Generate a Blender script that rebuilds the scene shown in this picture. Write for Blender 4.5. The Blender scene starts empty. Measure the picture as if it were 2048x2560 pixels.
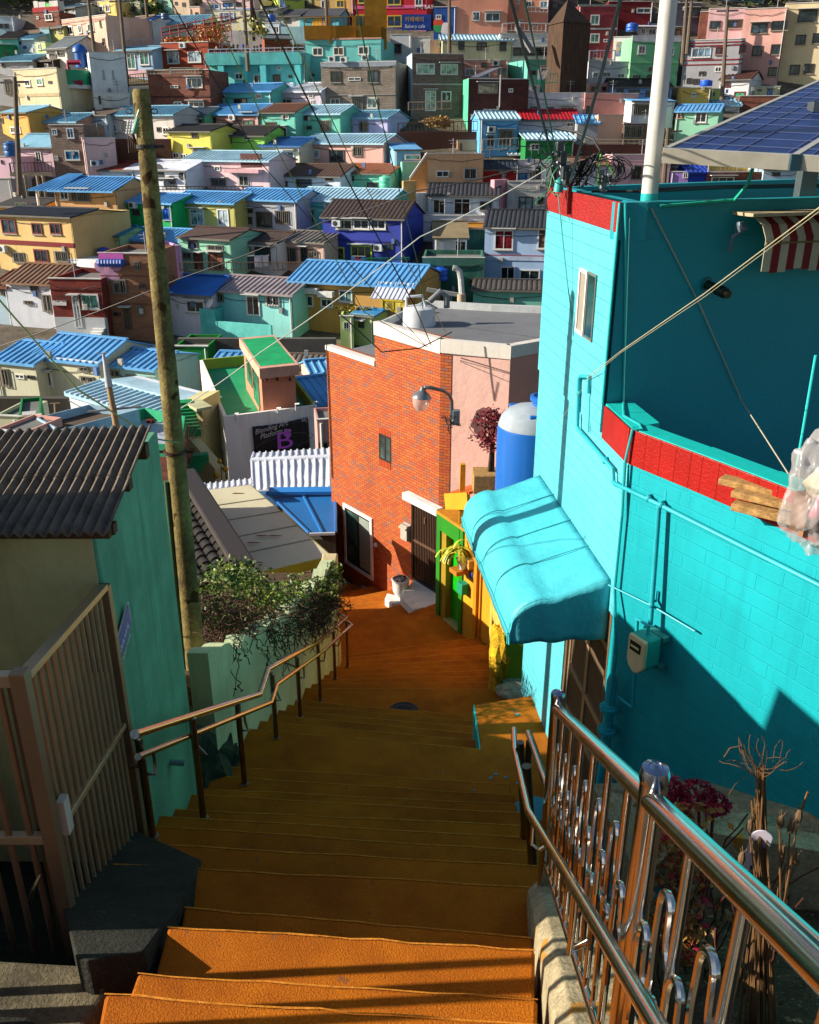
import bpy, math, random
from mathutils import Vector as V
random.seed(7)
S = bpy.context.scene
COL = S.collection
# ---------------- camera, world, sun, exposure ----------------
F = 2223.0
TH = math.radians(23.07)
ct, st = math.cos(TH), math.sin(TH)
cam = bpy.data.cameras.new('camera'); camo = bpy.data.objects.new('camera', cam); COL.objects.link(camo)
camo.location = (0, 0, 0); camo.rotation_euler = (math.pi/2-TH, 0, 0)
cam.sensor_fit = 'HORIZONTAL'; cam.sensor_width = 36; cam.lens = 36*F/2048
cam.clip_start = .05; cam.clip_end = 2000
S.camera = camo
SUN = V((1.0, .06, -.455)).normalized()      # direction light travels
sun = bpy.data.lights.new('sun', 'SUN'); suno = bpy.data.objects.new('sun', sun); COL.objects.link(suno)
sun.energy = 5.0; sun.angle = math.radians(.5); sun.color = (1, .9, .76)
suno.rotation_euler = SUN.to_track_quat('-Z', 'Y').to_euler()
W = bpy.data.worlds.new('World'); S.world = W; W.use_nodes = True
nt = W.node_tree; bg = nt.nodes['Background']
sky = nt.nodes.new('ShaderNodeTexSky'); sky.sky_type = 'NISHITA'; sky.sun_disc = False
sky.sun_elevation = math.asin(-SUN.z); sky.sun_rotation = math.atan2(-SUN.x, -SUN.y)
nt.links.new(sky.outputs[0], bg.inputs[0]); bg.inputs[1].default_value = .066
S.view_settings.view_transform = 'Standard'; S.view_settings.look = 'None'
S.view_settings.exposure = 0.93; S.view_settings.gamma = 1
S.render.engine = 'CYCLES'

# ---------------- pixel rays ----------------
ZN = {'P': (0, 0, 1), 'A': (0, 0, 2.464), 'B': (500, 0, 2.875), 'C': (950, 0, 2.875), 'D': (1448, 0, 2.875),
      'E': (0, 400, 2.875), 'F': (450, 400, 2.875), 'G': (900, 400, 2.875), 'I': (0, 800, 2.875),
      'J': (450, 800, 2.875), 'K': (0, 0, 4.929), 'L': (350, 0, 4.929), 'M': (700, 0, 4.3125)}
def pz(z, x, y):
    a, b, s = ZN[z]; return a+x/s, b+y/s
def R(px, py):
    x = (px-1024)/F; v = (py-1280)/F
    return V((x, ct-v*st, -st-v*ct))
def PY(px, py, Y):
    r = R(px, py); return r*(Y/r.y)
def PZ(px, py, Z):
    r = R(px, py); return r*(Z/r.z)
def PX(px, py, X):
    r = R(px, py); return r*(X/r.x)
def tan_(py):
    r = R(1024, py); return -r.z/r.y
class Fr:
    """vertical facade frame: origin o, horizontal u, outward normal n"""
    def __init__(s, o, n):
        s.o = V(o); s.n = V((n[0], n[1], 0)).normalized(); s.u = V((-s.n.y, s.n.x, 0))
    def hit(s, px, py):
        r = R(px, py); t = s.n.dot(s.o)/s.n.dot(r); p = r*t
        return (p-s.o).dot(s.u), p.z
    def P(s, a, z, d=0):
        p = s.o+s.u*a+s.n*d; return V((p.x, p.y, z))

# ---------------- mesh builder ----------------
class MB:
    def __init__(s): s.v = []; s.f = []; s.m = []; s.mi = 0
    def face(s, pts):
        k = len(s.v); s.v += [V(p) for p in pts]; s.f.append(tuple(range(k, k+len(pts)))); s.m.append(s.mi)
        return s
    def add(s, vs, fs):
        k = len(s.v); s.v += [V(p) for p in vs]
        for f in fs: s.f.append(tuple(i+k for i in f)); s.m.append(s.mi)
        return s
    def hexa(s, b, t):
        n = len(b); vs = list(b)+list(t)
        fs = [tuple(reversed(range(n))), tuple(range(n, 2*n))]
        for i in range(n):
            j = (i+1) % n; fs.append((i, j, n+j, n+i))
        return s.add(vs, fs)
    def prism(s, poly, dv):           # polygon extruded by vector (normals fixed later)
        dv = V(dv); return s.hexa([V(p) for p in poly], [V(p)+dv for p in poly])
    def box(s, c, sz, rz=0.0):
        c = V(c); x, y, z = sz[0]/2, sz[1]/2, sz[2]/2; ca, sa = math.cos(rz), math.sin(rz)
        q = [(-x, -y), (x, -y), (x, y), (-x, y)]
        q = [(a*ca-b*sa, a*sa+b*ca) for a, b in q]
        return s.hexa([c+V((a, b, -z)) for a, b in q], [c+V((a, b, z)) for a, b in q])
    def fb(s, fr, a0, a1, z0, z1, d0, d1):   # box in a facade frame
        b = [fr.P(a0, z0, d1), fr.P(a1, z0, d1), fr.P(a1, z0, d0), fr.P(a0, z0, d0)]
        t = [fr.P(a0, z1, d1), fr.P(a1, z1, d1), fr.P(a1, z1, d0), fr.P(a0, z1, d0)]
        return s.hexa(b, t)
    def ring(s, fr, a0, a1, z0, z1, w, d0, d1):
        s.fb(fr, a0, a1, z1-w, z1, d0, d1); s.fb(fr, a0, a1, z0, z0+w, d0, d1)
        s.fb(fr, a0, a0+w, z0+w, z1-w, d0, d1); s.fb(fr, a1-w, a1, z0+w, z1-w, d0, d1); return s
    def tube(s, pts, r, n=8, cap=True):
        pts = [V(p) for p in pts]
        rs = r if isinstance(r, (list, tuple)) else [r]*len(pts)
        k0 = len(s.v); N = len(pts); up = None
        for i, p in enumerate(pts):
            d = (pts[min(i+1, N-1)]-pts[max(i-1, 0)])
            if d.length < 1e-9: d = V((0, 0, 1))
            d.normalize()
            if up is None: up = V((0, 0, 1)) if abs(d.z) < .9 else V((1, 0, 0))
            a = d.cross(up)
            if a.length < 1e-4: a = d.cross(V((.3, 1, .2)))
            a.normalize(); b = a.cross(d).normalized(); up = b
            for j in range(n):
                t = 2*math.pi*j/n; s.v.append(p+a*(rs[i]*math.cos(t))+b*(rs[i]*math.sin(t)))
        for i in range(N-1):
            for j in range(n):
                q = (j+1) % n; A = k0+i*n; s.f.append((A+j, A+q, A+n+q, A+n+j)); s.m.append(s.mi)
        if cap:
            s.f.append(tuple(k0+j for j in reversed(range(n)))); s.m.append(s.mi)
            s.f.append(tuple(k0+(N-1)*n+j for j in range(n))); s.m.append(s.mi)
        return s
    def lathe(s, prof, o, n=20, axis=None):     # prof = [(r,h)...] about +Z (or axis) at o
        o = V(o); ax = V(axis).normalized() if axis else V((0, 0, 1))
        a = ax.orthogonal().normalized(); b = ax.cross(a); k0 = len(s.v)
        for r, h in prof:
            for j in range(n):
                t = 2*math.pi*j/n; s.v.append(o+ax*h+a*(r*math.cos(t))+b*(r*math.sin(t)))
        for i in range(len(prof)-1):
            for j in range(n):
                q = (j+1) % n; A = k0+i*n; s.f.append((A+j, A+q, A+n+q, A+n+j)); s.m.append(s.mi)
        if prof[0][0] > 1e-5: s.f.append(tuple(k0+j for j in reversed(range(n)))); s.m.append(s.mi)
        if prof[-1][0] > 1e-5: s.f.append(tuple(k0+(len(prof)-1)*n+j for j in range(n))); s.m.append(s.mi)
        return s
    def ball(s, c, r, n=10, sq=(1, 1, 1)):
        m = n//2; prof = [(max(1e-6, math.sin(math.pi*i/m)), -math.cos(math.pi*i/m)) for i in range(m+1)]
        k = len(s.v); s.lathe([(a*1, b*1) for a, b in prof], (0, 0, 0), n)
        for i in range(k, len(s.v)):
            p = s.v[i]; s.v[i] = V(c)+V((p.x*r*sq[0], p.y*r*sq[1], p.z*r*sq[2]))
        return s
    def build(s, name, mat, parent=None, smooth=False, bevel=0, sol=0, label=None):
        me = bpy.data.meshes.new(name)
        if parent is None:
            xs = [p.x for p in s.v]; ys = [p.y for p in s.v]; zs = [p.z for p in s.v]
            o = V(((min(xs)+max(xs))/2, (min(ys)+max(ys))/2, min(zs)))
        else: o = V(parent['o_'])
        me.from_pydata([p-o for p in s.v], [], s.f)
        mats = mat if isinstance(mat, (list, tuple)) else [mat]
        for m in mats: me.materials.append(m)
        if len(mats) > 1:
            for i, p in enumerate(me.polygons): p.material_index = s.m[i]
        import bmesh
        bm = bmesh.new(); bm.from_mesh(me)
        if s.fixn: bmesh.ops.recalc_face_normals(bm, faces=bm.faces)
        uvl = bm.loops.layers.uv.new('UVMap')
        for f in bm.faces:
            n = f.normal; f.smooth = smooth
            if abs(n.z) > .8:
                for l in f.loops: c = l.vert.co+o; l[uvl].uv = (c.x, c.y)
            else:
                t = V((-n.y, n.x, 0)).normalized()
                for l in f.loops: c = l.vert.co+o; l[uvl].uv = (c.dot(t), c.z)
        bm.to_mesh(me); bm.free()
        if smooth: me.set_sharp_from_angle(angle=math.radians(40))
        ob = bpy.data.objects.new(name, me); COL.objects.link(ob)
        if parent is None: ob.location = o; ob['o_'] = o[:]
        else:
            ob.parent = parent; ob['o_'] = o[:]
        if bevel:
            b = ob.modifiers.new('bevel', 'BEVEL'); b.width = bevel; b.segments = 2; b.limit_method = 'ANGLE'; b.angle_limit = .6
        if sol:
            b = ob.modifiers.new('solid', 'SOLIDIFY'); b.thickness = sol; b.offset = 0
        if label: ob['label'] = label
        return ob
    fixn = True
def tag(o, label, cat, group=None):
    o['label'] = label; o['category'] = cat
    if group: o['group'] = group
    return o
def thing(name, label, cat, loc, group=None):
    o = bpy.data.objects.new(name, None); COL.objects.link(o); o.location = V(loc); o['o_'] = tuple(V(loc))
    o.empty_display_size = .2
    return tag(o, label, cat, group)
def struct(o): o['kind'] = 'structure'; return o

# ---------------- materials ----------------
def lin(h):
    c = [int(h[i:i+2], 16)/255 for i in (0, 2, 4)]
    return tuple((x/12.92 if x <= .04045 else ((x+.055)/1.055)**2.4) for x in c)+(1,)
MC = {}
def newmat(name):
    m = bpy.data.materials.new(name); m.use_nodes = True; n = m.node_tree.nodes; b = n['Principled BSDF']
    return m, n, m.node_tree.links, b
def noise(n, l, vec, scale, det=4, rough=.6):
    t = n.new('ShaderNodeTexNoise'); t.inputs['Scale'].default_value = scale; t.inputs['Detail'].default_value = det
    t.inputs['Roughness'].default_value = rough
    if vec is not None: l.new(vec, t.inputs['Vector'])
    return t
def ramp(n, l, fac, stops):
    r = n.new('ShaderNodeValToRGB'); e = r.color_ramp.elements
    e[0].position, e[0].color = stops[0]; e[1].position, e[1].color = stops[-1]
    for p, c in stops[1:-1]: q = e.new(p); q.color = c
    l.new(fac, r.inputs[0]); return r
def mix(n, l, fac, a, b, mode='MIX'):
    m = n.new('ShaderNodeMix'); m.data_type = 'RGBA'; m.blend_type = mode
    if isinstance(fac, (int, float)): m.inputs[0].default_value = fac
    else: l.new(fac, m.inputs[0])
    for sck, val in ((m.inputs[6], a), (m.inputs[7], b)):
        if isinstance(val, tuple): sck.default_value = val
        else: l.new(val, sck)
    return m.outputs[2]
def mul(c, k): return (min(1, c[0]*k), min(1, c[1]*k), min(1, c[2]*k), 1)
def paint(h, rough=.75, var=.3, sc=1.6, bump=.25, streak=.35, metal=0, spec=.4, bs=14, dirt='3a3428', seed=0):
    key = ('paint', h, rough, var, sc, bump, streak, metal, bs)
    if key in MC: return MC[key]
    m, n, l, b = newmat('paint_'+h); c = lin(h)
    tc = n.new('ShaderNodeTexCoord'); oi = n.new('ShaderNodeObjectInfo')
    vm = n.new('ShaderNodeVectorMath'); vm.operation = 'ADD'; l.new(tc.outputs['Object'], vm.inputs[0]); l.new(oi.outputs['Location'], vm.inputs[1])
    vec = vm.outputs[0]
    big = noise(n, l, vec, sc, 5, .65)
    r1 = ramp(n, l, big.outputs[0], [(.3, mul(c, 1-var)), (.7, mul(c, 1+var*.35))])
    mp = n.new('ShaderNodeMapping'); mp.inputs['Scale'].default_value = (5, 5, .35); l.new(vec, mp.inputs[0])
    stn = noise(n, l, mp.outputs[0], sc*1.2, 5, .7)
    r2 = ramp(n, l, stn.outputs[0], [(.52, (0, 0, 0, 1)), (.75, (1, 1, 1, 1))])
    mm = n.new('ShaderNodeMath'); mm.operation = 'MULTIPLY'; mm.inputs[1].default_value = streak; l.new(r2.outputs[0], mm.inputs[0])
    col = mix(n, l, mm.outputs[0], r1.outputs[0], mix(n, l, .45, lin(dirt), c))
    l.new(col, b.inputs['Base Color'])
    b.inputs['Roughness'].default_value = rough; b.inputs['Metallic'].default_value = metal
    b.inputs['Specular IOR Level'].default_value = spec
    if bump:
        fn = noise(n, l, vec, bs, 4, .6); bp = n.new('ShaderNodeBump'); bp.inputs['Strength'].default_value = bump
        bp.inputs['Distance'].default_value = .02; l.new(fn.outputs[0], bp.inputs['Height']); l.new(bp.outputs[0], b.inputs['Normal'])
    MC[key] = m; return m
def flat(h, rough=.5, metal=0, spec=.5, alpha=1, trans=0):
    key = ('flat', h, rough, metal, alpha, trans)
    if key in MC: return MC[key]
    m, n, l, b = newmat('plain_'+h); b.inputs['Base Color'].default_value = lin(h)
    b.inputs['Roughness'].default_value = rough; b.inputs['Metallic'].default_value = metal
    b.inputs['Specular IOR Level'].default_value = spec; b.inputs['Alpha'].default_value = alpha
    b.inputs['Transmission Weight'].default_value = trans
    tc = n.new('ShaderNodeTexCoord'); ns = noise(n, l, tc.outputs['Object'], 9, 4)
    rr = n.new('ShaderNodeMapRange'); rr.inputs[3].default_value = max(0.03, rough-.08); rr.inputs[4].default_value = min(1, rough+.12)
    l.new(ns.outputs[0], rr.inputs[0]); l.new(rr.outputs[0], b.inputs['Roughness'])
    cc = lin(h); rc = ramp(n, l, ns.outputs[0], [(.3, mul(cc, .88)), (.7, mul(cc, 1.05))]); l.new(rc.outputs[0], b.inputs['Base Color'])
    MC[key] = m; return m
def brick(c1, c2, mortar, bw=.21, bh=.07, mo=.006, rough=.8, third=None, bump=.4, off=.5, tone=.4):
    key = ('brick', c1, c2, mortar, bw, bh, mo, third)
    if key in MC: return MC[key]
    m, n, l, b = newmat('brick_'+c1)
    uv = n.new('ShaderNodeUVMap'); t = n.new('ShaderNodeTexBrick'); l.new(uv.outputs[0], t.inputs[0])
    t.offset = off; t.inputs['Scale'].default_value = 1; t.inputs['Brick Width'].default_value = bw
    t.inputs['Row Height'].default_value = bh; t.inputs['Mortar Size'].default_value = mo; t.inputs['Mortar Smooth'].default_value = .1
    t.inputs['Color1'].default_value = lin(c1); t.inputs['Color2'].default_value = lin(c2); t.inputs['Mortar'].default_value = lin(mortar)
    col = t.outputs['Color']
    if third:
        t2 = n.new('ShaderNodeTexBrick'); l.new(uv.outputs[0], t2.inputs[0]); t2.offset = off
        for k in ('Scale', 'Brick Width', 'Row Height', 'Mortar Size'): t2.inputs[k].default_value = t.inputs[k].default_value
        t2.inputs['Color1'].default_value = (0, 0, 0, 1); t2.inputs['Color2'].default_value = (1, 1, 1, 1); t2.inputs['Mortar'].default_value = (0, 0, 0, 1)
        rr = ramp(n, l, t2.outputs['Color'], [(.87, (0, 0, 0, 1)), (.9, (1, 1, 1, 1))])
        col = mix(n, l, rr.outputs[0], col, lin(third))
    tc = n.new('ShaderNodeTexCoord'); ns = noise(n, l, tc.outputs['Object'], 1.3, 5, .7)
    r = ramp(n, l, ns.outputs[0], [(.3, (1-tone, 1-tone, 1-tone, 1)), (.7, (1.05, 1.05, 1.05, 1))])
    l.new(mix(n, l, 1.0, col, r.outputs[0], 'MULTIPLY'), b.inputs['Base Color'])
    b.inputs['Roughness'].default_value = rough
    bp = n.new('ShaderNodeBump'); bp.inputs['Strength'].default_value = bump; bp.inputs['Distance'].default_value = .01; bp.invert = True
    l.new(t.outputs['Fac'], bp.inputs['Height']); l.new(bp.outputs[0], b.inputs['Normal'])
    MC[key] = m; return m
def panel_mat(h, bw, bh, line=1.12, rough=.42, fine=60, fstr=.35, offs=.5, mo=.0035):
    key = ('panel', h, bw, bh)
    if key in MC: return MC[key]
    m, n, l, b = newmat('panel_'+h); c = lin(h)
    uv = n.new('ShaderNodeUVMap'); t = n.new('ShaderNodeTexBrick'); l.new(uv.outputs[0], t.inputs[0]); t.offset = offs
    t.inputs['Scale'].default_value = 1; t.inputs['Brick Width'].default_value = bw; t.inputs['Row Height'].default_value = bh
    t.inputs['Mortar Size'].default_value = mo; t.inputs['Mortar Smooth'].default_value = .6
    tc = n.new('ShaderNodeTexCoord'); ns = noise(n, l, tc.outputs['Object'], 1.5, 5, .7)
    r = ramp(n, l, ns.outputs[0], [(.3, mul(c, .86)), (.7, mul(c, 1.06))])
    mp = n.new('ShaderNodeMapping'); mp.inputs['Scale'].default_value = (7, 7, .5); l.new(tc.outputs['Object'], mp.inputs[0])
    sn = noise(n, l, mp.outputs[0], 1.4, 6, .75); r5 = ramp(n, l, sn.outputs[0], [(.50, (0, 0, 0, 1)), (.78, (.55, .55, .55, 1))])
    pn = noise(n, l, tc.outputs['Object'], .9, 2, .4); r6 = ramp(n, l, pn.outputs[0], [(.49, (0, 0, 0, 1)), (.52, (.5, .5, .5, 1))])
    base = mix(n, l, r6.outputs[0], r.outputs[0], mul(c, .8)); base = mix(n, l, r5.outputs[0], base, mul(c, .55))
    l.new(mix(n, l, t.outputs['Fac'], base, mul(c, line)), b.inputs['Base Color'])
    b.inputs['Roughness'].default_value = rough; b.inputs['Specular IOR Level'].default_value = .35
    b1 = n.new('ShaderNodeBump'); b1.invert = True; b1.inputs['Strength'].default_value = .8; b1.inputs['Distance'].default_value = .008
    l.new(t.outputs['Fac'], b1.inputs['Height'])
    fn = noise(n, l, tc.outputs['Object'], fine, 3, .6); b2 = n.new('ShaderNodeBump'); b2.inputs['Strength'].default_value = fstr
    b2.inputs['Distance'].default_value = .006; l.new(fn.outputs[0], b2.inputs['Height']); l.new(b1.outputs[0], b2.inputs['Normal'])
    l.new(b2.outputs[0], b.inputs['Normal']); MC[key] = m; return m
def glass(h='20303a'):
    key = ('glass', h)
    if key in MC: return MC[key]
    m, n, l, b = newmat('pane_'+h)
    tc = n.new('ShaderNodeTexCoord'); ns = noise(n, l, tc.outputs['Object'], 1.8, 2)
    c = lin(h); r = ramp(n, l, ns.outputs[0], [(.38, mul(c, .35)), (.62, mul(c, 1.7))]); l.new(r.outputs[0], b.inputs['Base Color'])
    b.inputs['Roughness'].default_value = .08; b.inputs['Specular IOR Level'].default_value = .7; MC[key] = m; return m
def ground_mat(name, c1, c2, sc, bump, bsc, rough=.95, spots=None):
    m, n, l, b = newmat(name)
    tc = n.new('ShaderNodeTexCoord'); a = noise(n, l, tc.outputs['Object'], sc, 6, .7)
    r = ramp(n, l, a.outputs[0], [(.35, lin(c1)), (.65, lin(c2))]); col = r.outputs[0]
    f = noise(n, l, tc.outputs['Object'], bsc, 3, .7)
    r2 = ramp(n, l, f.outputs[0], [(.3, (.62, .62, .62, 1)), (.7, (1.25, 1.25, 1.25, 1))])
    col = mix(n, l, 1.0, col, r2.outputs[0], 'MULTIPLY')
    if spots:
        g = noise(n, l, tc.outputs['Object'], spots[1], 2, .5); r3 = ramp(n, l, g.outputs[0], [(spots[2], (0, 0, 0, 1)), (spots[2]+.03, (1, 1, 1, 1))])
        col = mix(n, l, r3.outputs[0], col, lin(spots[0]))
    l.new(col, b.inputs['Base Color']); b.inputs['Roughness'].default_value = rough; b.inputs['Specular IOR Level'].default_value = .2
    bp = n.new('ShaderNodeBump'); bp.inputs['Strength'].default_value = bump; bp.inputs['Distance'].default_value = .01
    l.new(f.outputs[0], bp.inputs['Height']); l.new(bp.outputs[0], b.inputs['Normal']); return m
STEEL = flat('c8c4be', .14, 1.0)
DSTEEL = flat('8a7a68', .28, 1.0)
BLACKC = flat('101214', .5)
WHITE = paint('dcdcd8', .6)
M_ORANGE = ground_mat('orange_coating', '9a5008', 'bc6a0e', 2.2, .6, 140, spots=('8a5226', 14, .70))
M_CONC = ground_mat('concrete', '857a60', 'b3a684', 4.0, .6, 60, spots=('a87830', 9, .66))
M_DCONC = ground_mat('dark_concrete', '23241f', '34352e', 5.0, .8, 70, spots=('5a5a50', 40, .72))
M_SOIL = ground_mat('soil', '3a2f22', '5c4a36', 9.0, 1.0, 45, spots=('8a7a60', 50, .66))
M_HILL = ground_mat('hill_ground', '4a4438', '70685a', .6, .5, 6)
def text(body, fr, a, z, size, mat, parent, d=.012, rot=0, name='lettering', shear=0, italic=False, conv=True, sx=1):
    cu = bpy.data.curves.new(name, 'FONT'); cu.body = body; cu.size = size; cu.extrude = .002; cu.shear = shear
    o = bpy.data.objects.new(name, cu); COL.objects.link(o)
    dg = bpy.context.evaluated_depsgraph_get(); me = bpy.data.meshes.new_from_object(o.evaluated_get(dg)); bpy.data.objects.remove(o)
    P0 = V(parent['o_']); ca, sa = math.cos(rot), math.sin(rot)
    for v in me.vertices:
        x, y, w = v.co.x*sx, v.co.y, v.co.z; xx = x*ca-y*sa; yy = x*sa+y*ca
        v.co = fr.P(a+xx, z+yy, d+w)-P0
    me.materials.clear(); me.materials.append(mat)
    ob = bpy.data.objects.new(name, me); COL.objects.link(ob); ob.parent = parent; return ob
# ================= TERRAIN =================
PYS = [(1250, 20), (1150, 26), (1050, 33), (900, 47), (800, 55), (700, 61), (600, 67), (500, 73), (400, 79), (300, 85), (200, 92), (100, 99), (0, 107), (-100, 116)]
def depthY(py):
    if py >= PYS[0][0]: return PYS[0][1]-(py-1250)*.05
    for (p1, y1), (p0, y0) in zip(PYS, PYS[1:]):
        if py >= p0: return y1+(y0-y1)*(p1-py)/(p1-p0)
    return PYS[-1][1]+(-100-py)*.09
TZ = [(-60, 0), (-5, -.7), (0, -1.6), (2, -3.0), (6.5, -6.3), (9, -7.6), (13, -9.4), (20, -11.8), (26, -12.3)]
for p, y in PYS[3:]: TZ.append((y, -y*tan_(p)-.6))
TZ += [(150, 32), (220, 62), (600, 150)]
def terr(y):
    for (a, za), (b, zb) in zip(TZ, TZ[1:]):
        if y <= b: return za+(zb-za)*(y-a)/(b-a)
    return TZ[-1][1]
mb = MB(); xs = [-300, -120, -80, -60, -45, -30, -20, -12, -7, -4, 0, 4, 7, 12, 20, 30, 45, 60, 80, 120, 300]; ys = [t[0] for t in TZ]
yy = []
for a, b in zip(ys, ys[1:]):
    k = max(1, int(abs(b-a)/6) if b < 160 else 1)
    yy += [a+(b-a)*i/k for i in range(k)]
yy.append(ys[-1])
vs = []; 
for y in yy:
    for x in xs: vs.append((x, y, terr(y)+(.25*math.sin(x*.4+y*.3) if y > 30 else 0)))
nx = len(xs); fs = [(i*nx+j, i*nx+j+1, (i+1)*nx+j+1, (i+1)*nx+j) for i in range(len(yy)-1) for j in range(nx-1)]
mb.add(vs, fs); struct(mb.build('ground', M_HILL, smooth=True))

# ================= STEPS =================
mb = MB()
#  D, (left px), (right px)  nosing lines, near to far
NOS = [(1.9, (150, 2760), (1372, 2860)), (2.1, (190, 2590), (1362, 2672)), (2.3, (262, 2484), (1350, 2562)), (2.5, (345, 2432), (1345, 2498)),
       (2.7, (420, 2316), (1338, 2374)), (2.9, (462, 2267), (1336, 2344)), (3.1, (470, 2170), (1350, 2218)), (3.3, (390, 2108), (1352, 2165)),
       (3.5, (360, 2063), (1356, 2130)), (3.7, (350, 2036), (1360, 2096)), (3.9, (470, 2025), (1368, 2066)), (4.1, (500, 1986), (1300, 2031)),
       (4.3, (520, 1972), (1292, 2010)), (4.5, (530, 1938), (1286, 1988)), (4.7, (550, 1915), (1276, 1960))]
def ext(p, q, k):   # extend segment pq at p by k metres
    d = (p-q); d.z = 0; d.normalize(); return p+d*k
def line3(D, l, r, n=13, el=0, er=0, wob=.006):
    a = PZ(l[0], l[1], -D); b = PZ(r[0], r[1], -D)
    a = ext(a, b, el); b = ext(b, a, er); w = (b-a).orthogonal()
    out = []
    for i in range(n):
        t = i/(n-1); p = a.lerp(b, t)
        if 0 < i < n-1: p = p+V((0, random.uniform(-wob, wob), 0))
        out.append(p)
    return out
prev = None; DD = .2
EDG = []
def tread(mb, front, back, D):
    EDG.append([V((p.x, p.y, -D)) for p in front])
    f = [V((p.x, p.y, -D)) for p in front]; b = [V((p.x, p.y, -D)) for p in back]
    top = f+list(reversed(b)); mb.prism(top, (0, 0, -.7))
lines = []
for i, (D, l, r) in enumerate(NOS):
    lines.append((D, line3(D, l, r, el=(.0 if i < 6 else .35), er=0)))
back = [V((-1.5+.42*i, 1.05, 0)) for i in range(7)]
back = [V((-1.0+1.45*i/12, .9, 0)) for i in range(13)]
for D, ln in lines:
    tread(mb, ln, back, D); back = ln
# landing 1 with the side platform
N2 = [(4.9, (600, 1820), (1202, 1873)), (5.1, (650, 1802), (1198, 1852)), (5.3, (680, 1786), (1196, 1835)), (5.5, (690, 1775), (1192, 1818)), (5.7, (715, 1762), (1188, 1803)), (5.9, (735, 1750), (1186, 1790))]
l1 = line3(*N2[0], el=.3)
z = -4.9
P = lambda x, y: PZ(x, y, z)
EDG.append(l1); poly = [p.copy() for p in l1]+[P(1187, 1762), P(1335, 1737), P(1385, 1860), P(1470, 1980), P(1480, 2120), P(1370, 2075), P(1300, 2031)]+[V((p.x, p.y, z)) for p in reversed(back)]
poly = [V((p.x, p.y, z)) for p in poly]
mb.prism(poly, (0, 0, -.9))
back = l1
for (D, l, r) in N2[1:]:
    ln = line3(D, l, r, el=.35); tread(mb, ln, back, D); back = ln
# landing 2
l2 = line3(6.1, (800, 1721), (1243, 1722), el=.4, er=.3)
EDG.append([V((p.x, p.y, -6.1)) for p in l2]); z = -6.1; top = [V((p.x, p.y, z)) for p in l2]+[P(1345, 1700), P(1345, 1860)]+[V((p.x, p.y, z)) for p in reversed(back)]
mb.prism(top, (0, 0, -.7)); back = l2
N3 = [(6.3, (808, 1710), (1236, 1704)), (6.5, (814, 1698), (1232, 1690)), (6.7, (822, 1688), (1228, 1676)), (6.9, (832, 1677), (1224, 1661)),
      (7.1, (843, 1666), (1220, 1646)), (7.3, (853, 1655), (1214, 1630)), (7.5, (862, 1646), (1196, 1615)), (7.7, (868, 1637), (1162, 1598))]
for (D, l, r) in N3:
    ln = line3(D, l, r, el=.5, er=.25, wob=.01); tread(mb, ln, back, D); back = ln
# landing 3 and the lane turning down to the left
def pl(D, pts): return [PZ(x, y, -D) for x, y in pts]
l3 = [PZ(700, 1625, -7.9), PZ(858, 1568, -7.9), PZ(950, 1552, -7.9), PZ(1030, 1530, -7.9), PZ(1110, 1500, -7.9)]
top = l3+[PZ(1190, 1590, -7.9)]+[V((p.x, p.y, -7.9)) for p in reversed(back)]
mb.prism(top, (0, 0, -.8))
prevp = [(700, 1625), (858, 1568), (950, 1552), (1030, 1530), (1110, 1500)]; Dp = 7.9
for D, pts in [(8.1, [(700, 1585), (850, 1545), (900, 1535), (980, 1517), (1075, 1490)]), (8.3, [(700, 1560), (848, 1520), (900, 1510), (960, 1502), (1055, 1480)]),
               (8.5, [(700, 1530), (848, 1502), (900, 1490), (960, 1478), (1030, 1466)]), (8.7, [(700, 1500), (847, 1483), (880, 1478), (930, 1466), (1005, 1450)]),
               (8.9, [(700, 1485), (846, 1468), (868, 1463), (905, 1454), (970, 1436)]), (9.1, [(700, 1470), (843, 1452), (855, 1449), (880, 1442), (940, 1424)]),
               (9.3, [(700, 1440), (828, 1430), (845, 1427), (860, 1422), (900, 1408)])]:
    bk = [PZ(x, y, -Dp) for x, y in prevp]; fr_ = pl(D, pts)
    EDG.append(fr_[1:]); mb.prism(fr_+[V((p.x, p.y, -D)) for p in reversed(bk)], (0, 0, -.8)); prevp = pts; Dp = D
struct(mb.build('stairs', M_ORANGE, bevel=.012))
mb = MB()
for ln in EDG:
    for a, b in zip(ln, ln[1:]):
        u = (b-a).normalized(); w = V((-u.y, u.x, 0))*random.uniform(.7, 1.2)*(.002+.0011*abs(a.z))*(1 if u.x > 0 else -1); a_, b_ = a, b
        o = V((0, 0, .002)); mb.face([a_-w*.0+o, b_-w*.0+o, b_-w*1.4+o, a_-w*1.4+o]); o2 = o-V((0, 0, .006)); mb.face([a_+w*.1+o2, b_+w*.1+o2, b_-w*.0+o, a_-w*.0+o])
struct(mb.build('stair_edges', ground_mat('worn_edge', 'b4701c', 'cc8430', 14, .3, 60)))
# painted spots of teal on the orange coating
mb = MB()
for x, y, r in [(1240, 1936, .022), (1227, 1946, .02), (1294, 1787, .025), (1291, 1777, .012), (1265, 1944, .016), (1293, 1958, .015), (1186, 1976, .014), (1108, 1930, .01)]:
    c = PZ(x, y, -4.9)
    if y > 1965: c = PZ(x, y, -4.7)
    mb.face([c+V((r*math.cos(t*.7)*random.uniform(.6, 1.1), r*.8*math.sin(t*.7)*random.uniform(.6, 1.1), .004)) for t in range(9)])
q = [(1278, 2030), (1285, 2010), (1306, 1998), (1340, 1990), (1375, 2000), (1375, 2060), (1330, 2045)]
mb.face([PZ(x, y, -4.896) for x, y in q])
struct(mb.build('paint_patch', flat('0f86a0', .5)))
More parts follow.
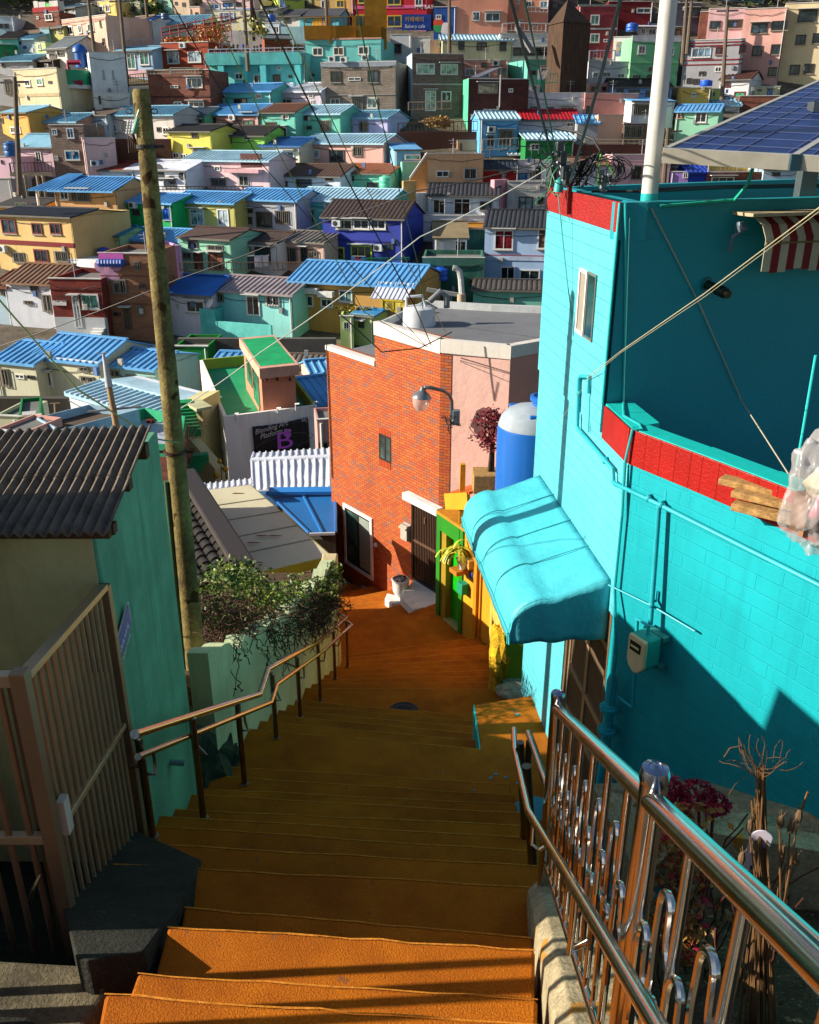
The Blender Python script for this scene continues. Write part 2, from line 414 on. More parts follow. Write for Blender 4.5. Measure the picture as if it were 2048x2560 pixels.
# teal painted face of the side platform
a, b = PZ(1187, 1762, -4.9), PZ(1202, 1873, -4.9)
mb = MB(); d = V((-.012, 0, 0)); mb.hexa([a+d+V((0, 0, -1.1)), b+d+V((0, 0, -1.1)), b-d*0+V((0, 0, -1.1)), a+V((0, 0, -1.1))], [a+d, b+d, b, a])
struct(mb.build('platform_edge', panel_mat('12b8ae', .3, .1)))
# manhole cover
c = PZ(1010, 1778, -6.1); t = MB(); t.lathe([(.17, 0), (.17, .012), (.15, .014), (.15, .008), (.0001, .008)], c, 28)
for i in range(-4, 5):
    for j in range(-4, 5):
        if i*i+j*j < 15: t.box(c+V((i*.03, j*.03, .012)), (.018, .018, .008), .78)
tag(t.build('manhole_cover', paint('35332e', .6)), 'round dark patterned manhole cover set into the orange landing', 'manhole cover')

# left concrete slab and lower left terrace
mb = MB()
def onslab(x, y): t = tan_(y); Y = 1.346/(t-.56); return PY(x, y, Y)
top = [onslab(190, 2395), onslab(219, 2401), onslab(363, 2376), onslab(464, 2240), onslab(502, 2148), onslab(331, 2072)]
top += [V((-1.47, 3.76, -2.6-.56*1.52)), V((-1.36, 2.6, -2.6-.56*.36))]
mb.hexa([V((p.x, p.y, p.z-1.2)) for p in top], top)
struct(mb.build('concrete_slab', M_DCONC, bevel=.015))
mb = MB(); e0 = PZ(219, 2401, -2.7)
q = [V((-3, 2.32, -2.72)), PZ(0, 2400, -2.72), PZ(215, 2412, -2.72), PZ(300, 2420, -2.72), PZ(262, 2484, -2.72), PZ(190, 2590, -2.72), PZ(150, 2760, -2.72), V((-3, 1.0, -2.72))]
mb.prism(q, (0, 0, -1))
struct(mb.build('terrace', ground_mat('shaded_concrete', '4e4838', '6e6650', 5, .7, 60), bevel=.015))  # darker concrete: the terrace's shadow strips are put into its colour
mb = MB(); mb.prism([V((-3, 1.9, -2.52)), PZ(0, 2535, -2.52), PZ(70, 2537, -2.52), PZ(100, 2560, -2.52), PZ(100, 2700, -2.52), V((-3, 1.2, -2.52))], (0, 0, -.5))
struct(mb.build('terrace_step', M_DCONC, bevel=.02))
# dark soil below the gate
mb = MB(); mb.prism([V((-4, 2.34, -3.0)), V((-1.3, 2.34, -3.0)), V((-1.45, 3.76, -3.7)), V((-4, 3.76, -3.7))], (0, 0, -1)); struct(mb.build('soil_bed', M_DCONC))

# ================= LEFT OLIVE AND MINT HOUSE =================
house = thing('corrugated_roof_house', 'olive fronted house with mint green side wall under a corrugated cement roof', 'house', (-2.5, 4.4, -4.2))
WX = -1.47
olive = paint('d0c690', .85, .35, 1.1, .3, .5)
mintw = paint('62a584', .8, .45, 1.4, .35, .8, dirt='14382a')
mb = MB(); mb.box((-3.2, 4.28, -3.0), (3.42, 1.0, 2.68)); mb.build('front_wall', olive, house)
frM = Fr((WX, 3.79, 0), (1, -.06))
mb = MB(); mb.hexa([(WX-.1, 3.787, -4.6), (WX, 3.787, -4.6), (WX-.0, 4.96, -5.1), (WX-.1, 4.96, -5.1)], [(WX-.1, 3.787, -1.66), (WX, 3.787, -1.66), (WX, 4.96, -1.60), (WX-.1, 4.96, -1.60)])
mb.build('side_wall', mintw, house, bevel=.015)
# corrugated roof
def corr(p0, du, nu, dv, pitch, amp, up, thick=.006, layers=1, sag=0, sub=6):
    """sheet of waves: p0 corner, du unit along the waves' row, dv vector up the slope"""
    mb = MB(); n = int(nu/pitch*sub); vs = []; fs = []
    rows = 7
    for j in range(rows):
        for i in range(n+1):
            a = i*pitch/sub; h = amp*math.cos(2*math.pi*a/pitch)
            vs.append(V(p0)+V(du)*a+V(dv)*(j/(rows-1))+V(up)*(h+random.uniform(-.0012, .0012)))
    for j in range(rows-1):
        for i in range(n): A = j*(n+1)+i; fs.append((A, A+1, A+n+2, A+n+1))
    mb.add(vs, fs); return mb
er = V((-1.31, 3.52, -1.60)); fr_ = V((-1.40, 4.62, -1.47)); du = V((-1, .02, -.035)).normalized()
roofm = paint('75695c', .95, .5, 9, .9, .5, bs=70)
dv = fr_-er
upn = du.cross(dv).normalized(); upn = upn if upn.z > 0 else -upn
m = corr(er, du, 3.2, dv*.52, .052, .012, upn); m.build('roof_sheet', roofm, house, smooth=True, sol=.008)
m = corr(er+dv*.47+upn*-.006+V((0, 0, .012)), du, 3.2, dv*.53, .052, .012, upn); m.build('roof_sheet', roofm, house, smooth=True, sol=.008)
mb = MB(); mb.box((-2.9, 3.66, -1.655), (3.1, .05, .05)); mb.box((-1.42, 4.15, -1.60), (.05, .06, .09)); mb.box((-1.40, 3.70, -1.655), (.12, .05, .05))
mb.box((-1.43, 4.5, -1.56), (.06, .06, .08)); mb.build('roof_batten', paint('5a3f24', .9), house)
mb = MB(); mb.box((-2.4, 3.60, -1.70), (1.05, .05, .06)); mb.build('gutter', paint('2a4a5a', .7), house)
mb = MB(); mb.box((-1.55, 3.775, -2.3), (.11, .03, .34)); mb.build('wall_box', paint('2e2a24', .7), house)
mb = MB(); mb.tube([(WX, 4.42, -3.55), (WX+.09, 4.42, -3.56)], .02, 10); mb.build('drain_pipe', paint('6f8f90', .5), house)
# unseen block added off-frame at the left to shade the stairs
mb = MB(); mb.box((-3.6, 3.06, -2.4), (2.6, 1.46, 3.2)); mb.build('shade_block', olive, house)
mb = MB(); mb.box((-3.4, 5.3, -3.6), (3.2, 1.1, 3.0)); mb.build('rear_wall', olive, house)  # hidden block, added behind the house to keep the middle steps in shade
# street name sign
sg = thing('street_name_sign', 'blue arrow shaped street name sign with white lettering on the mint green wall', 'sign', frM.P(.3, -2.7, .01))
def signpoly(pts, d):
    out = []
    for x, y in pts:
        a, z = frM.hit(x, y); out.append((a, z))
    return out
def zp(x, y): return 270+x/11.34, 1500+y/11.34
quad = [zp(510, 45), zp(600, 630), zp(192, 2030), zp(130, 1300)]
pp = [frM.hit(*zp(x, y)) for x, y in [(505, 50), (595, 620), (560, 760), (200, 2010), (130, 1400), (150, 1290)]]
mb = MB(); mb.prism([frM.P(a, z, .006) for a, z in pp], frM.n*.008); mb.build('sign_border', WHITE, sg)
cx_ = sum(a for a, z in pp)/6; cz_ = sum(z for a, z in pp)/6
mb = MB(); mb.prism([frM.P(cx_+(a-cx_)*.92, cz_+(z-cz_)*.93, .014) for a, z in pp], frM.n*.003); mb.build('sign_face', flat('12309a', .35), sg)
a0, z0 = frM.hit(*zp(215, 1500)); a1, z1 = frM.hit(*zp(500, 480))
rot = math.atan2(z1-z0, a1-a0); L = math.hypot(a1-a0, z1-z0)
try: text('옥천로75번길', frM, a0+.01, z0-.02, L/6.6, flat('e8e8ea', .5), sg, .018, rot)
except Exception as e: print('TEXT', e)
text('Okcheon-ro 75beon-gil', frM, a0+.035*math.sin(rot)+.02, z0-.065, L/13.5, flat('e8e8ea', .5), sg, .018, rot)

# ================= METAL GATE FENCE =================
g = thing('metal_fence', 'brown tubular metal gate fence with slanted top beside the stairs', 'fence', (-1.36, 2.66, -3.0))
gm = flat('8a6e54', .38, .5); gm2 = flat('b09878', .3, .5)
A0, A1 = V((-1.36, 2.66, -1.76)), V((-1.455, 3.74, -1.98)); B0, B1 = V((-1.36, 2.66, -2.97)), V((-1.455, 3.74, -3.50)); C0, C1 = V((-1.36, 2.66, -2.485)), V((-1.455, 3.74, -2.77))
def bar(mb, p, q, w, h=None, up=V((0, 0, 1))):
    h = h or w; p, q = V(p), V(q); d = (q-p).normalized(); s_ = d.cross(up).normalized()*(w/2); t_ = s_.cross(d).normalized()*(h/2)
    return mb.hexa([p-s_-t_, p+s_-t_, p+s_+t_, p-s_+t_], [q-s_-t_, q+s_-t_, q+s_+t_, q-s_+t_])
mb = MB(); bar(mb, A0, A1, .05, .03); bar(mb, C0, C1, .03, .03); bar(mb, B0, B1, .03, .03); mb.build('slanted_rail', gm2, g, bevel=.003)
def vbar(p, q, w, mat, nm): mb = MB(); bar(mb, p, q, w, w, V((0, 1, 0))); return mb.build(nm, mat, g, bevel=.003)
vbar(A0+V((0, -.03, .04)), B0+V((0, -.03, -.1)), .055, gm, 'fence_post'); vbar(A1+V((0, .02, .0)), B1+V((0, .02, -.1)), .05, gm, 'fence_post')
vbar(A0+V((-.05, .03, -.05)), B0+V((-.05, .03, -.1)), .05, gm, 'fence_post')
for i in range(1, 14):
    t = i/14; mb = MB(); mb.tube([A0.lerp(A1, t), B0.lerp(B1, t)], .011, 8); mb.build('fence_bar', gm2, g, smooth=True)
mb = MB(); bar(mb, (-3.0, 2.63, -1.755), (-1.35, 2.63, -1.755), .04, .05); bar(mb, (-3.0, 2.63, -2.47), (-1.35, 2.63, -2.47), .035, .04); mb.build('top_rail', gm2, g, bevel=.003)
for i in range(1, 11):
    mb = MB(); x = -1.36-.082*i; mb.tube([(x, 2.63, -1.76), (x, 2.63, -3.05)], .013, 8); mb.build('fence_bar', gm, g, smooth=True)
mb = MB(); mb.box((-1.33, 2.70, -2.42), (.03, .05, .16)); mb.build('wrapped_latch', paint('c8c2b4', .7), g)
mb = MB(); mb.tube([(-1.42, 2.6, -2.62), (-1.45, 2.58, -2.68), (-1.47, 2.57, -2.74)], .008, 6); mb.build('latch_handle', STEEL, g)
# off-frame guard rail (its shadow bars fall on the nearest steps)
g2 = thing('guard_rail', 'steel post guard rail left of the camera that throws bars of shadow on the steps', 'railing', (-1.7, 2.0, -2.7))
for y, w in ((1.45, .018), (1.66, .018), (1.86, .018), (2.05, .032), (2.15, .018)):
    mb = MB(); mb.tube([(-1.7, y, -2.75), (-1.7, y, -.9)], w, 8); mb.build('rail_post', DSTEEL, g2)
mb = MB(); mb.tube([(-1.7, 1.2, -.9), (-1.7, 2.6, -.9)], .02, 8); mb.build('rail_top', DSTEEL, g2)

# ================= UTILITY POLE =================
def cable(pts3, r, sag=0.0, n=14):
    out = []
    for k in range(len(pts3)-1):
        a, b = pts3[k], pts3[k+1]
        for i in range(n):
            t = i/n; p = a.lerp(b, t); out.append(V((p.x, p.y, p.z-sag*4*t*(1-t))))
    out.append(pts3[-1]); return out
pole = thing('utility_pole', 'weathered concrete pole with rusty clamps rising beside the mint green wall', 'pole', (-1.86, 6.4, -5.2))
pm = ground_mat('pole_concrete', '54482e', '8a7c4c', 3.5, .8, 45, spots=('3a2a12', 5, .62))
mb = MB(); b0 = PY(495, 1840, 6.4); t0 = PY(352, 222, 6.4); b0 = V((t0.x-.07, 6.4, -5.3))
mb.tube([b0, b0.lerp(t0, .5), t0-V((0, 0, .02)), t0], [.096, .072, .056, .046], 28); mb.build('pole_shaft', pm, pole, smooth=True)
def onpole(py):
    z = PY(400, py, 6.4).z; k = (z-b0.z)/(t0.z-b0.z); p = b0.lerp(t0, k); return p, .105+(.06-.105)*k
for py, mt in ((366, BLACKC), (1128, paint('3a2414', .6))):
    p, r = onpole(py); mb = MB(); mb.lathe([(r+.002, -.012), (r+.009, -.012), (r+.009, .012), (r+.002, .012)], p, 24)
    mb.box(p+V((r+.03, -.01, 0)), (.06, .02, .02)); mb.box(p+V((-r-.03, -.01, 0)), (.06, .02, .02)); mb.build('clamp_band', mt, pole)
rust = paint('4a2c1a', .7); 
for dx in (-1, 1):
    p, r = onpole(278); c = p+V((dx*(r+.022), -.03, 0)); mb = MB()
    mb.tube([c+V((.022*math.cos(t*.63), 0, .014*math.sin(t*.63))) for t in range(11)], .004, 6); mb.build('hook_ring', rust, pole)
p, r = onpole(300); mb = MB(); mb.tube([p+V((.0, -r-.02, .06)), p+V((-.055, -r-.03, -.06))], .006, 6)
c = p+V((-.03, -r-.03, -.035)); mb.tube([c+V((.02, 0, .05)), c+V((-.02, 0, -.045))], .014, 8); mb.build('insulator_rod', flat('4f8f78', .4), pole)
p, r = onpole(325); mb = MB()
for k in range(5):
    for j in range(3): mb.ball(p+V((-r-.03+.02*j-.005*k, -.03-.01*j, .05-.017*k)), .0095, 8)
mb.build('insulator_string', flat('b8bcc4', .25), pole, smooth=True)
mb = MB()
for j in range(6):
    q = p+V((-r-.02, -.03, .06)); mb.tube([q, q+V((-.02+.012*j, -.01, -.09-.02*j)), q+V((-.03+.015*j, 0, -.2))], .0035, 5)
mb.build('hanging_clip', rust, pole)
p, r = onpole(1128); mb = MB(); q = p+V((r+.01, -.02, 0)); mb.tube([q, q+V((.03, 0, .002)), q+V((.03, 0, .03)), q+V((.055, 0, .03)), q+V((.055, 0, .0))], .005, 6); mb.build('hook_ring', rust, pole)
p, r = onpole(870); mb = MB(); mb.tube([p, p+V((r+.06, -.01, 0))], .007, 8); mb.build('step_bolt', rust, pole)
# narrow covered conduit on its left side
mb = MB(); mb.tube([b0+V((-.10, -.02, .3)), onpole(1200)[0]+V((-.085, -.03, 0))], .02, 10); mb.build('conduit', paint('3c5a3c', .8), pole, smooth=True)
# square stub post behind
mb = MB(); mb.box(PY(508, 1760, 6.75)+V((0, 0, 0)), (.1, .1, .95)); tag(mb.build('stub_post', M_DCONC, bevel=.02), 'short square mossy concrete post right behind the tall pole', 'post')

# rocks at the foot of the pole
def rock(c, r, seed, mat=None, sub=3, fold=0):
    import bmesh
    random.seed(seed); bm = bmesh.new(); bmesh.ops.create_icosphere(bm, subdivisions=sub, radius=1)
    ph = [random.uniform(0, 6) for _ in range(6)]
    for v in bm.verts:
        p = v.co.copy(); k = 1+.18*math.sin(3*p.x+ph[0])+.15*math.sin(4*p.y+ph[1])+.15*math.sin(5*p.z+ph[2])+.08*math.sin(11*p.x+9*p.y+ph[3])+random.uniform(-.03, .03)*(0 if fold else 1)+fold*(abs(math.sin(9*p.x+4*p.z+ph[4]))+abs(math.sin(7*p.z-8*p.y+ph[5]))+.6*abs(math.sin(17*p.x-11*p.z)))
        v.co = p*k
    vs = [V((v.co.x*r[0], v.co.y*r[1], v.co.z*r[2]))+V(c) for v in bm.verts]; fs = [tuple(v.index for v in f.verts) for f in bm.faces]; bm.free()
    return MB().add(vs, fs)
rm = ground_mat('mossy_rock', '1c2a20', '3e4a3a', 6, 1.0, 30)
mb = MB()
for k, (x, y, Y, r) in enumerate([(440, 1990, 4.9, (.26, .32, .42)), (410, 1930, 4.8, (.2, .3, .5)), (500, 1900, 5.5, (.3, .35, .4)), (550, 1840, 5.9, (.25, .3, .2)), (590, 1835, 6.1, (.16, .2, .12)), (470, 1830, 5.9, (.3, .3, .35)), (440, 1760, 6.1, (.22, .3, .35))]):
    c = PY(x, y, Y)-V((.12, 0, .2)); r_ = rock(c, r, 30+k); mb.add(r_.v, r_.f)
random.seed(3)
tag(mb.build('rock_outcrop', rm, smooth=False), 'dark mossy rock outcrop under the pole at the stair edge', 'rock')

# ================= LEFT STEEL HANDRAIL =================
hr = thing('handrail', 'double steel handrail on posts down the left side of the orange stairs', 'handrail', (-1.3, 6.4, -5))
posts = [((382, 2093), (355, 1848), 3.5), ((509, 2047), (488, 1798), 3.9), ((612, 1960), (597, 1760), 4.5), ((691, 1845), (676, 1687), 4.9), ((751, 1792), (743, 1644), 5.5), ((801, 1750), (797, 1610), 6.1), ((838, 1697), (836, 1578), 6.5), ((869, 1667), (865, 1552), 7.1)]
tops = []
for b, t, D in posts:
    B = PZ(b[0], b[1], -D); T = PY(t[0], t[1], B.y); T.x = B.x; tops.append(T)
    mb = MB(); mb.tube([B, T], .021, 14); mb.lathe([(.034, 0), (.034, .008), (.022, .012)], B, 14); mb.ball(T, .025, 12); mb.build('rail_post', DSTEEL, hr, smooth=True)
UR = [(337, 1836, 3.5), (649, 1736, 6.0), (669, 1673, 6.35), (797, 1605, 8.7), (866, 1544, 10.95), (849, 1536, 11.2)]
LR = [(345, 1892, 3.6), (678, 1757, 6.15), (692, 1712, 6.5), (812, 1626, 8.75), (880, 1562, 10.8), (866, 1553, 11.0)]
for nm, L_, r in (('upper_rail', UR, .023), ('lower_rail', LR, .018)):
    mb = MB(); mb.tube([PY(*p) for p in L_], r, 16); mb.build(nm, STEEL, hr, smooth=True)
def segat(L_, Y):
    for a, b in zip(L_, L_[1:]):
        if a[2] <= Y <= b[2]:
            return PY(*a).lerp(PY(*b), (Y-a[2])/(b[2]-a[2]))
    return PY(*L_[-1])
for T in tops:
    q = segat(LR, T.y+.05); mb = MB(); s = V((T.x+.02, T.y, q.z-.11)); mb.tube([s, s+V((.04, .01, -.012)), V((q.x, q.y, q.z-.06)), V((q.x, q.y, q.z-.01))], .009, 8); mb.build('bracket', DSTEEL, hr, smooth=True)
mb = MB(); T = tops[4]; mb.tube([T+V((0, 0, -.12)), T+V((-.22, .1, -.08))], .01, 8); T = tops[0]; mb.tube([T+V((0, 0, -.17)), T+V((-.09, 0, -.17))], .012, 8); mb.build('wall_strut', DSTEEL, hr, smooth=True)

# ================= PLANTER WALL AND SHRUB =================
pw = thing('retaining_wall', 'pale mint stained retaining wall with ragged top along the left of the stairs', 'wall', (-1.25, 8.5, -7))
mb = MB()
path = [(-1.52, 5.75, -3.55), (-1.44, 6.5, -3.95), (-1.36, 7.6, -4.42), (-1.24, 9.0, -4.9), (-1.14, 10.2, -5.25), (-1.05, 11.2, -5.5)]
pts = []
for a, b in zip(path, path[1:]):
    for i in range(6): t = i/6; p = V(a).lerp(V(b), t); p.z += random.uniform(-.09, .05); pts.append(p)
pts.append(V(path[-1]))
for a, b in zip(pts, pts[1:]):
    zb = -9; w = V((-.16, 0, 0)); mb.hexa([V((a.x, a.y, zb)), V((b.x, b.y, zb)), V((b.x, b.y, zb))+w, V((a.x, a.y, zb))+w], [a, b, b+w, a+w])
mb.v = [V((round(p.x, 5), round(p.y, 5), round(p.z, 5))) for p in mb.v]
mb.build('wall_face', paint('c2cca0', .85, .25, 1.0, .35, .6, dirt='3a4a38'), pw)
mb = MB(); mb.box((-1.14, 11.36, -7.2), (.22, .34, 3.3)); mb.build('end_pillar', paint('c9b489', .85, .3, 2, .4, .5), pw, bevel=.02)
mb = MB(); mb.prism([(-2.7, 6.2, -4.1), (-1.5, 6.2, -4.1), (-1.2, 11.2, -5.7), (-2.6, 11.2, -5.7)], (0, 0, -2)); struct(mb.build('planter_soil', M_SOIL))
def leafmat(c1, c2, name):
    m, n, l, b = newmat(name); tc = n.new('ShaderNodeTexCoord'); ns = noise(n, l, tc.outputs['Object'], 7, 2, .5)
    r = ramp(n, l, ns.outputs[0], [(.35, lin(c1)), (.65, lin(c2))]); l.new(r.outputs[0], b.inputs['Base Color'])
    b.inputs['Roughness'].default_value = .5; b.inputs['Specular IOR Level'].default_value = .35
    b.inputs['Subsurface Weight'].default_value = 0; return m
LEAF = leafmat('1f4410', '6c7c24', 'leaf_green'); LEAF2 = leafmat('223c14', '4e6420', 'leaf_dark'); TWIG = paint('4a3222', .9)
def leaves(mb, c, rad, n, s, flatk=1.0, shell=.5):
    for _ in range(n):
        d = V((random.gauss(0, 1), random.gauss(0, 1), random.gauss(0, 1))).normalized(); k = random.uniform(shell, 1)**.6
        p = V(c)+V((d.x*rad[0]*k, d.y*rad[1]*k, d.z*rad[2]*k)); leaf(mb, p, s*random.uniform(.6, 1.3))
def leaf(mb, p, s):
    a = V((random.gauss(0, 1), random.gauss(0, 1), random.gauss(0, .6))).normalized(); b = a.orthogonal().normalized()
    th = random.uniform(0, 6.28); b = b*math.cos(th)+a.cross(b)*math.sin(th)
    mb.face([p-a*s*.5, p+b*s*.28, p+a*s*.5, p-b*s*.28])
sh = thing('ivy_shrub', 'tangled green ivy shrub with bare brown stems spilling over the retaining wall', 'shrub', (-1.5, 8.3, -5.3))
mg = MB(); mg.fixn = False; mt = MB(); ml = MB(); ml.fixn = False
def shrubtop(y):   # centre line above the wall
    for a, b in zip(path, path[1:]):
        if a[1] <= y <= b[1]: return V(a).lerp(V(b), (y-a[1])/(b[1]-a[1]))
    return V(path[-1])
blobs = [(489+i*0, 0, 0) for i in range(0)]
for (x, y, Y, rx, rz) in [(520, 1450, 6.9, .22, .13), (575, 1432, 7.3, .28, .14), (620, 1450, 7.8, .28, .13), (660, 1480, 8.2, .25, .13), (700, 1490, 8.7, .28, .14), (745, 1470, 9.2, .28, .16), (790, 1475, 9.8, .28, .16), (825, 1465, 10.5, .22, .2), (560, 1480, 7.1, .25, .14), (640, 1500, 8, .3, .12), (720, 1510, 8.9, .3, .12), (830, 1430, 10.8, .16, .12)]:
    c = PY(x, y, Y); leaves(mg, c, (rx, .3, rz*.85), 420 if Y > 7.2 else 170, .045, shell=.1)
for (x, y, Y, rx, rz) in [(520, 1530, 6.7, .28, .2), (580, 1550, 7.1, .28, .22), (640, 1560, 7.6, .28, .22), (690, 1560, 8.2, .28, .22), (740, 1545, 8.8, .28, .2), (790, 1530, 9.5, .25, .2), (820, 1500, 10.2, .2, .2)]:
    c = PY(x, y, Y)-V((.05, 0, 0))
    leaves(ml, c, (rx, .25, rz*.8), 190, .04, shell=.1)
    for _ in range(240 if Y > 7 else 110):
        p = c+V((random.gauss(0, rx*.55), random.gauss(0, .14), random.gauss(0, rz*.55))); q = [p]
        d = V((random.gauss(0, .5), random.gauss(0, .5), random.gauss(-.2, .5)))
        for k in range(5): d = (d+V((random.gauss(0, .5), random.gauss(0, .5), random.gauss(-.12, .4)))).normalized(); q.append(q[-1]+d*.05)
        mt.tube(q, .0045, 4, cap=False)
for _ in range(24):
    y = random.uniform(6.2, 9.6); p = shrubtop(y)+V((.03, 0, -.02)); q = [p]; n = random.randint(3, 9)
    for k in range(n): q.append(q[-1]+V((random.gauss(.012, .025), random.gauss(0, .04), -.045)))
    mt.tube(q, .0045, 4, cap=False)
    if random.random() < .6:
        for k in range(5): leaf(ml, q[random.randrange(1, len(q))], .04)
mg.build('foliage', LEAF, sh); ml.build('dark_foliage', LEAF2, sh); mt.build('stems', TWIG, sh)
# ================= TEAL HOUSE =================
T1, T2 = '1fb8b2', '0ea79f'
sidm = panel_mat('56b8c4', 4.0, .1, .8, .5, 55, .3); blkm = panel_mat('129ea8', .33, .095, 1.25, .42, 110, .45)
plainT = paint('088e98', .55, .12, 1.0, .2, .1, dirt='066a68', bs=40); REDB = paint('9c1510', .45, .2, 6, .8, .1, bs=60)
redpan = panel_mat('9c1812', .12, 4, .75, .35, 70, .7, .0)
nL = V((-1, -.105, 0)).normalized(); frL = Fr((1.891-.105*5.2, 5.2, 0), nL)      # left face; a grows toward camera?
def onL(Y): return V((1.891-.105*Y, Y, 0))
nW = V((-.873, -.487, 0)).normalized(); frW = Fr((1.349, 5.16, 0), nW)
uU = V((1, .35, 0)).normalized(); nU = V((.35, -1, 0)).normalized()
ZT, ZP, ZG = -.389, -1.65, -5.1
th = thing('turquoise_house', 'turquoise block house with red bands, balcony parapet and rooftop at the right', 'house', (1.9, 6, -5.1))
A = onL(5.72); Bf = onL(7.45); IN2 = V((.02, 0, 0)) 
def at(p, z): return V((p.x, p.y, z))
UB = A+uU*4.2; FB = Bf+V((4.2, 2.36, 0))
# upper storey: solid body then parapet ring
mb = MB(); poly = [A+IN2, UB, FB, Bf+IN2]; ins = .004
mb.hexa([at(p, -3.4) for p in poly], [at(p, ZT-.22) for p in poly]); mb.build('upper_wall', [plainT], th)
def wallseg(mb, p, q, z0, z1, t, inward):
    w = inward*t; return mb.hexa([at(p, z0), at(q, z0), at(q+w, z0), at(p+w, z0)], [at(p, z1), at(q, z1), at(q+w, z1), at(p+w, z1)])
mb = MB(); wallseg(mb, A, UB, ZT-.22, ZT, .1, -nU); wallseg(mb, Bf, FB, ZT-.22, ZT, -.1, V((-.87, .49, 0))*-1 if False else V((-.49, .87, 0)))
wallseg(mb, A+uU*.1, Bf+V((.08, .045, 0)), ZT-.22, ZT-.002, .08, V((1, 0, 0))); mb.build('roof_parapet', [plainT], th)
# sided left face (upper)
mb = MB(); d = nL*.012; wallseg(mb, onL(5.715), onL(7.455), ZP-.2, ZT-.175, .012, nL); 
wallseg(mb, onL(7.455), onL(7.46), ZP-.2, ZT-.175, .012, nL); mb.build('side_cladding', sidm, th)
mb = MB(); wallseg(mb, onL(5.71), onL(7.46), ZT-.175, ZT+.004, .016, nL); mb.build('top_band', REDB, th, bevel=.003)
# lower storey
E = onL(5.16); W1 = V((1.6, 4.74, 0)); W2_ = V((1.828, 4.34, 0)); W3 = V((1.985, 4.06, 0)); W4 = V((3.3, 1.70, 0)); INW = V((.873, .487, 0))
mb = MB(); wallseg(mb, onL(5.16), onL(7.4), ZG, ZP-.2, .012, nL)
# doorway is a dark recess laid on top, so cut the cladding: build it in pieces instead
mb = MB(); DY0, DY1 = 5.20, 6.16; DZ = -2.95
for y0, y1, z0, z1 in ((DY1, 7.45, ZG, ZP-.2), (5.16, DY1, DZ, ZP-.2)):
    wallseg(mb, onL(y0), onL(y1), z0, z1, .5 if y0 == DY1 else .3, -nL)
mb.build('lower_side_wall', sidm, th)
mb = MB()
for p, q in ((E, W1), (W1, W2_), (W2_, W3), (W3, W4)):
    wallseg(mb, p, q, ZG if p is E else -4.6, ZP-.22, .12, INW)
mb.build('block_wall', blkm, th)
mb = MB()
for p, q in ((E, W1), (W1, W2_), (W2_, W3), (W3, W4)): wallseg(mb, p-INW*.012, q-INW*.012, ZP-.22, ZP, .015, INW)
wallseg(mb, onL(5.16), onL(5.66), ZP-.22, ZP, .016, nL); mb.build('parapet_band', redpan, th, bevel=.003)
mb = MB()
for p, q, tk in ((E, W1, .14), (W1, W2_, .15), (W2_, W3, .16), (W3, W4, .16)):
    mb.hexa([at(p+INW*.003, ZP-.22), at(q+INW*.003, ZP-.22), at(q+INW*tk, ZP-.22), at(p+INW*tk, ZP-.22)], [at(p+INW*.003, ZP+.004), at(q+INW*.003, ZP+.004), at(q+INW*tk, ZP+.004), at(p+INW*tk, ZP+.004)])
mb.hexa([at(onL(5.18)+V((.01, 0, 0)), ZP-.22), at(onL(5.18)+V((.2, .1, 0)), ZP-.22), at(onL(5.71)+V((.2, .05, 0)), ZP-.22), at(onL(5.71)+V((.01, 0, 0)), ZP-.22)],
        [at(onL(5.18)+V((.01, 0, 0)), ZP+.002), at(onL(5.18)+V((.2, .1, 0)), ZP+.002), at(onL(5.71)+V((.2, .05, 0)), ZP+.002), at(onL(5.71)+V((.01, 0, 0)), ZP+.002)])
mb.build('parapet_top', flat('16b4ae', .4), th)
mb = MB(); mb.prism([at(E+V((.2, .3, 0)), -3.0), at(W4+V((.3, .1, 0)), -3.0), at(W4+V((4, 3, 0)), -3.0), at(A+uU*3+V((0, -.02, 0)), -3.0), at(A+V((.1, 0, 0)), -3.0)], (0, 0, -.1)); mb.build('balcony_floor', plainT, th)
# end return of the far end + back so the house is closed
mb = MB(); p = onL(7.45); mb.hexa([at(p, ZG), at(p+V((3, 1.7, 0)), ZG), at(p+V((3, 1.2, 0)), ZG), at(p+V((.15, -.4, 0)), ZG)], [at(p, ZP-.25), at(p+V((3, 1.7, 0)), ZP-.25), at(p+V((3, 1.2, 0)), ZP-.25), at(p+V((.15, -.4, 0)), ZP-.25)])
mb.build('rear_wall', plainT, th)
# corner bead along the upper edge and cable in the corner
mb = MB(); mb.tube([at(A+V((-.012, -.01, 0)), ZT), at(A+V((-.012, -.01, 0)), ZP)], .008, 8); mb.build('corner_bead', flat('2cc0bc', .4), th, smooth=True)
# window
def hitL(x, y): a, z = frL.hit(x, y); return a, z
aw0, zt0 = hitL(1459, 667); aw1, zt1 = hitL(1499, 690); _, zb0 = hitL(1450, 830); zt, zb = (zt0+zt1)/2, zb0-.0
if aw0 > aw1: aw0, aw1 = aw1, aw0
w = thing('sash_window', 'tall narrow sash window with white frame set in the turquoise side wall', 'window', frL.P((aw0+aw1)/2, zb, .01)) if False else None
mb = MB(); mb.fb(frL, aw0, aw1, zb, zt, .013, .016); wr = mb.build('window', flat('0b6f72', .6), th)
mid = (aw0+aw1)/2; wr['o_'] = tuple(th['o_'])
def sub(o, parent_src): return o
mb = MB(); s1 = (aw1-mid)
lo, hi = (mid, aw1) if frL.hit(1455, 700)[0] > frL.hit(1495, 700)[0] else (aw0, mid)
mb.ring(frL, lo, hi, zb, zt, .022, .016, .03); mb.build('window_frame', WHITE, wr)
mb = MB(); mb.fb(frL, lo+.02, hi-.02, zb+.02, zt-.02, .017, .02); mb.build('blind', flat('8d8478', .7), wr)
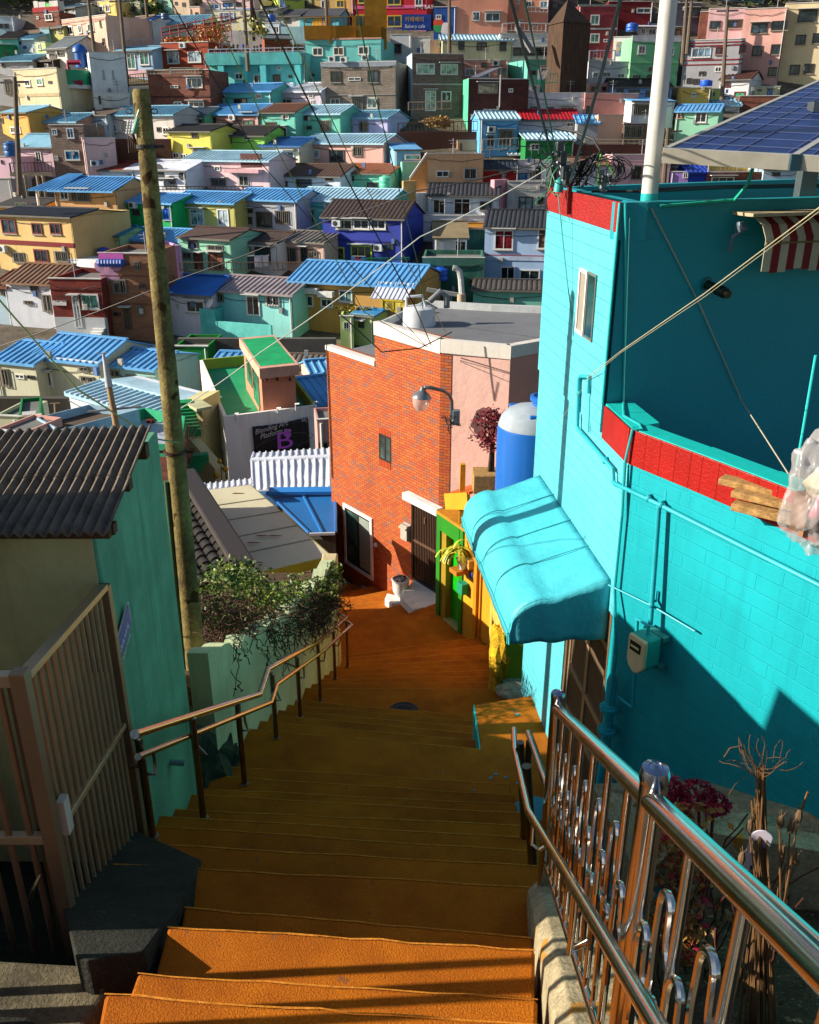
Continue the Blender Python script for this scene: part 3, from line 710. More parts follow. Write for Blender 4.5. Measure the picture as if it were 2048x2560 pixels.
lo2, hi2 = (aw0, mid) if lo > aw0+.01 else (mid, aw1)
mb = MB(); mb.ring(frL, lo2, hi2, zb, zt, .012, .016, .022); mb.build('window_frame', flat('6a6458', .6), wr)
mb = MB(); mb.fb(frL, lo2+.012, hi2-.012, zb+.02, zt-.02, .016, .018); mb.build('pane', glass('14383a'), wr)
# door: brown aluminium louvre leaves
dm = flat('7b6650', .4, .35); dk = flat('2a2019', .6)
def faL(Y): return (onL(Y)-frL.o).dot(frL.u)
fa0, fa1 = sorted((faL(DY0), faL(DY1)))
dr = MB(); dr.fb(frL, fa0, fa1, ZG, DZ, -.10, -.07); dob = dr.build('door', dk, th); dob['o_'] = tuple(th['o_'])
mb = MB(); mb.ring(frL, fa0, fa1, ZG, DZ, .04, -.06, -.01); mb.build('door_frame', dm, dob, bevel=.003)
mdp = (fa0+fa1)/2
for k, (x0, x1) in enumerate(((fa0+.04, mdp), (mdp, fa1-.04))):
    mb = MB()
    n = 14
    for i in range(n): x = x0+.03+(x1-x0-.06)*i/(n-1); mb.tube([frL.P(x, ZG+.05, -.05), frL.P(x, DZ-.05, -.05)], .009, 6)
    mb.build('slats', flat('8f7a62', .35, .4), dob, smooth=True)
    mb = MB(); mb.ring(frL, x0, x1, ZG+.04, DZ-.04, .03, -.055, -.03)
    for z in (-3.3, -3.95, -4.35): mb.fb(frL, x0+.03, x1-.03, z, z+.05, -.05, -.028)
    mb.build('leaf_frame', flat('a58e74', .35, .4), dob, bevel=.002)
# grey sill / step by the door
# ---- awning ----
aw = thing('door_awning', 'bright turquoise vinyl awning curving out over the doorway', 'awning', (.9, 6.2, -3.2))
Yn, Yf = 5.26, 7.22; AZ = -2.70
out = nL
prof = []
OD = .66
for k in range(9): t = k/8; prof.append((OD*.62*t, -.03-.13*t))
for k in range(1, 10):
    t = k/9*math.pi/2; prof.append((OD*.62+OD*.38*math.sin(t), -.15-.20*(1-math.cos(t))))
prof += [(OD+.01, -.40), (OD+.012, -.47)]
mb = MB(); mb.fixn = False; nY = 34; rows = []
for j in range(nY+1):
    Y = Yn+(Yf-Yn)*j/nY; row = []
    for i, (o_, z_) in enumerate(prof):
        s = math.sin(math.pi*min(1, i/14)); rip = .008*math.sin(j*1.7+i*.5)*s*.6+.007*math.sin(j*.55-i*.45)*s-.006*math.sin(math.pi*j/17)**2*s+random.uniform(-.001, .001)
        zz = z_+rip; oo = o_
        if i == len(prof)-1: zz += .006*math.sin(j*1.25)
        row.append(onL(Y)+out*oo+V((0, 0, AZ+zz)))
    rows.append(row)
vs = [p for r in rows for p in r]; np_ = len(prof)
mb.add(vs, [(j*np_+i, j*np_+i+1, (j+1)*np_+i+1, (j+1)*np_+i) for j in range(nY) for i in range(np_-1)])
AWM = paint('44b4c2', .55, .22, 1.6, .7, .7, bs=7, dirt='0b8f8c', spec=.5)
mb.build('canopy_sheet', AWM, aw, smooth=True, sol=.008)
for jj in (9, 17, 26):
    Y = Yn+(Yf-Yn)*jj/nY; mb = MB(); mb.tube([onL(Y)+out*(o_+.002)+V((0, 0, AZ+z_+.012)) for o_, z_ in prof], .0045, 6); mb.build('seam', paint('36a0ac', .6), aw, smooth=True)
mb = MB(); mb.tube([onL(Yn+(Yf-Yn)*j/nY)+out*(OD+.018)+V((0, 0, AZ-.40+.004*math.sin(j*.8))) for j in range(nY+1)], .007, 6); mb.build('hem', paint('36a0ac', .6), aw, smooth=True)
# near end flap
mb = MB(); mb.fixn = False; n = len(prof); K = 8; rows = []
for i, (o_, z_) in enumerate(prof):
    row = []
    for k in range(K+1):
        t = k/K; zb_ = -.48+.004*math.sin(i*1.6); z = z_+(zb_-z_)*t
        row.append(onL(Yn)+out*o_+V((0, -.004-.012*t*math.sin(i*1.1), AZ+z)))
    rows.append(row)
vs = [p for r in rows for p in r]; mb.add(vs, [(i*(K+1)+k, i*(K+1)+k+1, (i+1)*(K+1)+k+1, (i+1)*(K+1)+k) for i in range(n-1) for k in range(K)])
mb.build('end_flap', AWM, aw, smooth=True, sol=.006)
mb = MB()
for Y in (Yn+.02, Yf-.02):
    mb = MB(); mb.tube([onL(Y)+out*o_+V((0, 0, AZ+z_-.02)) for o_, z_ in prof], .012, 8); mb.build('awning_frame', flat('2f8f90', .4), aw)
mb = MB(); pp = [onL(Yn)+V((0, -.008, AZ-.035)), onL(Yn)+out*OD*.62+V((0, -.008, AZ-.2)), onL(Yn)+out*OD*.95+V((0, -.008, AZ-.33)), onL(Yn)+out*OD+V((0, -.01, AZ-.7))]
# ---- pipes on the walls ----
PT = flat('189eaa', .5)
pipes = thing('gas_pipe', 'turquoise painted gas pipe running along the block wall to the meter', 'pipe', (1.5, 4.8, -2.4))
def ptL(x, y, d=.03): a, z = frL.hit(x, y); return frL.P(a, z, d)
def ptW(x, y, d=.03): a, z = frW.hit(x, y); return frW.P(a, z, d)
zz2 = lambda x, y: (1340+x/4.313, 800+y/4.313)
c3 = lambda x, y: (1500+x/3.148, 1100+y/3.148)
mb = MB(); mb.tube([ptL(*zz2(610, 790)), ptL(*zz2(618, 610)), ptL(*zz2(525, 605)), ptL(*zz2(510, 640)), ptL(*zz2(490, 1140)), ptL(*zz2(500, 1175)), ptL(*zz2(880, 1610)), ptL(*zz2(885, 1740))], .014, 12)
mb.tube([ptL(*zz2(885, 1740)), ptW(*c3(150, 335), .035), ptW(*c3(500, 500), .035), ptW(*c3(1100, 800), .035), ptW(*c3(1725, 1110), .035), ptW(2200, 1530, .035)], .014, 12); mb.build('pipe_run', PT, pipes, smooth=True)
mb = MB(); mb.tube([ptL(*zz2(605, 810), .015), ptL(*zz2(590, 1210), .015)], .005, 6); mb.build('thin_conduit', PT, pipes, smooth=True)
mb = MB(); mb.tube([ptW(*c3(510, 500), .045), ptW(*c3(455, 1430), .06)], .016, 12); mb.build('drop_pipe', PT, pipes, smooth=True)
for x, y in ((640, 0), (0, 0)): pass
for q in (ptL(*zz2(795, 1520), .03), ptW(*c3(415, 455), .035), ptW(*c3(520, 505), .04), ptW(*c3(462, 1280), .06), ptL(*zz2(505, 790), .03)):
    mb = MB(); mb.ball(q, .021, 10); mb.box(q+V((.02, .03, .01)), (.05, .012, .02), .6); mb.box(q+V((.035, .045, .04)), (.012, .012, .07), .6); mb.build('pipe_clip', PT, pipes)
mb = MB(); mb.tube([ptW(*c3(105, 1130), .04), ptW(*c3(460, 1300), .04), ptW(*c3(640, 1415), .03), ptW(*c3(770, 1500), .02)], .006, 6); mb.build('thin_conduit', PT, pipes, smooth=True)
mb = MB(); mb.tube([ptW(*c3(215, 180), .02), ptW(*c3(235, 500), .02) if False else ptL(1563, 1290, .02), ptL(1545, 1470, .02), ptL(1548, 1640, .02), ptL(1535, 1760, .03)], .009, 8); mb.build('thin_conduit', flat('0e8c92', .4), pipes, smooth=True)
# gas meter
gmt = thing('gas_meter', 'cream gas meter box with small display hanging on the turquoise block wall', 'meter', ptW(*c3(450, 1700), .05))
a0, z1 = frW.hit(*c3(380, 1440)); a1, _ = frW.hit(*c3(570, 1530)); a0, a1 = sorted((a0, a1)); _, z0 = frW.hit(*c3(460, 1740))
ac_, w_ = (a0+a1)/2, .075
pr = [(-w_, .0), (w_, .0), (w_, -.19), (w_*.75, -.215), (w_*.3, -.25), (-w_*.3, -.25), (-w_*.8, -.215), (-w_, -.18)]
cr = paint('cdb98e', .5, .2, 4, .1, .3)
mb = MB(); mb.prism([frW.P(ac_+x, z1+z, .05) for x, z in pr], frW.n*.11); mb.build('meter_body', [paint('1d9d92', .5)], gmt, bevel=.012)
mb = MB(); mb.prism([frW.P(ac_+x, z1+z-.001, .155) for x, z in pr], frW.n*.03); mb.build('meter_cover', cr, gmt, bevel=.012)
mb = MB(); mb.fb(frW, ac_-.05, ac_+.04, z1-.10, z1-.035, .186, .19); mb.build('meter_display', flat('1c2418', .3), gmt)
mb = MB(); mb.fb(frW, ac_-.04, ac_+.03, z1-.075, z1-.06, .191, .193); mb.build('meter_dial', flat('c8c080', .5), gmt)
mb = MB(); mb.fb(frW, ac_-.09, ac_+.09, z1-.03, z1, .0, .05); mb.fb(frW, ac_-.09, ac_+.09, z1-.23, z1-.2, .0, .05); mb.build('meter_bracket', flat('28807c', .5), gmt)
mb = MB(); mb.tube([frW.P(ac_+.0, z1-.01, .10), frW.P(ac_+.0, z1+.06, .10), frW.P(ac_-.1, z1+.06, .10), frW.P(ac_-.1, z1-.62, .05), frW.P(ac_-.26, z1-.62, .05)], .012, 10)
mb.build('inlet_pipe', PT, gmt, smooth=True)
# drain stack in the corner
ds = thing('drain_stack', 'turquoise upright drain stack with flanged joints beside the louvred door', 'pipe', ptW(1545, 1880, .1))
aS, _ = frW.hit(1553, 1700)
_, zt_ = frW.hit(1557, 1680)
mb = MB(); mb.tube([frW.P(aS, ZG, .08), frW.P(aS, zt_-.05, .08), frW.P(aS, zt_, .08)], [.035, .035, .02], 16); mb.build('stack_pipe', PT, ds, smooth=True)
for dz in (.16, .34): mb = MB(); mb.lathe([(.036, 0), (.065, .003), (.065, .03), (.05, .032), (.05, .045), (.036, .047)], frW.P(aS, zt_-dz-.12, .08), 20); mb.build('flange', PT, ds)
# flue on the shaded wall
frU = Fr(A, nU)
def ptU(x, y, d=.0): a, z = frU.hit(x, y); return frU.P(a, z, d)
fl = thing('flue', 'dark perforated boiler flue sticking out of the shaded turquoise wall', 'flue', ptU(1770, 712))
q = ptU(1765, 710); ax = (nU+V((.35, -.15, -.28))).normalized(); mb = MB(); mb.lathe([(.03, -.02), (.03, .10), (.036, .10), (.036, .17), (.03, .172)], q, 18, ax); mb.build('flue_pipe', flat('17302e', .4, .6), fl)
mb = MB(); mb.lathe([(.026, .172), (.026, .20), (.001, .20)], q, 16, ax); mb.build('flue_cap', flat('5a4a30', .4, .6), fl)
mb = MB(); mb.lathe([(.034, .0), (.05, .0), (.05, .008), (.034, .01)], q, 18, ax); mb.build('flue_collar', flat('0c6f70', .5), fl)
# striped roller awning
sa = thing('striped_awning', 'red and cream striped retractable awning rolled up below the turquoise parapet', 'awning', ptU(1950, 600, .1))
a0, zt0 = frU.hit(1870, 520); _, zb0 = frU.hit(1860, 630)
a0 = frU.hit(1860, 560)[0]-.02; stripe = .062
cr1, rd1 = paint('b6ae92', .8, .2, 3, .1, .3), paint('7a1512', .8, .2, 3, .1, .2)
zt0 = ZT-.09
for k in range(20):
    x0 = a0+k*stripe; mb = MB(); pts2 = [(.10, zt0), (.20, zt0-.05), (.25, zt0-.13), (.25, zt0-.33-.01*math.sin(k*1.2))]
    for (d0, z0), (d1, z1_) in zip(pts2, pts2[1:]):
        mb.face([frU.P(x0, z0, d0), frU.P(x0+stripe, z0, d0), frU.P(x0+stripe, z1_, d1), frU.P(x0, z1_, d1)])
    mb.build('stripe_cloth', rd1 if k % 2 else cr1, sa, sol=.004)
mb = MB(); mb.fb(frU, a0-.08, a0+1.6, zt0+.0, zt0+.02, .0, .2); mb.build('awning_hood', paint('b8a888', .6), sa)
mb = MB(); mb.lathe([(.035, 0), (.035, .03), (.02, .035)], frU.P(a0-.07, zt0-.07, .1), 14, -uU); mb.tube([frU.P(a0-.05, zt0-.07, .12), frU.P(a0-.12, zt0-.13, .08), frU.P(a0-.11, zt0-.22, .06)], .012, 8); mb.build('arm_bracket', flat('6a7a86', .4, .5), sa)
mb = MB(); mb.tube([frU.P(a0, zt0-.155, .262), frU.P(a0+1.5, zt0-.155, .262)], .006, 6); mb.build('front_bar', flat('7a6a3a', .5), sa)
# white flag pole on the roof corner
fp = thing('white_pole', 'thick white painted pole rising from the turquoise roof corner', 'pole', (1.7, 5.9, -.6))
p0 = PY(1622, 506, 5.72); p0 = PY(1622, 506, 5.98)
mb = MB(); mb.tube([at(p0, ZT-.2), at(p0, 2.6)], .052, 28); mb.build('pole_tube', flat('c4c2ba', .35), fp, smooth=True)
mb = MB(); mb.lathe([(.053, 0), (.0535, .055), (.053, .06)], at(p0, ZT-.02), 28); mb.build('painted_foot', flat('18aaa6', .4), fp)
# steel joint strap on it
# solar panel
sp = thing('solar_panel', 'large tilted blue solar panel with pale frame mounted over the turquoise roof', 'solar panel', (3, 6, 0))
A_ = PY(1664, 372, 5.55); B_ = PY(2048, 392, 5.25); C_ = PY(2048, 202, 8.2)
e1 = (B_-A_); e2 = (C_-A_); L1 = e1.length; L2 = e2.length; u1 = e1.normalized(); nP = e1.cross(e2).normalized(); nP = nP if nP.z > 0 else -nP; u2 = nP.cross(u1)
if u2.dot(e2) < 0: u2 = -u2
u2d = (C_-A_).normalized()
def SPt(s, t, h=0): return A_+u1*s+u2d*t+nP*h
PVM, n_, l_, b_ = newmat('photovoltaic_cells'); b_.inputs['Roughness'].default_value = .3; b_.inputs['Specular IOR Level'].default_value = .2
tc = n_.new('ShaderNodeTexCoord'); nz = noise(n_, l_, tc.outputs['Object'], 6, 3); rr = ramp(n_, l_, nz.outputs[0], [(.3, lin('0c1a44')), (.7, lin('142c68'))]); l_.new(rr.outputs[0], b_.inputs['Base Color'])
mb = MB(); mb.prism([SPt(.03, .03), SPt(2.6, .03), SPt(2.6, 4.2), SPt(.03, 4.2)], nP*-.03); mb.build('cell_sheet', PVM, sp)
fm = flat('c2beb0', .35, .4); 
def spbar(s0, t0, s1, t1, w, h, mat, nm):
    mb = MB(); p, q = SPt(s0, t0), SPt(s1, t1); d = (q-p).normalized(); sd = d.cross(nP).normalized()*(w/2)
    mb.hexa([p-sd-nP*h, p+sd-nP*h, q+sd-nP*h, q-sd-nP*h], [p-sd+nP*.006, p+sd+nP*.006, q+sd+nP*.006, q-sd+nP*.006]); return mb.build(nm, mat, sp)
spbar(-.01, 0, 2.6, 0, .035, .075, fm, 'panel_frame'); spbar(0, 0, 0, 4.2, .03, .06, fm, 'panel_frame'); 
ml_ = flat('5c6a94', .4)
s_ = .13
while s_ < 2.6:
    if abs(s_-.52) > .04: spbar(s_, .02, s_, 4.2, .0035, -.002, ml_, 'cell_line')
    s_ += .13
t_ = .2
while t_ < 4.2: spbar(.02, t_, 2.6, t_, .003, -.0025, ml_, 'cell_line'); t_ += .26
spbar(.70, 0, .70, 4.2, .035, .03, fm, 'panel_frame')
q = SPt(.70, -.0); mb = MB(); mb.box(q+V((0, -.02, -.035)), (.06, .03, .085)); mb.build('frame_clip', flat('3a5a66', .4, .6), sp)
q = PY(2018, 440, 5.6); mb = MB(); q = PY(2018, 440, 6.75); mb.box((q.x, 6.75, -.2), (.11, .11, .8)); mb.build('support_post', flat('6a7476', .45, .7), sp)
# wires draped over the roof edge, planks, rubbish bag, rebar
wb = thing('timber_plank', 'longest weathered plank at the top of the stack on the red parapet', 'plank', frW.P(1, ZP, .1))
def plank(x, y, ln, w, h, d, lab, ob=None):
    a, z = frW.hit(x, y); p = frW.P(a, z, d); u = (V((.78, -.62, 0))).normalized(); mb = MB(); v_ = V((.62, .78, 0))*w
    dz = V((0, 0, h)); mb.hexa([p, p+u*ln, p+u*ln+v_, p+v_], [p+dz, p+u*ln+dz, p+u*ln+v_+dz, p+v_+dz]); return mb
wood = ground_mat('raw_wood', '8a6a40', 'b58e58', 14, .4, 60)
bpy.data.objects.remove(wb)
tag(plank(1828, 1203, .62, .09, .035, .10, '').build('timber_plank', wood, bevel=.003), 'topmost and longest plank of the stack poking over the red parapet', 'plank', 'planks on the parapet')
tag(plank(1870, 1232, .52, .08, .035, .13, '').build('timber_plank', wood, bevel=.003), 'middle plank of the stack with peeling grey bark on its side', 'plank', 'planks on the parapet')
tag(plank(1880, 1262, .5, .08, .04, .16, '').build('timber_plank', wood, bevel=.003), 'lowest short plank with a turquoise paint dot by its end', 'plank', 'planks on the parapet')
bagp = frW.hit(2062, 1235); bc = frW.P(bagp[0], bagp[1], .12)
bagm, n_, l_, b_ = newmat('clear_plastic'); b_.inputs['Base Color'].default_value = (.5, .48, .47, 1); b_.inputs['Roughness'].default_value = .25; b_.inputs['Alpha'].default_value = .38
bt = thing('rubbish_bag', 'clear plastic bag stuffed with packaging resting on the planks', 'bag', bc-V((0, 0, .22)))
r_ = rock(bc+V((.05, 0, .02)), (.15, .13, .24), 91, sub=5, fold=.07); r_.build('bag_film', bagm, bt, smooth=True)
mb = MB(); mb.box(bc+V((.05, .02, -.08)), (.17, .1, .2), .3); mb.build('cardboard_piece', paint('8a6242', .9), bt)
r_ = rock(bc+V((.08, -.03, -.03)), (.07, .06, .09), 93); r_.build('pink_wrapper', flat('c0205a', .35), bt, smooth=True)
r_ = rock(bc+V((.06, -.02, .08)), (.07, .07, .07), 94); r_.build('paper_scrap', flat('cfc3a4', .7), bt, smooth=True)
random.seed(11)
mb = MB(); mb.tube([PY(2040, 888, 5.0), PY(1992, 1170, 5.0)], .009, 8)
tag(mb.build('rebar', flat('28c0bc', .45), smooth=True), 'thin turquoise painted reinforcing bar leaning on the balcony', 'rod')
mb = MB(); mb.tube(cable([ptU(1624, 520, .02), ptU(1745, 760, .02), ptU(1850, 1000, .02), PY(1978, 1195, 4.7)], .004), .0045, 5)
tag(mb.build('wall_wire', flat('a8a28c', .6)), 'thin pale wire hanging across the shaded turquoise wall', 'wire')
mb = MB(); mb.tube([at(A+V((.02, -.02, 0)), ZT), ptU(1562, 700, .015), ptU(1556, 1000, .015), PZ(1560, 1040, ZP+.012), PZ(1600, 1062, ZP+.012), PZ(1606, 1074, ZP+.012), PZ(1582, 1073, ZP+.01)]+[ptL(1576, 1150, .03), ptL(1563, 1290, .02)], .009, 8)
tag(mb.build('corner_cable', flat('1d9fa0', .4), smooth=True), 'turquoise cable following the inner corner and over the parapet', 'cable')

# ================= RIGHT RAILING =================
RA = V((.571, 2.87, -2.05)); dR = V((-.125, -1.57, .918)); DRN = dR.normalized()
def rail(s, h=0, off=0):    # s in spans (0 post1, 1 post2), h metres above/below top rail, off toward garden
    p = RA+dR*s; return V((p.x+off, p.y, p.z+h))
rr_ = thing('ornate_railing', 'polished steel railing with curled rods and capped posts on the right', 'railing', (.5, 2, -2.9))
mb = MB(); mb.tube([rail(0), rail(1.9)], .022, 18); mb.build('top_rail', STEEL, rr_, smooth=True)
mb = MB(); mb.tube([rail(0, -.77), rail(1.9, -.77)], .013, 12); mb.build('bottom_rail', STEEL, rr_, smooth=True)
for s in (0, 1):
    p = rail(s); mb = MB(); mb.tube([V((p.x, p.y, p.z-.92)), V((p.x, p.y, p.z+.05))], .025 if s else .026, 22)
    mb.build('post', STEEL, rr_, smooth=True)
    mb = MB(); mb.lathe([(.0265, .0), (.0275, .006), (.0275, .02), (.024, .03), (.013, .034), (.012, .032), (.006, .036), (.0001, .037)], V((p.x, p.y, p.z+.045)), 26); mb.build('post_cap', flat('aab4c4', .12, 1), rr_, smooth=True)
nb = 26
L_ = dR.length
for i in range(1, nb):
    s = i*(1.9/nb)
    if abs(s-1) < .02: continue
    if i % 2 == 0:
        mb = MB(); mb.tube([rail(s), rail(s, -.77)], .0095, 10); mb.build('baluster', STEEL, rr_, smooth=True)
    for hh, fl_ in (((-.17, 1), (-.42, 1)) if i % 2 else ((-.30, 1),)):
        w = 1.9/nb; pts2 = [(0, hh-.34), (.08, hh-.2), (.0, hh-.1), (.02, hh-.03)]
        for k in range(7): t = math.pi*(1-k/6); pts2.append((.30+.28*math.cos(t), hh-.01+.035*math.sin(t)))
        pts2 += [(.66, hh-.08), (.95, hh-.115), (1.0, hh-.06), (.96, hh-.25), (1.12, hh-.42)]
        if hh-.42 < -.77: pts2 = [(a, max(b, -.765)) for a, b in pts2]
        P_ = [rail(s+a*w, b) for a, b in pts2]
        # smooth the path
        Q = []
        for k in range(len(P_)-1):
            p0, p1, p2, p3 = P_[max(k-1, 0)], P_[k], P_[k+1], P_[min(k+2, len(P_)-1)]
            for j in range(3):
                t = j/3; Q.append(.5*((2*p1)+(p2-p0)*t+(2*p0-5*p1+4*p2-p3)*t*t+(3*p1-p0-3*p2+p3)*t**3))
        Q.append(P_[-1]); mb = MB(); mb.tube(Q, .0078, 8); mb.build('scroll_rod', STEEL, rr_, smooth=True)
h2 = thing('low_handrail', 'lower steel handrail bracketed to the stair side of the ornate railing', 'handrail', (.5, 3, -3.7))
HP = [V((.616, 4.33, -3.24)), V((.573, 3.95, -3.09)), V((.484, 2.85, -2.54)), V((.45, 2.04, -2.01)), V((.362, .9, -1.20)), V((.31, .3, -.78))]
mb = MB(); mb.tube(HP, .0165, 14); mb.build('rail_tube', STEEL, h2, smooth=True)
mb = MB(); mb.tube([PZ(1313, 2094, -3.7), V((.60, 3.95, -3.04))], .022, 14); mb.build('rail_post', DSTEEL, h2, smooth=True)
mb = MB(); mb.tube([PZ(1332, 2163, -3.5), V((.575, 3.53, -2.86))], .024, 14); mb.build('rail_post', DSTEEL, h2, smooth=True)
for s in (.12, .72, 1.3):
    p = rail(s, -.45); q = min(((HP[k].lerp(HP[k+1], t/10) for k in range(len(HP)-1) for t in range(11))), key=lambda v: abs(v.y-p.y))
    mb = MB(); mb.tube([rail(s, -.60), rail(s, -.64)+V((-.05, 0, 0)), V((q.x+.0, q.y, q.z-.12)), V((q.x, q.y, q.z-.01))], .009, 10); mb.build('bracket', STEEL, h2, smooth=True)
h3 = thing('far_handrail', 'short steel handrail slanting from the first capped post toward the doorway', 'handrail', (.65, 3.5, -3.6))
mb = MB(); mb.tube([V((.657, 4.03, -3.04)), V((.629, 3.28, -2.75)), V((.59, 2.9, -2.55))], .019, 14); mb.build('rail_tube', STEEL, h3, smooth=True)
mb = MB(); mb.tube([V((.655, 3.98, -3.06)), V((.655, 3.98, -3.75))], .019, 12); mb.build('rail_post', DSTEEL, h3, smooth=True)
# curb under the railing
mb = MB()
def curbsec(s, ex=0):
    p = rail(s, -.90); x = p.x; z = p.z
    return [V((x-.075-ex, p.y, z-1.5)), V((x-.06-ex*.5, p.y, z-.05)), V((x-.02, p.y, z)), V((x+.16, p.y, z+.005)), V((x+.18, p.y, z-1.5))]
secs = [curbsec(-.03), curbsec(.12), curbsec(.45, .0), curbsec(.8, .01), curbsec(1.2, .02), curbsec(1.9, .02)]
for a, b in zip(secs, secs[1:]): mb.hexa(a, b)
struct(mb.build('kerb', M_CONC, bevel=.006))
# garden soil and planter border
mb = MB(); g0 = []
NX, NY = 26, 22
for j in range(NY+1):
    for i in range(NX+1):
        x = .62+3.4*i/NX; y = .5+3.05*j/NY; g0.append(V((x, y, -3.72+.60*(3.5-y)+random.uniform(-.02, .02))))
mb.add(g0, [(j*(NX+1)+i, j*(NX+1)+i+1, (j+1)*(NX+1)+i+1, (j+1)*(NX+1)+i) for j in range(NY) for i in range(NX)]); struct(mb.build('garden_soil', M_SOIL))
mb = MB(); tp = [PZ(1745, 2075, -3.32), PZ(1760, 2052, -3.32), PZ(1850, 2050, -3.30), PZ(2048, 2085, -3.26), PZ(2300, 2140, -3.2), PZ(2300, 2190, -3.2), PZ(2048, 2128, -3.26), PZ(1850, 2095, -3.30)]
mb.hexa([V((p.x, p.y, -4.3)) for p in tp], tp)
r_ = rock(PZ(1850, 2075, -3.36), (.22, .08, .07), 55); mb.add(r_.v, r_.f)
tag(mb.build('planter_border', M_CONC, bevel=.012), 'rough concrete border wall of the flower bed with turquoise splashes', 'wall')
random.seed(21)
mb = MB(); q = [PZ(1480, 1960, -3.72), PZ(1780, 1950, -3.66), PZ(2060, 2035, -3.34), PZ(2300, 2100, -3.1), PZ(2300, 2150, -3.2), PZ(2048, 2090, -3.40), PZ(1760, 2060, -3.62), PZ(1600, 2200, -3.9)]
mb.prism(q, (0, 0, -.6)); struct(mb.build('concrete_apron', M_CONC))
mb = MB(); mb.prism([V((.66, 2.95, -3.95)), V((1.5, 3.55, -3.95)), V((1.9, 4.2, -3.95)), V((1.35, 5.1, -4.6)), V((.7, 4.2, -4.6))], (0, 0, -.5)); struct(mb.build('door_apron', flat('0f86a0', .5)))
# cockscomb flowers
def polyline(p, d, n, step, wob):
    q = [V(p)]; d = V(d).normalized()
    for k in range(n): d = (d+V((random.gauss(0, wob), random.gauss(0, wob), random.gauss(0, wob)))).normalized(); q.append(q[-1]+d*step)
    return q
FLM = leafmat('7a0f2c', 'b0203e', 'petal_magenta'); DRY = leafmat('6a4a20', 'a07838', 'dry_leaf')
fl1 = thing('cockscomb_plant', 'tall magenta cockscomb flowers growing behind the second capped post', 'plant', (1.35, 2.6, -3.2))
mf = MB(); mf.fixn = False; ms = MB(); mlf = MB(); mlf.fixn = False
for (x, y, Y, r) in [(1660, 1965, 3.05, .085), (1625, 1975, 3.1, .06), (1745, 1985, 3.0, .08), (1785, 2010, 2.95, .07), (1700, 1995, 3.05, .05)]:
    c = PY(x, y, Y); base = V((1.22+random.uniform(-.05, .1), 2.75, -3.25))
    ms.tube([base, base.lerp(c, .5)+V((.03, 0, -.05)), c], .007, 5)
    for _ in range(420):
        d = V((random.gauss(0, 1), random.gauss(0, 1), random.gauss(.3, .7))).normalized(); leaf(mf, c+V((d.x*r, d.y*r, d.z*r*.6))*random.uniform(.7, 1), .022)
for _ in range(700):
    t = random.random(); c = PY(1700+random.gauss(0, 40), 2010+t*400, 2.9-t*.45); leaf(mlf if random.random() < .8 else mf, c, .045)
for _ in range(26):
    ms.tube(polyline((1.22+random.gauss(0, .1), 2.7+random.gauss(0, .15), -3.25), (random.gauss(0, .15), 0, 1), 8, .08, .12), .004, 4)
mf.build('flower_head', FLM, fl1); mlf.build('foliage', DRY, fl1); ms.build('stems', paint('5a2a20', .8), fl1)
# dried stalk bundle
st_ = thing('dried_stalks', 'bundle of dry brown stalks with seed pods tied upright in the flower bed', 'plant', (1.65, 2.5, -3.1))
ms = MB(); b0_ = PY(1930, 2420, 2.2); b0_.z = -2.98; t1 = PY(1905, 1935, 2.75); 
for k in range(44):
    o1 = V((random.gauss(0, .03), random.gauss(0, .03), 0)); o2 = V((random.gauss(0, .010), random.gauss(0, .01), random.uniform(-.15, .05)))
    m_ = b0_.lerp(t1, .55)+o1*.5; ms.tube([b0_+o1*1.3, m_+V((random.gauss(0, .012), random.gauss(0, .012), 0)), t1+o2], random.uniform(.002, .004), 5)
for k in range(26): ms.tube(polyline(t1+V((0, 0, -.03)), (random.gauss(-.1, .5), random.gauss(0, .3), 1), 8, .024, .35), .0012, 4)
ms.tube([t1+V((0, 0, -.03)), PY(1880, 1900, 2.75), PY(1850, 1865, 2.75), PY(1825, 1870, 2.75), PY(1810, 1893, 2.75)], .0025, 4)
pods = [(1998, 2040), (1952, 2055), (1978, 2068), (1875, 2065), (1855, 2145), (1858, 2195), (1955, 2130), (1885, 2120), (1990, 2150)]
mpd = MB()
for x, y in pods:
    c = PY(x, y, 2.5); bb = b0_+V((random.uniform(-.05, .1), .1, random.uniform(0, .2))); mid_ = bb.lerp(c, .5)+V((.02, 0, 0)); ms.tube([bb, mid_, c-V((0, 0, .02))], .0035, 5)
    mpd.lathe([(.002, -.03), (.011, -.022), (.014, 0), (.009, .02), (.003, .035)], c, 8)
    for j in range(4): mpd.tube([c+V((0, 0, .015)), c+V((.012*math.cos(j*1.57), .012*math.sin(j*1.57), .045))], .0015, 4)
ms.tube([PY(2002, 2030, 2.5), PY(2020, 1980, 2.5)], .004, 5)
ms.build('stalks', paint('6a4a26', .9, .5, 9), st_); mpd.build('seed_pods', paint('6a5238', .9), st_)
# small plant marker with writing
pmk = thing('plant_marker', 'white rounded plant marker with black handwriting half hidden by dry stalks', 'marker', PY(1885, 2200, 2.62))
frK = Fr(PY(1885, 2200, 2.6), (-.35, -1)); mb = MB(); pts2 = []
a0, z0 = frK.hit(1885, 2150)
for k in range(24):
    t = 2*math.pi*k/24; pts2.append((a0+.037*math.cos(t), z0+(.115 if math.sin(t) > 0 else -.115)+.035*math.sin(t)))
mb.prism([frK.P(a+.10*(z-z0), z, 0) for a, z in pts2], frK.n*.006); mb.build('marker_plate', flat('b8b2c0', .5), pmk)
text('국화', frK, a0+.024, z0-.02, .045, BLACKC, pmk, .008, -1.5)
text('들꽃', frK, a0-.008, z0-.02, .03, BLACKC, pmk, .008, -1.5)
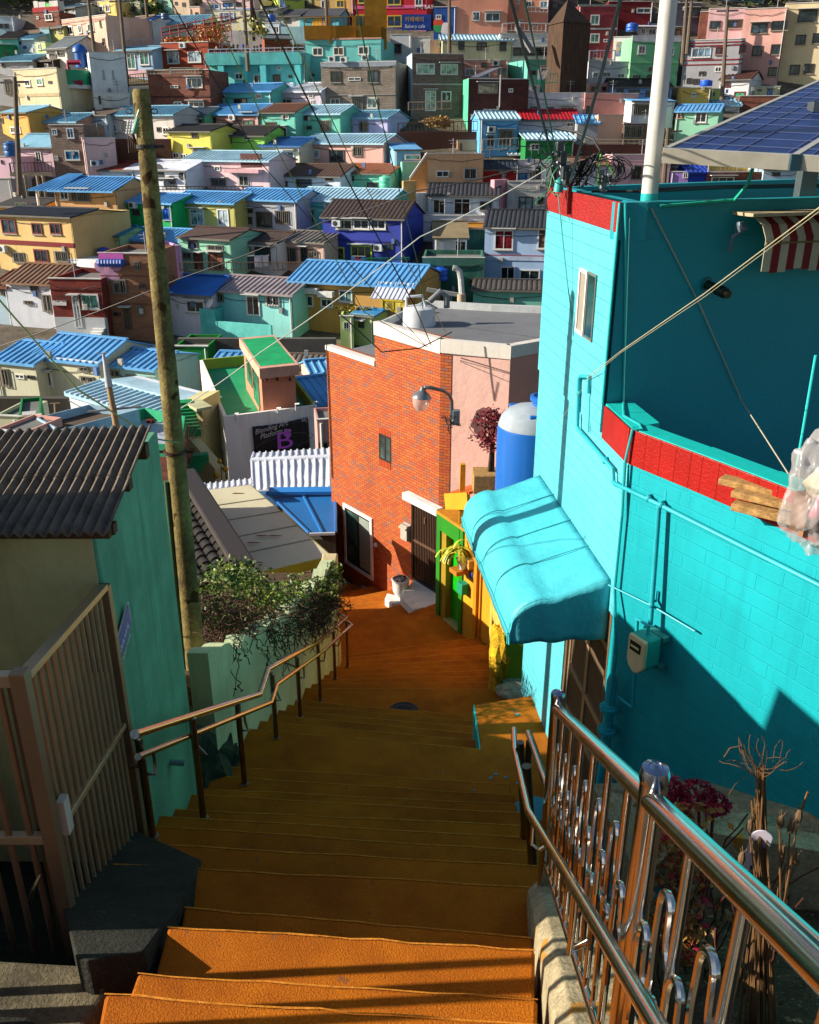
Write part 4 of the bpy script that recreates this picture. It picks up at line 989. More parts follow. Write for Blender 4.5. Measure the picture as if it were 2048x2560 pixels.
# grass tufts / leaf litter
mb = MB(); mb.fixn = False
for _ in range(900):
    x = random.uniform(.75, 3.0); y = random.uniform(.9, 3.3); leaf(mb, V((x, y, -3.70+.60*(3.5-y)+random.uniform(0, .02))), random.uniform(.012, .04))
o = mb.build('leaf_litter', leafmat('4a3a24', '9a8a60', 'litter')); o['kind'] = 'stuff'; o['label'] = 'dry leaf litter scattered over the flower bed soil'
# ================= BRICK BUILDING =================
bb = thing('brick_house', 'tall red brick house with flat grey roof, white parapet and pink rendered sides', 'house', (.5, 16, -9.5))
nB = V((-.8, -.6, 0)); frB = Fr((.57, 14.7, 0), nB)
def hB(x, y): return frB.hit(x, y)
BRK = brick('a64418', 'b8601a', '6a3418', .15, .052, .006, .8, third='8a5444', bump=.5, tone=.18)
aL, _ = hB(815, 870); aM, _ = hB(937, 860); aR, _ = hB(1100, 1000)
ZB0, ZB1 = -3.93, -3.22
if aL > aR: sgn = -1
lo_, hi_ = min(aL, aR), max(aL, aR)
dirIn = V((.8, .6, 0))
PA, PM, PR = frB.P(aL, 0), frB.P(aM, 0), frB.P(aR, 0)
PC = V((1.64, 14.28, 0)); PD = V((3.4, 15.6, 0)); PE = V((1.65, 18.3, 0)); PF = V((-.70, 18.7, 0)); 
def polywall(mb, pts, z0, z1, closed=True):
    return mb.hexa([at(p, z0) for p in pts], [at(p, z1) for p in pts])
mb = MB(); mb.hexa([at(p, -10.5) for p in (PA, PM, PM+dirIn*.3, PA+dirIn*.3)], [at(p, ZB0-.0) for p in (PA, PM, PM+dirIn*.3, PA+dirIn*.3)])
mb.hexa([at(p, -10.5) for p in (PM, PR, PR+V((.25, .35, 0)), PM+dirIn*.3)], [at(p, ZB1) for p in (PM, PR, PR+V((.25, .35, 0)), PM+dirIn*.3)])
mb.build('brick_wall', BRK, bb)
uPC = (PC-PR).normalized(); 
mb = MB(); e = PR+V((.004, -.004, 0)); q = PR+uPC*.2; mb.hexa([at(PR, -10.5), at(q, -10.5), at(q+V((0, .2, 0)), -10.5), at(PR+V((.1, .2, 0)), -10.5)], [at(PR, ZB1), at(q, ZB1), at(q+V((0, .2, 0)), ZB1), at(PR+V((.1, .2, 0)), ZB1)]); mb.build('brick_return', BRK, bb)
pinkw = paint('cfa89c', .85, .18, .9, .6, .25, bs=5); pinkw2 = paint('c48d7e', .85, .15, .9, .3, .2)
mb = MB(); mb.hexa([at(p, -10.5) for p in (q+V((0, .012, 0)), PC, PC+V((0, .3, 0)), q+V((0, .3, 0)))], [at(p, ZB1) for p in (q+V((0, .012, 0)), PC, PC+V((0, .3, 0)), q+V((0, .3, 0)))]); mb.build('rendered_wall', pinkw, bb)
mb = MB(); mb.hexa([at(p, -10.5) for p in (PC, PD, PD+V((-.2, .3, 0)), PC+V((0, .3, 0)))], [at(p, ZB1) for p in (PC, PD, PD+V((-.2, .3, 0)), PC+V((0, .3, 0)))]); mb.build('rendered_wall', pinkw2, bb)
mb = MB(); core = [PM+dirIn*.2, PR+V((.2, .3, 0)), PC+V((-.05, .25, 0)), PD+V((-.3, .2, 0)), V((3.0, 18, 0)), PE, V((.2, 18.8, 0))]
polywall(mb, core, -10.5, ZB1-.1); mb.build('roof_deck', paint('6d6f72', .7, .25, .8, .2, .3), bb)
mb = MB(); polywall(mb, [PA+dirIn*.2, PM+dirIn*.1, V((.1, 17.6, 0)), PF], -10.5, ZB0-.15); mb.build('lower_roof_deck', paint('70757a', .7, .2), bb)
def coping(mb, pts, z, h, t, inw):
    for a, b in zip(pts, pts[1:]):
        w = inw*t; o = -inw*.02; mb.hexa([at(a+o, z-h), at(b+o, z-h), at(b+w, z-h), at(a+w, z-h)], [at(a+o, z), at(b+o, z), at(b+w, z), at(a+w, z)])
mb = MB(); coping(mb, [PM, PR], ZB1+.06, .24, .14, dirIn); coping(mb, [PA, PM], ZB0+.03, .09, .14, dirIn)
coping(mb, [PR+V((0, -.01, 0)), PC], ZB1+.06, .22, .14, V((-.1, 1, 0))*1); coping(mb, [PC, PD], ZB1+.06, .2, .14, V((-.49, .87, 0)))
mb.build('parapet', paint('d2cdc4', .7, .12, 1, .2, .3), bb)
mb = MB()
for a, b in ((PM+dirIn*.05, V((.35, 18.75, 0))), (V((.35, 18.75, 0)), PE), (PE, V((3, 18, 0)))): mb.hexa([at(a, ZB1-.12), at(b, ZB1-.12), at(b+V((.0, -.12, 0)), ZB1-.12), at(a+V((.0, -.12, 0)), ZB1-.12)], [at(a, ZB1+.03), at(b, ZB1+.03), at(b+V((0, -.12, 0)), ZB1+.03), at(a+V((0, -.12, 0)), ZB1+.03)])
mb.build('rear_coping', paint('b9bdbd', .7), bb)
mb = MB(); z0 = ZB0; mb.hexa([at(PM+dirIn*.06, ZB0-.2), at(PM+dirIn*.2, ZB0-.2), at(PM+dirIn*1.6+V((0, .8, 0)), ZB0-.2), at(PM+dirIn*1.5+V((0, .85, 0)), ZB0-.2)], [at(PM+dirIn*.06, ZB1-.1), at(PM+dirIn*.2, ZB1-.1), at(PM+dirIn*1.6+V((0, .8, 0)), ZB1-.1), at(PM+dirIn*1.5+V((0, .85, 0)), ZB1-.1)]); mb.build('inner_wall', paint('c4c6ca', .8), bb)
# white skirting
mb = MB()
for (x0, y0, x1, y1) in [(846, 1446, 905, 1478), (905, 1466, 960, 1496), (960, 1484, 1010, 1510)]:
    a0, z0 = hB(x0, y0); a1, z1 = hB(x1, y1); mb.hexa([frB.P(a0, -10, .02), frB.P(a1, -10, .02), frB.P(a1, -10, 0), frB.P(a0, -10, 0)], [frB.P(a0, z0+.04, .02), frB.P(a1, z1+.04, .02), frB.P(a1, z1+.04, 0), frB.P(a0, z0+.04, 0)])
mb.build('skirting', WHITE, bb)
def wzone(z, x0, y0, x1, y1, fr):
    p = [pz(z, x0, y0), pz(z, x1, y1)]; a0, z1 = fr.hit(*p[0]); a1, z0 = fr.hit(*p[1]); return (min(a0, a1), max(a0, a1), z0, z1)
# large window
a0, z1 = hB(860, 1256); a1, z1b = hB(932, 1302); _, z0 = hB(862, 1402); a0, a1 = min(a0, a1), max(a0, a1); z0 -= .02
wo = MB().ring(frB, a0, a1, z0, z1, .07, -.02, .035).build('window', WHITE, bb); wo['o_'] = tuple(bb['o_'])
MB().ring(frB, a0+.07, a1-.07, z0+.07, z1-.07, .05, -.02, .012).build('window_frame', flat('2e2a26', .4), wo)
mb = MB(); m_ = (a0+a1)/2; mb.fb(frB, m_-.025, m_+.025, z0+.12, z1-.12, -.02, .014); mb.build('mullion', flat('2e2a26', .4), wo)
mb = MB(); mb.fb(frB, a0+.1, m_-.02, z0+.1, z1-.1, -.01, .002); mb.build('pane', glass('3c5a52'), wo)
mb = MB(); mb.fb(frB, m_+.02, a1-.1, z0+.1, z1-.1, -.01, .002); mb.build('pane', flat('88948a', .35), wo)
# small window
a0, z1 = hB(948, 1082); a1, _ = hB(978, 1093); _, z0 = hB(950, 1146); a0, a1 = min(a0, a1), max(a0, a1)
wo = MB().ring(frB, a0, a1, z0, z1, .035, -.02, .008).build('window', flat('1a1614', .5), bb); wo['o_'] = tuple(bb['o_'])
mb = MB(); mb.fb(frB, a0+.03, a1-.03, z0+.03, z1-.03, -.01, .002); mb.build('pane', glass('3a4644'), wo)
mb = MB(); m_ = (a0+a1)/2; mb.fb(frB, m_-.015, m_+.015, z0+.03, z1-.03, 0, .009); mb.build('mullion', flat('1a1614', .5), wo)
mb = MB()
for i in range(8):
    x = a0-.01+(a1-a0)*i/8; w = (a1-a0)/8*.82; mb.fb(frB, x, x+w, z1+.005, z1+.13, 0, .006); mb.fb(frB, x, x+w, z0-.13, z0-.005, 0, .012)
mb.build('soldier_course', paint('a8400f', .8), bb)
# door and lintel
a0, z1 = hB(1033, 1240); a1, _ = hB(1099, 1290); _, z0 = hB(1040, 1448); a0, a1 = min(a0, a1), max(a0, a1)
do = MB().fb(frB, a0, a1, z0, z1, -.02, .012).build('door', flat('2a1d16', .4), bb); do['o_'] = tuple(bb['o_'])
MB().ring(frB, a0, a1, z0, z1, .05, .01, .045).build('door_frame', flat('1b1411', .4), do)
mb = MB()
for i in range(14): x = a0+.07+(a1-a0-.14)*i/13; mb.fb(frB, x-.007, x+.007, z0+.1, z1-.1, .012, .026)
mb.build('door_slats', flat('4a3426', .35), do)
mb = MB(); zz = (z0+z1)/2; mb.fb(frB, a0+.06, a1-.06, zz-.05, zz, .012, .032); mb.fb(frB, (a0+a1)/2-.02, (a0+a1)/2+.02, z1-.42, z1-.3, .02, .04); mb.build('door_trim', flat('5c4433', .3), do)
aq0, zq = hB(1022, 1226); aq1, _ = hB(1100, 1270); mb = MB(); mb.fb(frB, min(aq0, aq1), max(aq0, aq1)+.1, zq-.14, zq, 0, .16); mb.build('lintel', WHITE, bb, bevel=.01)
# brick house step and threshold
mb = MB(); q = [PZ(1040, 1448, -8.45), PZ(1100, 1490, -8.45), PZ(1092, 1505, -8.6), PZ(1030, 1522, -8.6), PZ(1000, 1492, -8.6), PZ(1037, 1454, -8.15)]
q = [V((p.x, p.y, max(p.z, -8.62))) for p in q]; q = [PZ(1037, 1445, -7.93), PZ(1098, 1488, -7.93), PZ(1090, 1512, -7.93), PZ(1033, 1524, -7.93), PZ(1000, 1490, -7.93)]
mb.prism(q, (0, 0, -1)); tag(mb.build('door_step', WHITE, bevel=.02), 'white painted concrete step in front of the dark brown door', 'step')
mb = MB(); mb.prism([PZ(968, 1482, -8.15), PZ(1002, 1490, -8.15), PZ(1012, 1504, -8.15), PZ(980, 1508, -8.15), PZ(962, 1496, -8.15)], (0, 0, -.8)); tag(mb.build('white_kerb', WHITE, bevel=.02), 'small white kerb stone with a hole at the foot of the brick wall', 'kerb')
pt = thing('plant_pot', 'white painted plant pot with dry soil at the foot of the brick wall', 'pot', PZ(1002, 1488, -8.35))
mb = MB(); c = PZ(1002, 1488, -8.12); mb.lathe([(.1, 0), (.15, .1), (.16, .3), (.18, .34), (.15, .35), (.13, .31), (.0001, .31)], c, 16); mb.build('pot_body', WHITE, pt, smooth=True)
mb = MB(); mb.fixn = False; leaves(mb, c+V((0, 0, .36)), (.13, .13, .05), 70, .05); mb.build('dead_leaves', paint('4a3828', .9), pt)
# letter box / meter on the brick wall
a0, z1 = hB(1019, 1307); mb = MB(); mb.fb(frB, a0-.09, a0+.12, z1-.33, z1-.02, 0, .11); mb.prism([frB.P(a0-.1, z1, .0), frB.P(a0+.12, z1, 0), frB.P(a0+.12, z1-.07, .15), frB.P(a0-.1, z1-.07, .15)], (0, 0, -.02))
tag(mb.build('letter_box', paint('a8a296', .6), bevel=.01), 'grey meter box with sloping lid beside the dark brown door', 'box')
a0, z1 = hB(941, 1362); mb = MB(); mb.lathe([(.05, 0), (.05, .03), (.03, .05)], frB.P(a0, z1, 0), 14, frB.n); tag(mb.build('vent_cap', WHITE), 'small round white vent cap on the brick wall beside the big window', 'vent')
# black cable down the left corner of the brick wall
c4 = lambda x, y: (800+x/4.313, 800+y/4.313)
mb = MB(); pp = []
for x, y in ((80, 270), (95, 540), (110, 900), (125, 1300), (140, 1700)):
    a, z = hB(*c4(x, y)); pp.append(frB.P(a, z, .02))
mb.tube(pp, .012, 6); tag(mb.build('down_cable', BLACKC), 'black cable running down the left corner of the brick wall', 'cable')
# street lamp on the brick corner
lp = thing('street_lamp', 'street lamp with clear bowl on a curved arm from the brick corner', 'lamp', frB.P(aR, -5, .1))
e3 = lambda x, y: (800+x/2.695, 750+y/2.695)
Yl = 14.3
P_ = [PY(*e3(890, 800), 14.5), PY(*e3(888, 680), 14.45), PY(*e3(870, 635), 14.4), PY(*e3(830, 610), 14.3), PY(*e3(740, 590), 14.2), PY(*e3(710, 590), 14.2), PY(*e3(698, 615), 14.2)]
mb = MB(); mb.tube(P_, .032, 10); mb.build('lamp_arm', flat('7a7c80', .35, .6), lp, smooth=True)
c = PY(*e3(688, 640), 14.2)
mb = MB(); mb.lathe([(.04, .14), (.05, .08), (.10, .04), (.162, -.02), (.165, -.04)], c, 20, (.12, .0, 1)); mb.build('lamp_hood', flat('8d9094', .3, .7), lp, smooth=True)
mb = MB(); mb.lathe([(.155, -.04), (.148, -.11), (.12, -.2), (.08, -.25), (.001, -.26)], c, 20, (.12, .0, 1)); mb.build('lamp_bowl', flat('d8c0b8', .08, 0, .6, .55), lp, smooth=True)
mb = MB(); mb.box(PY(*e3(918, 790), 14.45), (.12, .1, .26)); mb.build('lamp_box', paint('5f7682', .5), lp, bevel=.01)
mb = MB(); random.seed(5)
for k in range(9): mb.tube(polyline(PY(*e3(890, 820), 14.4), (random.gauss(0, .5), 0, -.5), 6, .05, .9), .008, 4)
mb.build('loose_wires', BLACKC, lp)
# roof ventilator
vt = thing('roof_ventilator', 'round white ventilator with handle on the grey flat roof', 'ventilator', PZ(1048, 815, ZB1-.1))
c = PZ(1048, 812, ZB1-.1); mb = MB(); mb.lathe([(.31, 0), (.30, .28), (.29, .32), (.24, .34), (.0001, .36)], c, 24); mb.build('vent_drum', flat('c4c8cc', .4), vt, smooth=True)
mb = MB(); mb.tube([c+V((-.24, 0, .3)), c+V((-.24, 0, .52)), c+V((.05, 0, .54)), c+V((.12, 0, .34))], .03, 8); mb.build('vent_handle', flat('c4c8cc', .4), vt, smooth=True)
mb = MB(); mb.tube([c+V((.2, .1, .42)), c+V((.4, .1, .6)), c+V((.52, .1, .5)), c+V((.52, .1, .3))], .06, 10); mb.build('flex_pipe', flat('6a6e72', .5), vt, smooth=True)

# ================= YELLOW HOUSE WITH GREEN DOOR =================
yh = thing('yellow_house', 'small yellow house with green framed doorway between the brick house and the awning', 'house', (1.3, 11, -8))
nY_ = V((-.875, -.484, 0)); frY = Fr((1.29, 12.5, 0), nY_)
hv = lambda x, y: (1080+x/4.314, 1200+y/4.314)
def hY(x, y): return frY.hit(*hv(x, y))
yel = paint('c8900f', .7, .2, 1.5, .2, .4); grn = paint('1f7a12', .55, .2, 1.5, .15, .2)
aF, _ = hY(65, 600); aN, _ = hY(620, 1700); 
s1 = 1 if aN > aF else -1
def fbY(mb, x0, x1, z0, z1, d0, d1): return mb.fb(frY, min(x0, x1), max(x0, x1), z0, z1, d0, d1)
ax = lambda x, y: hY(x, y)[0]
zt = -5.95
mb = MB(); fbY(mb, ax(300, 1200), aN, -9, zt, -1.2, 0); mb.build('yellow_wall', yel, yh)
mb = MB(); fbY(mb, aF, ax(300, 1200), zt-.02, zt+.0, -1.2, .03) if False else fbY(mb, aF, ax(420, 900), zt-.0, zt+.05, -.9, .04); mb.build('roof_slab', paint('c07f10', .7, .3, 3), yh)
mb = MB(); fbY(mb, aF, ax(98, 900), -9, zt, -.3, .03); fbY(mb, ax(98, 900), ax(300, 1000), zt-.28, zt, -.3, .03); fbY(mb, ax(296, 1400), ax(330, 1400), -9, zt, -.05, .03); mb.build('door_surround', grn, yh)
mb = MB(); fbY(mb, ax(98, 900), ax(150, 900), -9, zt-.28, -.3, .0); mb.build('door_jamb', paint('9a7a10', .7), yh)
dg_ = MB(); fbY(dg_, ax(150, 900), ax(296, 1400), -8.1, zt-.3, -.15, -.12); dgo = dg_.build('door', flat('0fa30f', .3), yh); dgo['o_'] = tuple(yh['o_'])
mb = MB(); xh, zh = hY(275, 1140); fbY(mb, xh-.02, xh+.02, zh-.2, zh+.2, -.12, -.05); fbY(mb, xh+.03*s1, xh+.05*s1, zh-.24, zh+.16, -.12, -.06); mb.build('handle', STEEL, dgo)
mb = MB(); fbY(mb, ax(130, 1430), ax(296, 1600), -8.3, -7.88, -.15, .03); mb.build('threshold', paint('a89a60', .8), yh)
dk_ = MB(); fbY(dk_, aF, ax(300, 900), -9, zt-.02, -1.2, -.3); dk_.build('inner_wall', paint('7a6a10', .8), yh)
mb = MB(); fbY(mb, ax(470, 1300), ax(500, 1300), -8.0, -6.0, .0, .05); fbY(mb, ax(524, 1300), ax(536, 1300), -8.4, -6.0, .0, .03); mb.build('pipe_chase', paint('b87810', .6), yh)
# front block with green end
G0 = PZ(1262, 1735, -6.1); 
mb = MB(); a_, b_ = V((1.10, 8.97, 0)), V((1.27, 12.3, 0)); mb.hexa([at(a_, -8), at(V((1.85, 8.97, 0)), -8), at(V((2.2, 12.3, 0)), -8), at(b_, -8)], [at(a_, -4.9), at(V((1.85, 8.97, 0)), -4.9), at(V((2.2, 12.3, 0)), -5.4), at(b_, -5.75)]); mb.build('rough_wall', paint('c9a848', .9, .35, 4, .8, .3, bs=12), yh)
mb = MB(); mb.box((1.475, 8.95, -5.5), (.74, .04, 1.5)); mb.build('green_panel', paint('7a9a22', .8, .25, 4, .2, .3), yh)
r_ = rock((1.12, 9.15, -6.0), (.16, .3, .55), 61); r2 = rock((1.15, 9.7, -6.1), (.10, .4, .5), 62); r_.add(r2.v, r2.f); r_.build('flaking_corner', ground_mat('flaking_yellow', '8a6a14', 'd0a820', 9, 1, 30), yh)
mb = MB(); mb.box((1.5, 8.86, -6.2), (.8, .28, .5)); r_ = rock((1.3, 8.8, -6.1), (.26, .16, .16), 63); mb.add(r_.v, r_.f); tag(mb.build('foundation_stone', ground_mat('pale_concrete', '8a8270', 'b8b098', 6, .8, 30), bevel=.03), 'rough pale concrete footing under the green wall panel', 'footing')
# orange canopy
oc = thing('orange_canopy', 'small orange framed canopy above the yellow wall by the brick corner', 'canopy', PY(1150, 1270, 13))
p1, p2 = PY(*hv(155, 170), 13.6), PY(*hv(400, 160), 12.4); q1 = PY(*hv(300, 95), 14.6)
mb = MB(); mb.prism([p1, p2, p2+V((.9, .9, 0)), q1+V((.3, .2, .0))], (0, 0, .04)); mb.build('canopy_top', paint('b8560c', .6), oc)
mb = MB(); bar(mb, p1+V((0, 0, -.1)), p2+V((0, 0, -.1)), .05, .26); mb.build('canopy_fascia', yel, oc)
mb = MB(); c = PY(*hv(320, 430), 13.0); mb.box(c+V((0, 0, .45)), (.08, .08, 1.0)); mb.build('canopy_post', yel, oc)
# things on the yellow wall: mail box, notice box, number plate, hanging plant
def ybox(x0, y0, x1, y1, d0, d1, mat, name, lab, cat):
    a0, z1 = hY(x0, y0); a1, z0 = hY(x1, y1); mb = MB(); mb.fb(frY, min(a0, a1), max(a0, a1), min(z0, z1), max(z0, z1), d0, d1); return tag(mb.build(name, mat, bevel=.008), lab, cat)
ybox(330, 905, 410, 1010, 0, .26, paint('a86a12', .7), 'meter_box', 'square ochre box fixed to the yellow wall above the mail box', 'box')
ybox(345, 1075, 400, 1230, 0, .14, paint('0f8f6a', .6), 'mail_box', 'green and white mail box low on the yellow wall by the green door', 'mail box')
ybox(408, 980, 445, 1080, 0, .015, flat('2a3f9a', .5), 'house_number_plate', 'small blue house number plate on the yellow wall', 'sign')
ybox(405, 830, 455, 960, 0, .1, paint('b89048', .6), 'switch_box', 'narrow tan switch box high on the yellow wall next to the hanging plant', 'box')
hp_ = thing('hanging_plant', 'drooping yellow green plant in a white pot on the yellow wall', 'plant', frY.P(ax(400, 780), -7, .2))
c = frY.P(*hY(395, 840), .12); mb = MB(); mb.lathe([(.06, -.16), (.1, .02), (.11, .03)], c, 14); mb.build('pot_body', WHITE, hp_)
mb = MB(); mb.fixn = False; c = frY.P(*hY(360, 690), .18)
for _ in range(60):
    d = V((random.gauss(0, 1), random.gauss(0, 1), random.uniform(.2, 1))).normalized(); q = [c+V((random.gauss(0, .05), random.gauss(0, .05), -.05))]
    for k in range(6): d = (d+V((0, 0, -.42))).normalized(); q.append(q[-1]+d*.06)
    for k in range(5): s = V((-d.y, d.x, 0)).normalized()*.018; mb.face([q[k]-s, q[k]+s, q[k+1]+s, q[k+1]-s])
mb.build('foliage', leafmat('8a9a18', 'c8b84a', 'leaf_lime'), hp_)
# blue water tank, maple
wt = thing('water_tank', 'big blue cylindrical water tank with pale dusty dome beside the turquoise wall', 'water tank', (1.62, 11, -5.4))
tk = flat('1560b4', .35); c = V((1.60, 11, -5.4)); R0 = .46
mb = MB(); mb.lathe([(R0, 0), (R0*1.01, 1.9), (R0*.99, 1.94)], c, 36); mb.build('tank_body', paint('1a5fb0', .35, .12, 1, .05, .3, dirt='6a90c0'), wt, smooth=True)
mb = MB(); mb.lathe([(R0*.99, 1.94), (R0*.9, 2.06), (R0*.7, 2.15), (R0*.3, 2.2), (.0001, 2.21)], c, 36); mb.build('tank_dome', paint('8f9aa4', .7, .3, 3, .1, .3), wt, smooth=True)
mb = MB(); mb.lathe([(.17, 2.12), (.17, 2.25), (.20, 2.27), (.20, 2.32), (.16, 2.33), (.13, 2.28), (.0001, 2.27)], c+V((.14, .0, 0)), 24); mb.build('tank_lid', tk, wt, smooth=True)
mb = MB(); mb.box(c+V((.02, -.3, 2.11)), (.24, .1, .09)); mb.box(c+V((-.2, .2, 2.12)), (.2, .12, .08)); mb.build('tank_handles', tk, wt, bevel=.02)
mp_ = thing('maple_tree', 'small dark red maple in a wooden tub in front of the blue tank', 'tree', (1.17, 12.0, -5.7))
TT = lambda x, y, Y=12.2: PY(*e3(x, y), Y)
mb = MB(); mb.tube([TT(1140, 1170), TT(1160, 960), TT(1175, 850), TT(1170, 740)], [.03, .025, .02, .01], 7); mb.tube([TT(1165, 1170), TT(1170, 980), TT(1130, 860)], [.025, .02, .01], 6); mb.tube([TT(1155, 960), TT(1110, 930)], .012, 5); mb.tube([TT(1170, 900), TT(1100, 820)], .012, 5); mb.build('trunk', paint('4a3a2a', .9), mp_)
mb = MB(); mb.fixn = False
for x, y, r in [(1120, 820, .22), (1150, 790, .2), (1175, 760, .18), (1180, 850, .2), (1110, 930, .2), (1150, 920, .22), (1180, 950, .2), (1140, 980, .15), (1190, 800, .15)]:
    leaves(mb, TT(x, y), (r, r, r*.7), 130, .05, shell=.0)
mb.build('foliage', leafmat('5a0f1c', '8a2a34', 'leaf_maroon'), mp_)
mb = MB(); c = TT(1145, 1180); mb.box(c+V((0, 0, -.08)), (.5, .4, .28)); mb.build('tub', wood, mp_, bevel=.01)

# ================= ROOFS JUST BELOW THE STAIRS =================
def ribbed(P0, P1, Q1, Q0, pitch, hgt, mat, parent, name='roof_sheet', w=.35, thick=.03, capm=None):
    """sheet with eave P0->P1 and ridge Q0->Q1, ribs from eave to ridge"""
    P0, P1, Q0, Q1 = V(P0), V(P1), V(Q0), V(Q1); n = max(2, int((P1-P0).length/pitch)); mb = MB()
    nn = (P1-P0).cross(Q0-P0).normalized(); nn = nn if nn.z > 0 else -nn
    mb.hexa([P0-nn*thick, P1-nn*thick, Q1-nn*thick, Q0-nn*thick], [P0, P1, Q1, Q0])
    for i in range(n+1):
        t = i/n; a, b = P0.lerp(P1, t), Q0.lerp(Q1, t); s = (P1-P0).normalized()*(pitch*w/2); s2 = s*.55; h = nn*hgt
        mb.add([a-s, a+s, a+s2+h, a-s2+h, b-s, b+s, b+s2+h, b-s2+h], [(0, 1, 2, 3), (1, 5, 6, 2), (2, 6, 7, 3), (3, 7, 4, 0), (5, 4, 7, 6)])
    return mb.build(name, mat, parent)
ROOFW = paint('c9cdd8', .45, .18, 1.5, .05, .35); ROOFB = paint('2468a8', .35, .15, 1.2, .05, .25); ROOFB2 = paint('2f80cc', .38, .15, 1.0, .05, .25)
Jp = lambda x, y, Y: PY(450+x/2.875, 800+y/2.875, Y)
nr1 = thing('white_roof_house', 'house with white ribbed metal roof right below the banner wall', 'house', (-2, 21, -11))
ribbed(Jp(525, 1225, 19.6), Jp(1125, 1195, 19.0), Jp(1125, 985, 21.2), Jp(515, 1010, 21.6), .17, .035, ROOFW, nr1, w=.4)
ribbed(Jp(530, 955, 22.6), Jp(1120, 918, 22.2), Jp(1125, 975, 21.25), Jp(515, 995, 21.65), .17, .035, ROOFW, nr1, w=.4)
mb = MB(); bar(mb, Jp(512, 1003, 21.6), Jp(1125, 978, 21.2), .2, .05); mb.build('ridge_cap', ROOFW, nr1)
mb = MB(); a, b, c_, d_ = Jp(540, 1225, 19.8), Jp(1125, 1195, 19.2), Jp(1125, 960, 21.9), Jp(530, 980, 22.4); mb.hexa([V((p.x, p.y, -12)) for p in (a, b, c_, d_)], [V((p.x, p.y, p.z-.12)) for p in (a, b, c_, d_)]); mb.build('wall', paint('2a5a8a', .7), nr1)
nr0 = thing('white_roof_shed', 'narrow white ribbed roof strip behind the beige sheet roof', 'shed', (-5, 18, -9))
ribbed(Jp(85, 1235, 17.6), Jp(515, 1180, 17.6), Jp(510, 1140, 18.6), Jp(95, 1185, 18.8), .12, .03, ROOFW, nr0, w=.4)
mb = MB(); a, b, c_, d_ = Jp(85, 1240, 17.7), Jp(510, 1190, 17.7), Jp(510, 1150, 18.5), Jp(95, 1190, 18.7); mb.hexa([V((p.x, p.y, -11)) for p in (a, b, c_, d_)], [V((p.x, p.y, p.z-.1)) for p in (a, b, c_, d_)]); mb.build('wall', WHITE, nr0)
nr2 = thing('blue_roof_house', 'house with deep blue ribbed roof tucked against the brick house', 'house', (-1.8, 17, -10))
ribbed(Jp(930, 1535, 15.9), Jp(1120, 1530, 15.9), Jp(1118, 1252, 18.1), Jp(650, 1262, 18.1), .19, .035, ROOFB, nr2, w=.35)
mb = MB(); bar(mb, Jp(640, 1230, 18.1), Jp(1118, 1226, 18.1), .3, .07); mb.build('ridge_cap', ROOFB2, nr2)
mb = MB(); a, b, c_, d_ = Jp(930, 1545, 16.0), Jp(1118, 1540, 16.0), Jp(1112, 1270, 18.0), Jp(700, 1275, 18.0); mb.hexa([V((p.x, p.y, -12)) for p in (a, b, c_, d_)], [V((p.x, p.y, p.z-.1)) for p in (a, b, c_, d_)]); mb.build('wall', paint('3a3630', .9, .4), nr2)
mb = MB(); bar(mb, Jp(930, 1540, 15.88), Jp(1115, 1535, 15.88), .04, .05); mb.build('gutter', flat('b8c0cc', .4), nr2)
# beige sheet roof and yellow wall
br = thing('beige_roof_house', 'yellow walled house under a wide flat beige sheet metal roof', 'house', (-2.5, 13.5, -9))
ZR = -6.15
p = [Jp(95, 1235, 1), Jp(505, 1185, 1), Jp(1082, 1692, 1), Jp(425, 1845, 1)]
def JZ(x, y, Z): return PZ(450+x/2.875, 800+y/2.875, Z)
r4 = [JZ(95, 1235, ZR), JZ(505, 1185, ZR), JZ(1082, 1692, ZR-.05), JZ(425, 1845, ZR-.05)]
beige = paint('c4c0a2', .5, .12, .8, .1, .3, dirt='6a5a3a')
mb = MB(); mb.prism(r4, (0, 0, -.05)); mb.build('roof_sheet', beige, br)
mb = MB()
for t in (.22, .42, .62, .8): a, b = r4[0].lerp(r4[3], t), r4[1].lerp(r4[2], t); bar(mb, a+V((0, 0, .004)), b+V((0, 0, .004)), .03, .012)
mb.build('roof_seam', paint('8a8670', .5), br)
mb = MB()
for x, y in ((500, 1600), (560, 1550), (655, 1550), (520, 1742), (390, 1245)): c = JZ(x, y, ZR+.002); mb.face([c+V((-.05, -.02, 0)), c+V((.13, -.02, 0)), c+V((.2, .01, 0)), c+V((0, .03, 0))])
mb.build('rust_stain', flat('6a4420', .8), br)
mb = MB(); bar(mb, r4[3]+V((0, 0, -.09)), r4[2]+V((0, 0, -.09)), .05, .15); bar(mb, r4[2]+V((0, 0, -.06)), r4[1]+V((0, 0, -.06)), .05, .1); mb.build('fascia', paint('a8a030', .6), br)
mb = MB(); q = [r4[3].lerp(r4[2], .04), r4[3].lerp(r4[2], .62), r4[3].lerp(r4[2], .60)+V((-.5, .9, 0)), r4[3].lerp(r4[2], .04)+V((-.5, .9, 0))]
mb.hexa([V((p.x, p.y+.1, -9.5)) for p in q], [V((p.x, p.y+.1, ZR-.12)) for p in q]); mb.build('wall', paint('a39a35', .8, .25, 1.5, .2, .5), br)
mb = MB(); a, b = r4[3].lerp(r4[2], .22), r4[3].lerp(r4[2], .44); dd = V((0, .07, 0)); bar(mb, V((a.x, a.y, ZR-.42))+dd, V((b.x, b.y, ZR-.42))+dd, .08, .05); bar(mb, V((b.x, b.y, ZR-.42))+dd, V((b.x, b.y, -9))+dd, .06, .06, V((0, 1, 0))); mb.build('door_frame', paint('5a5630', .6), br)
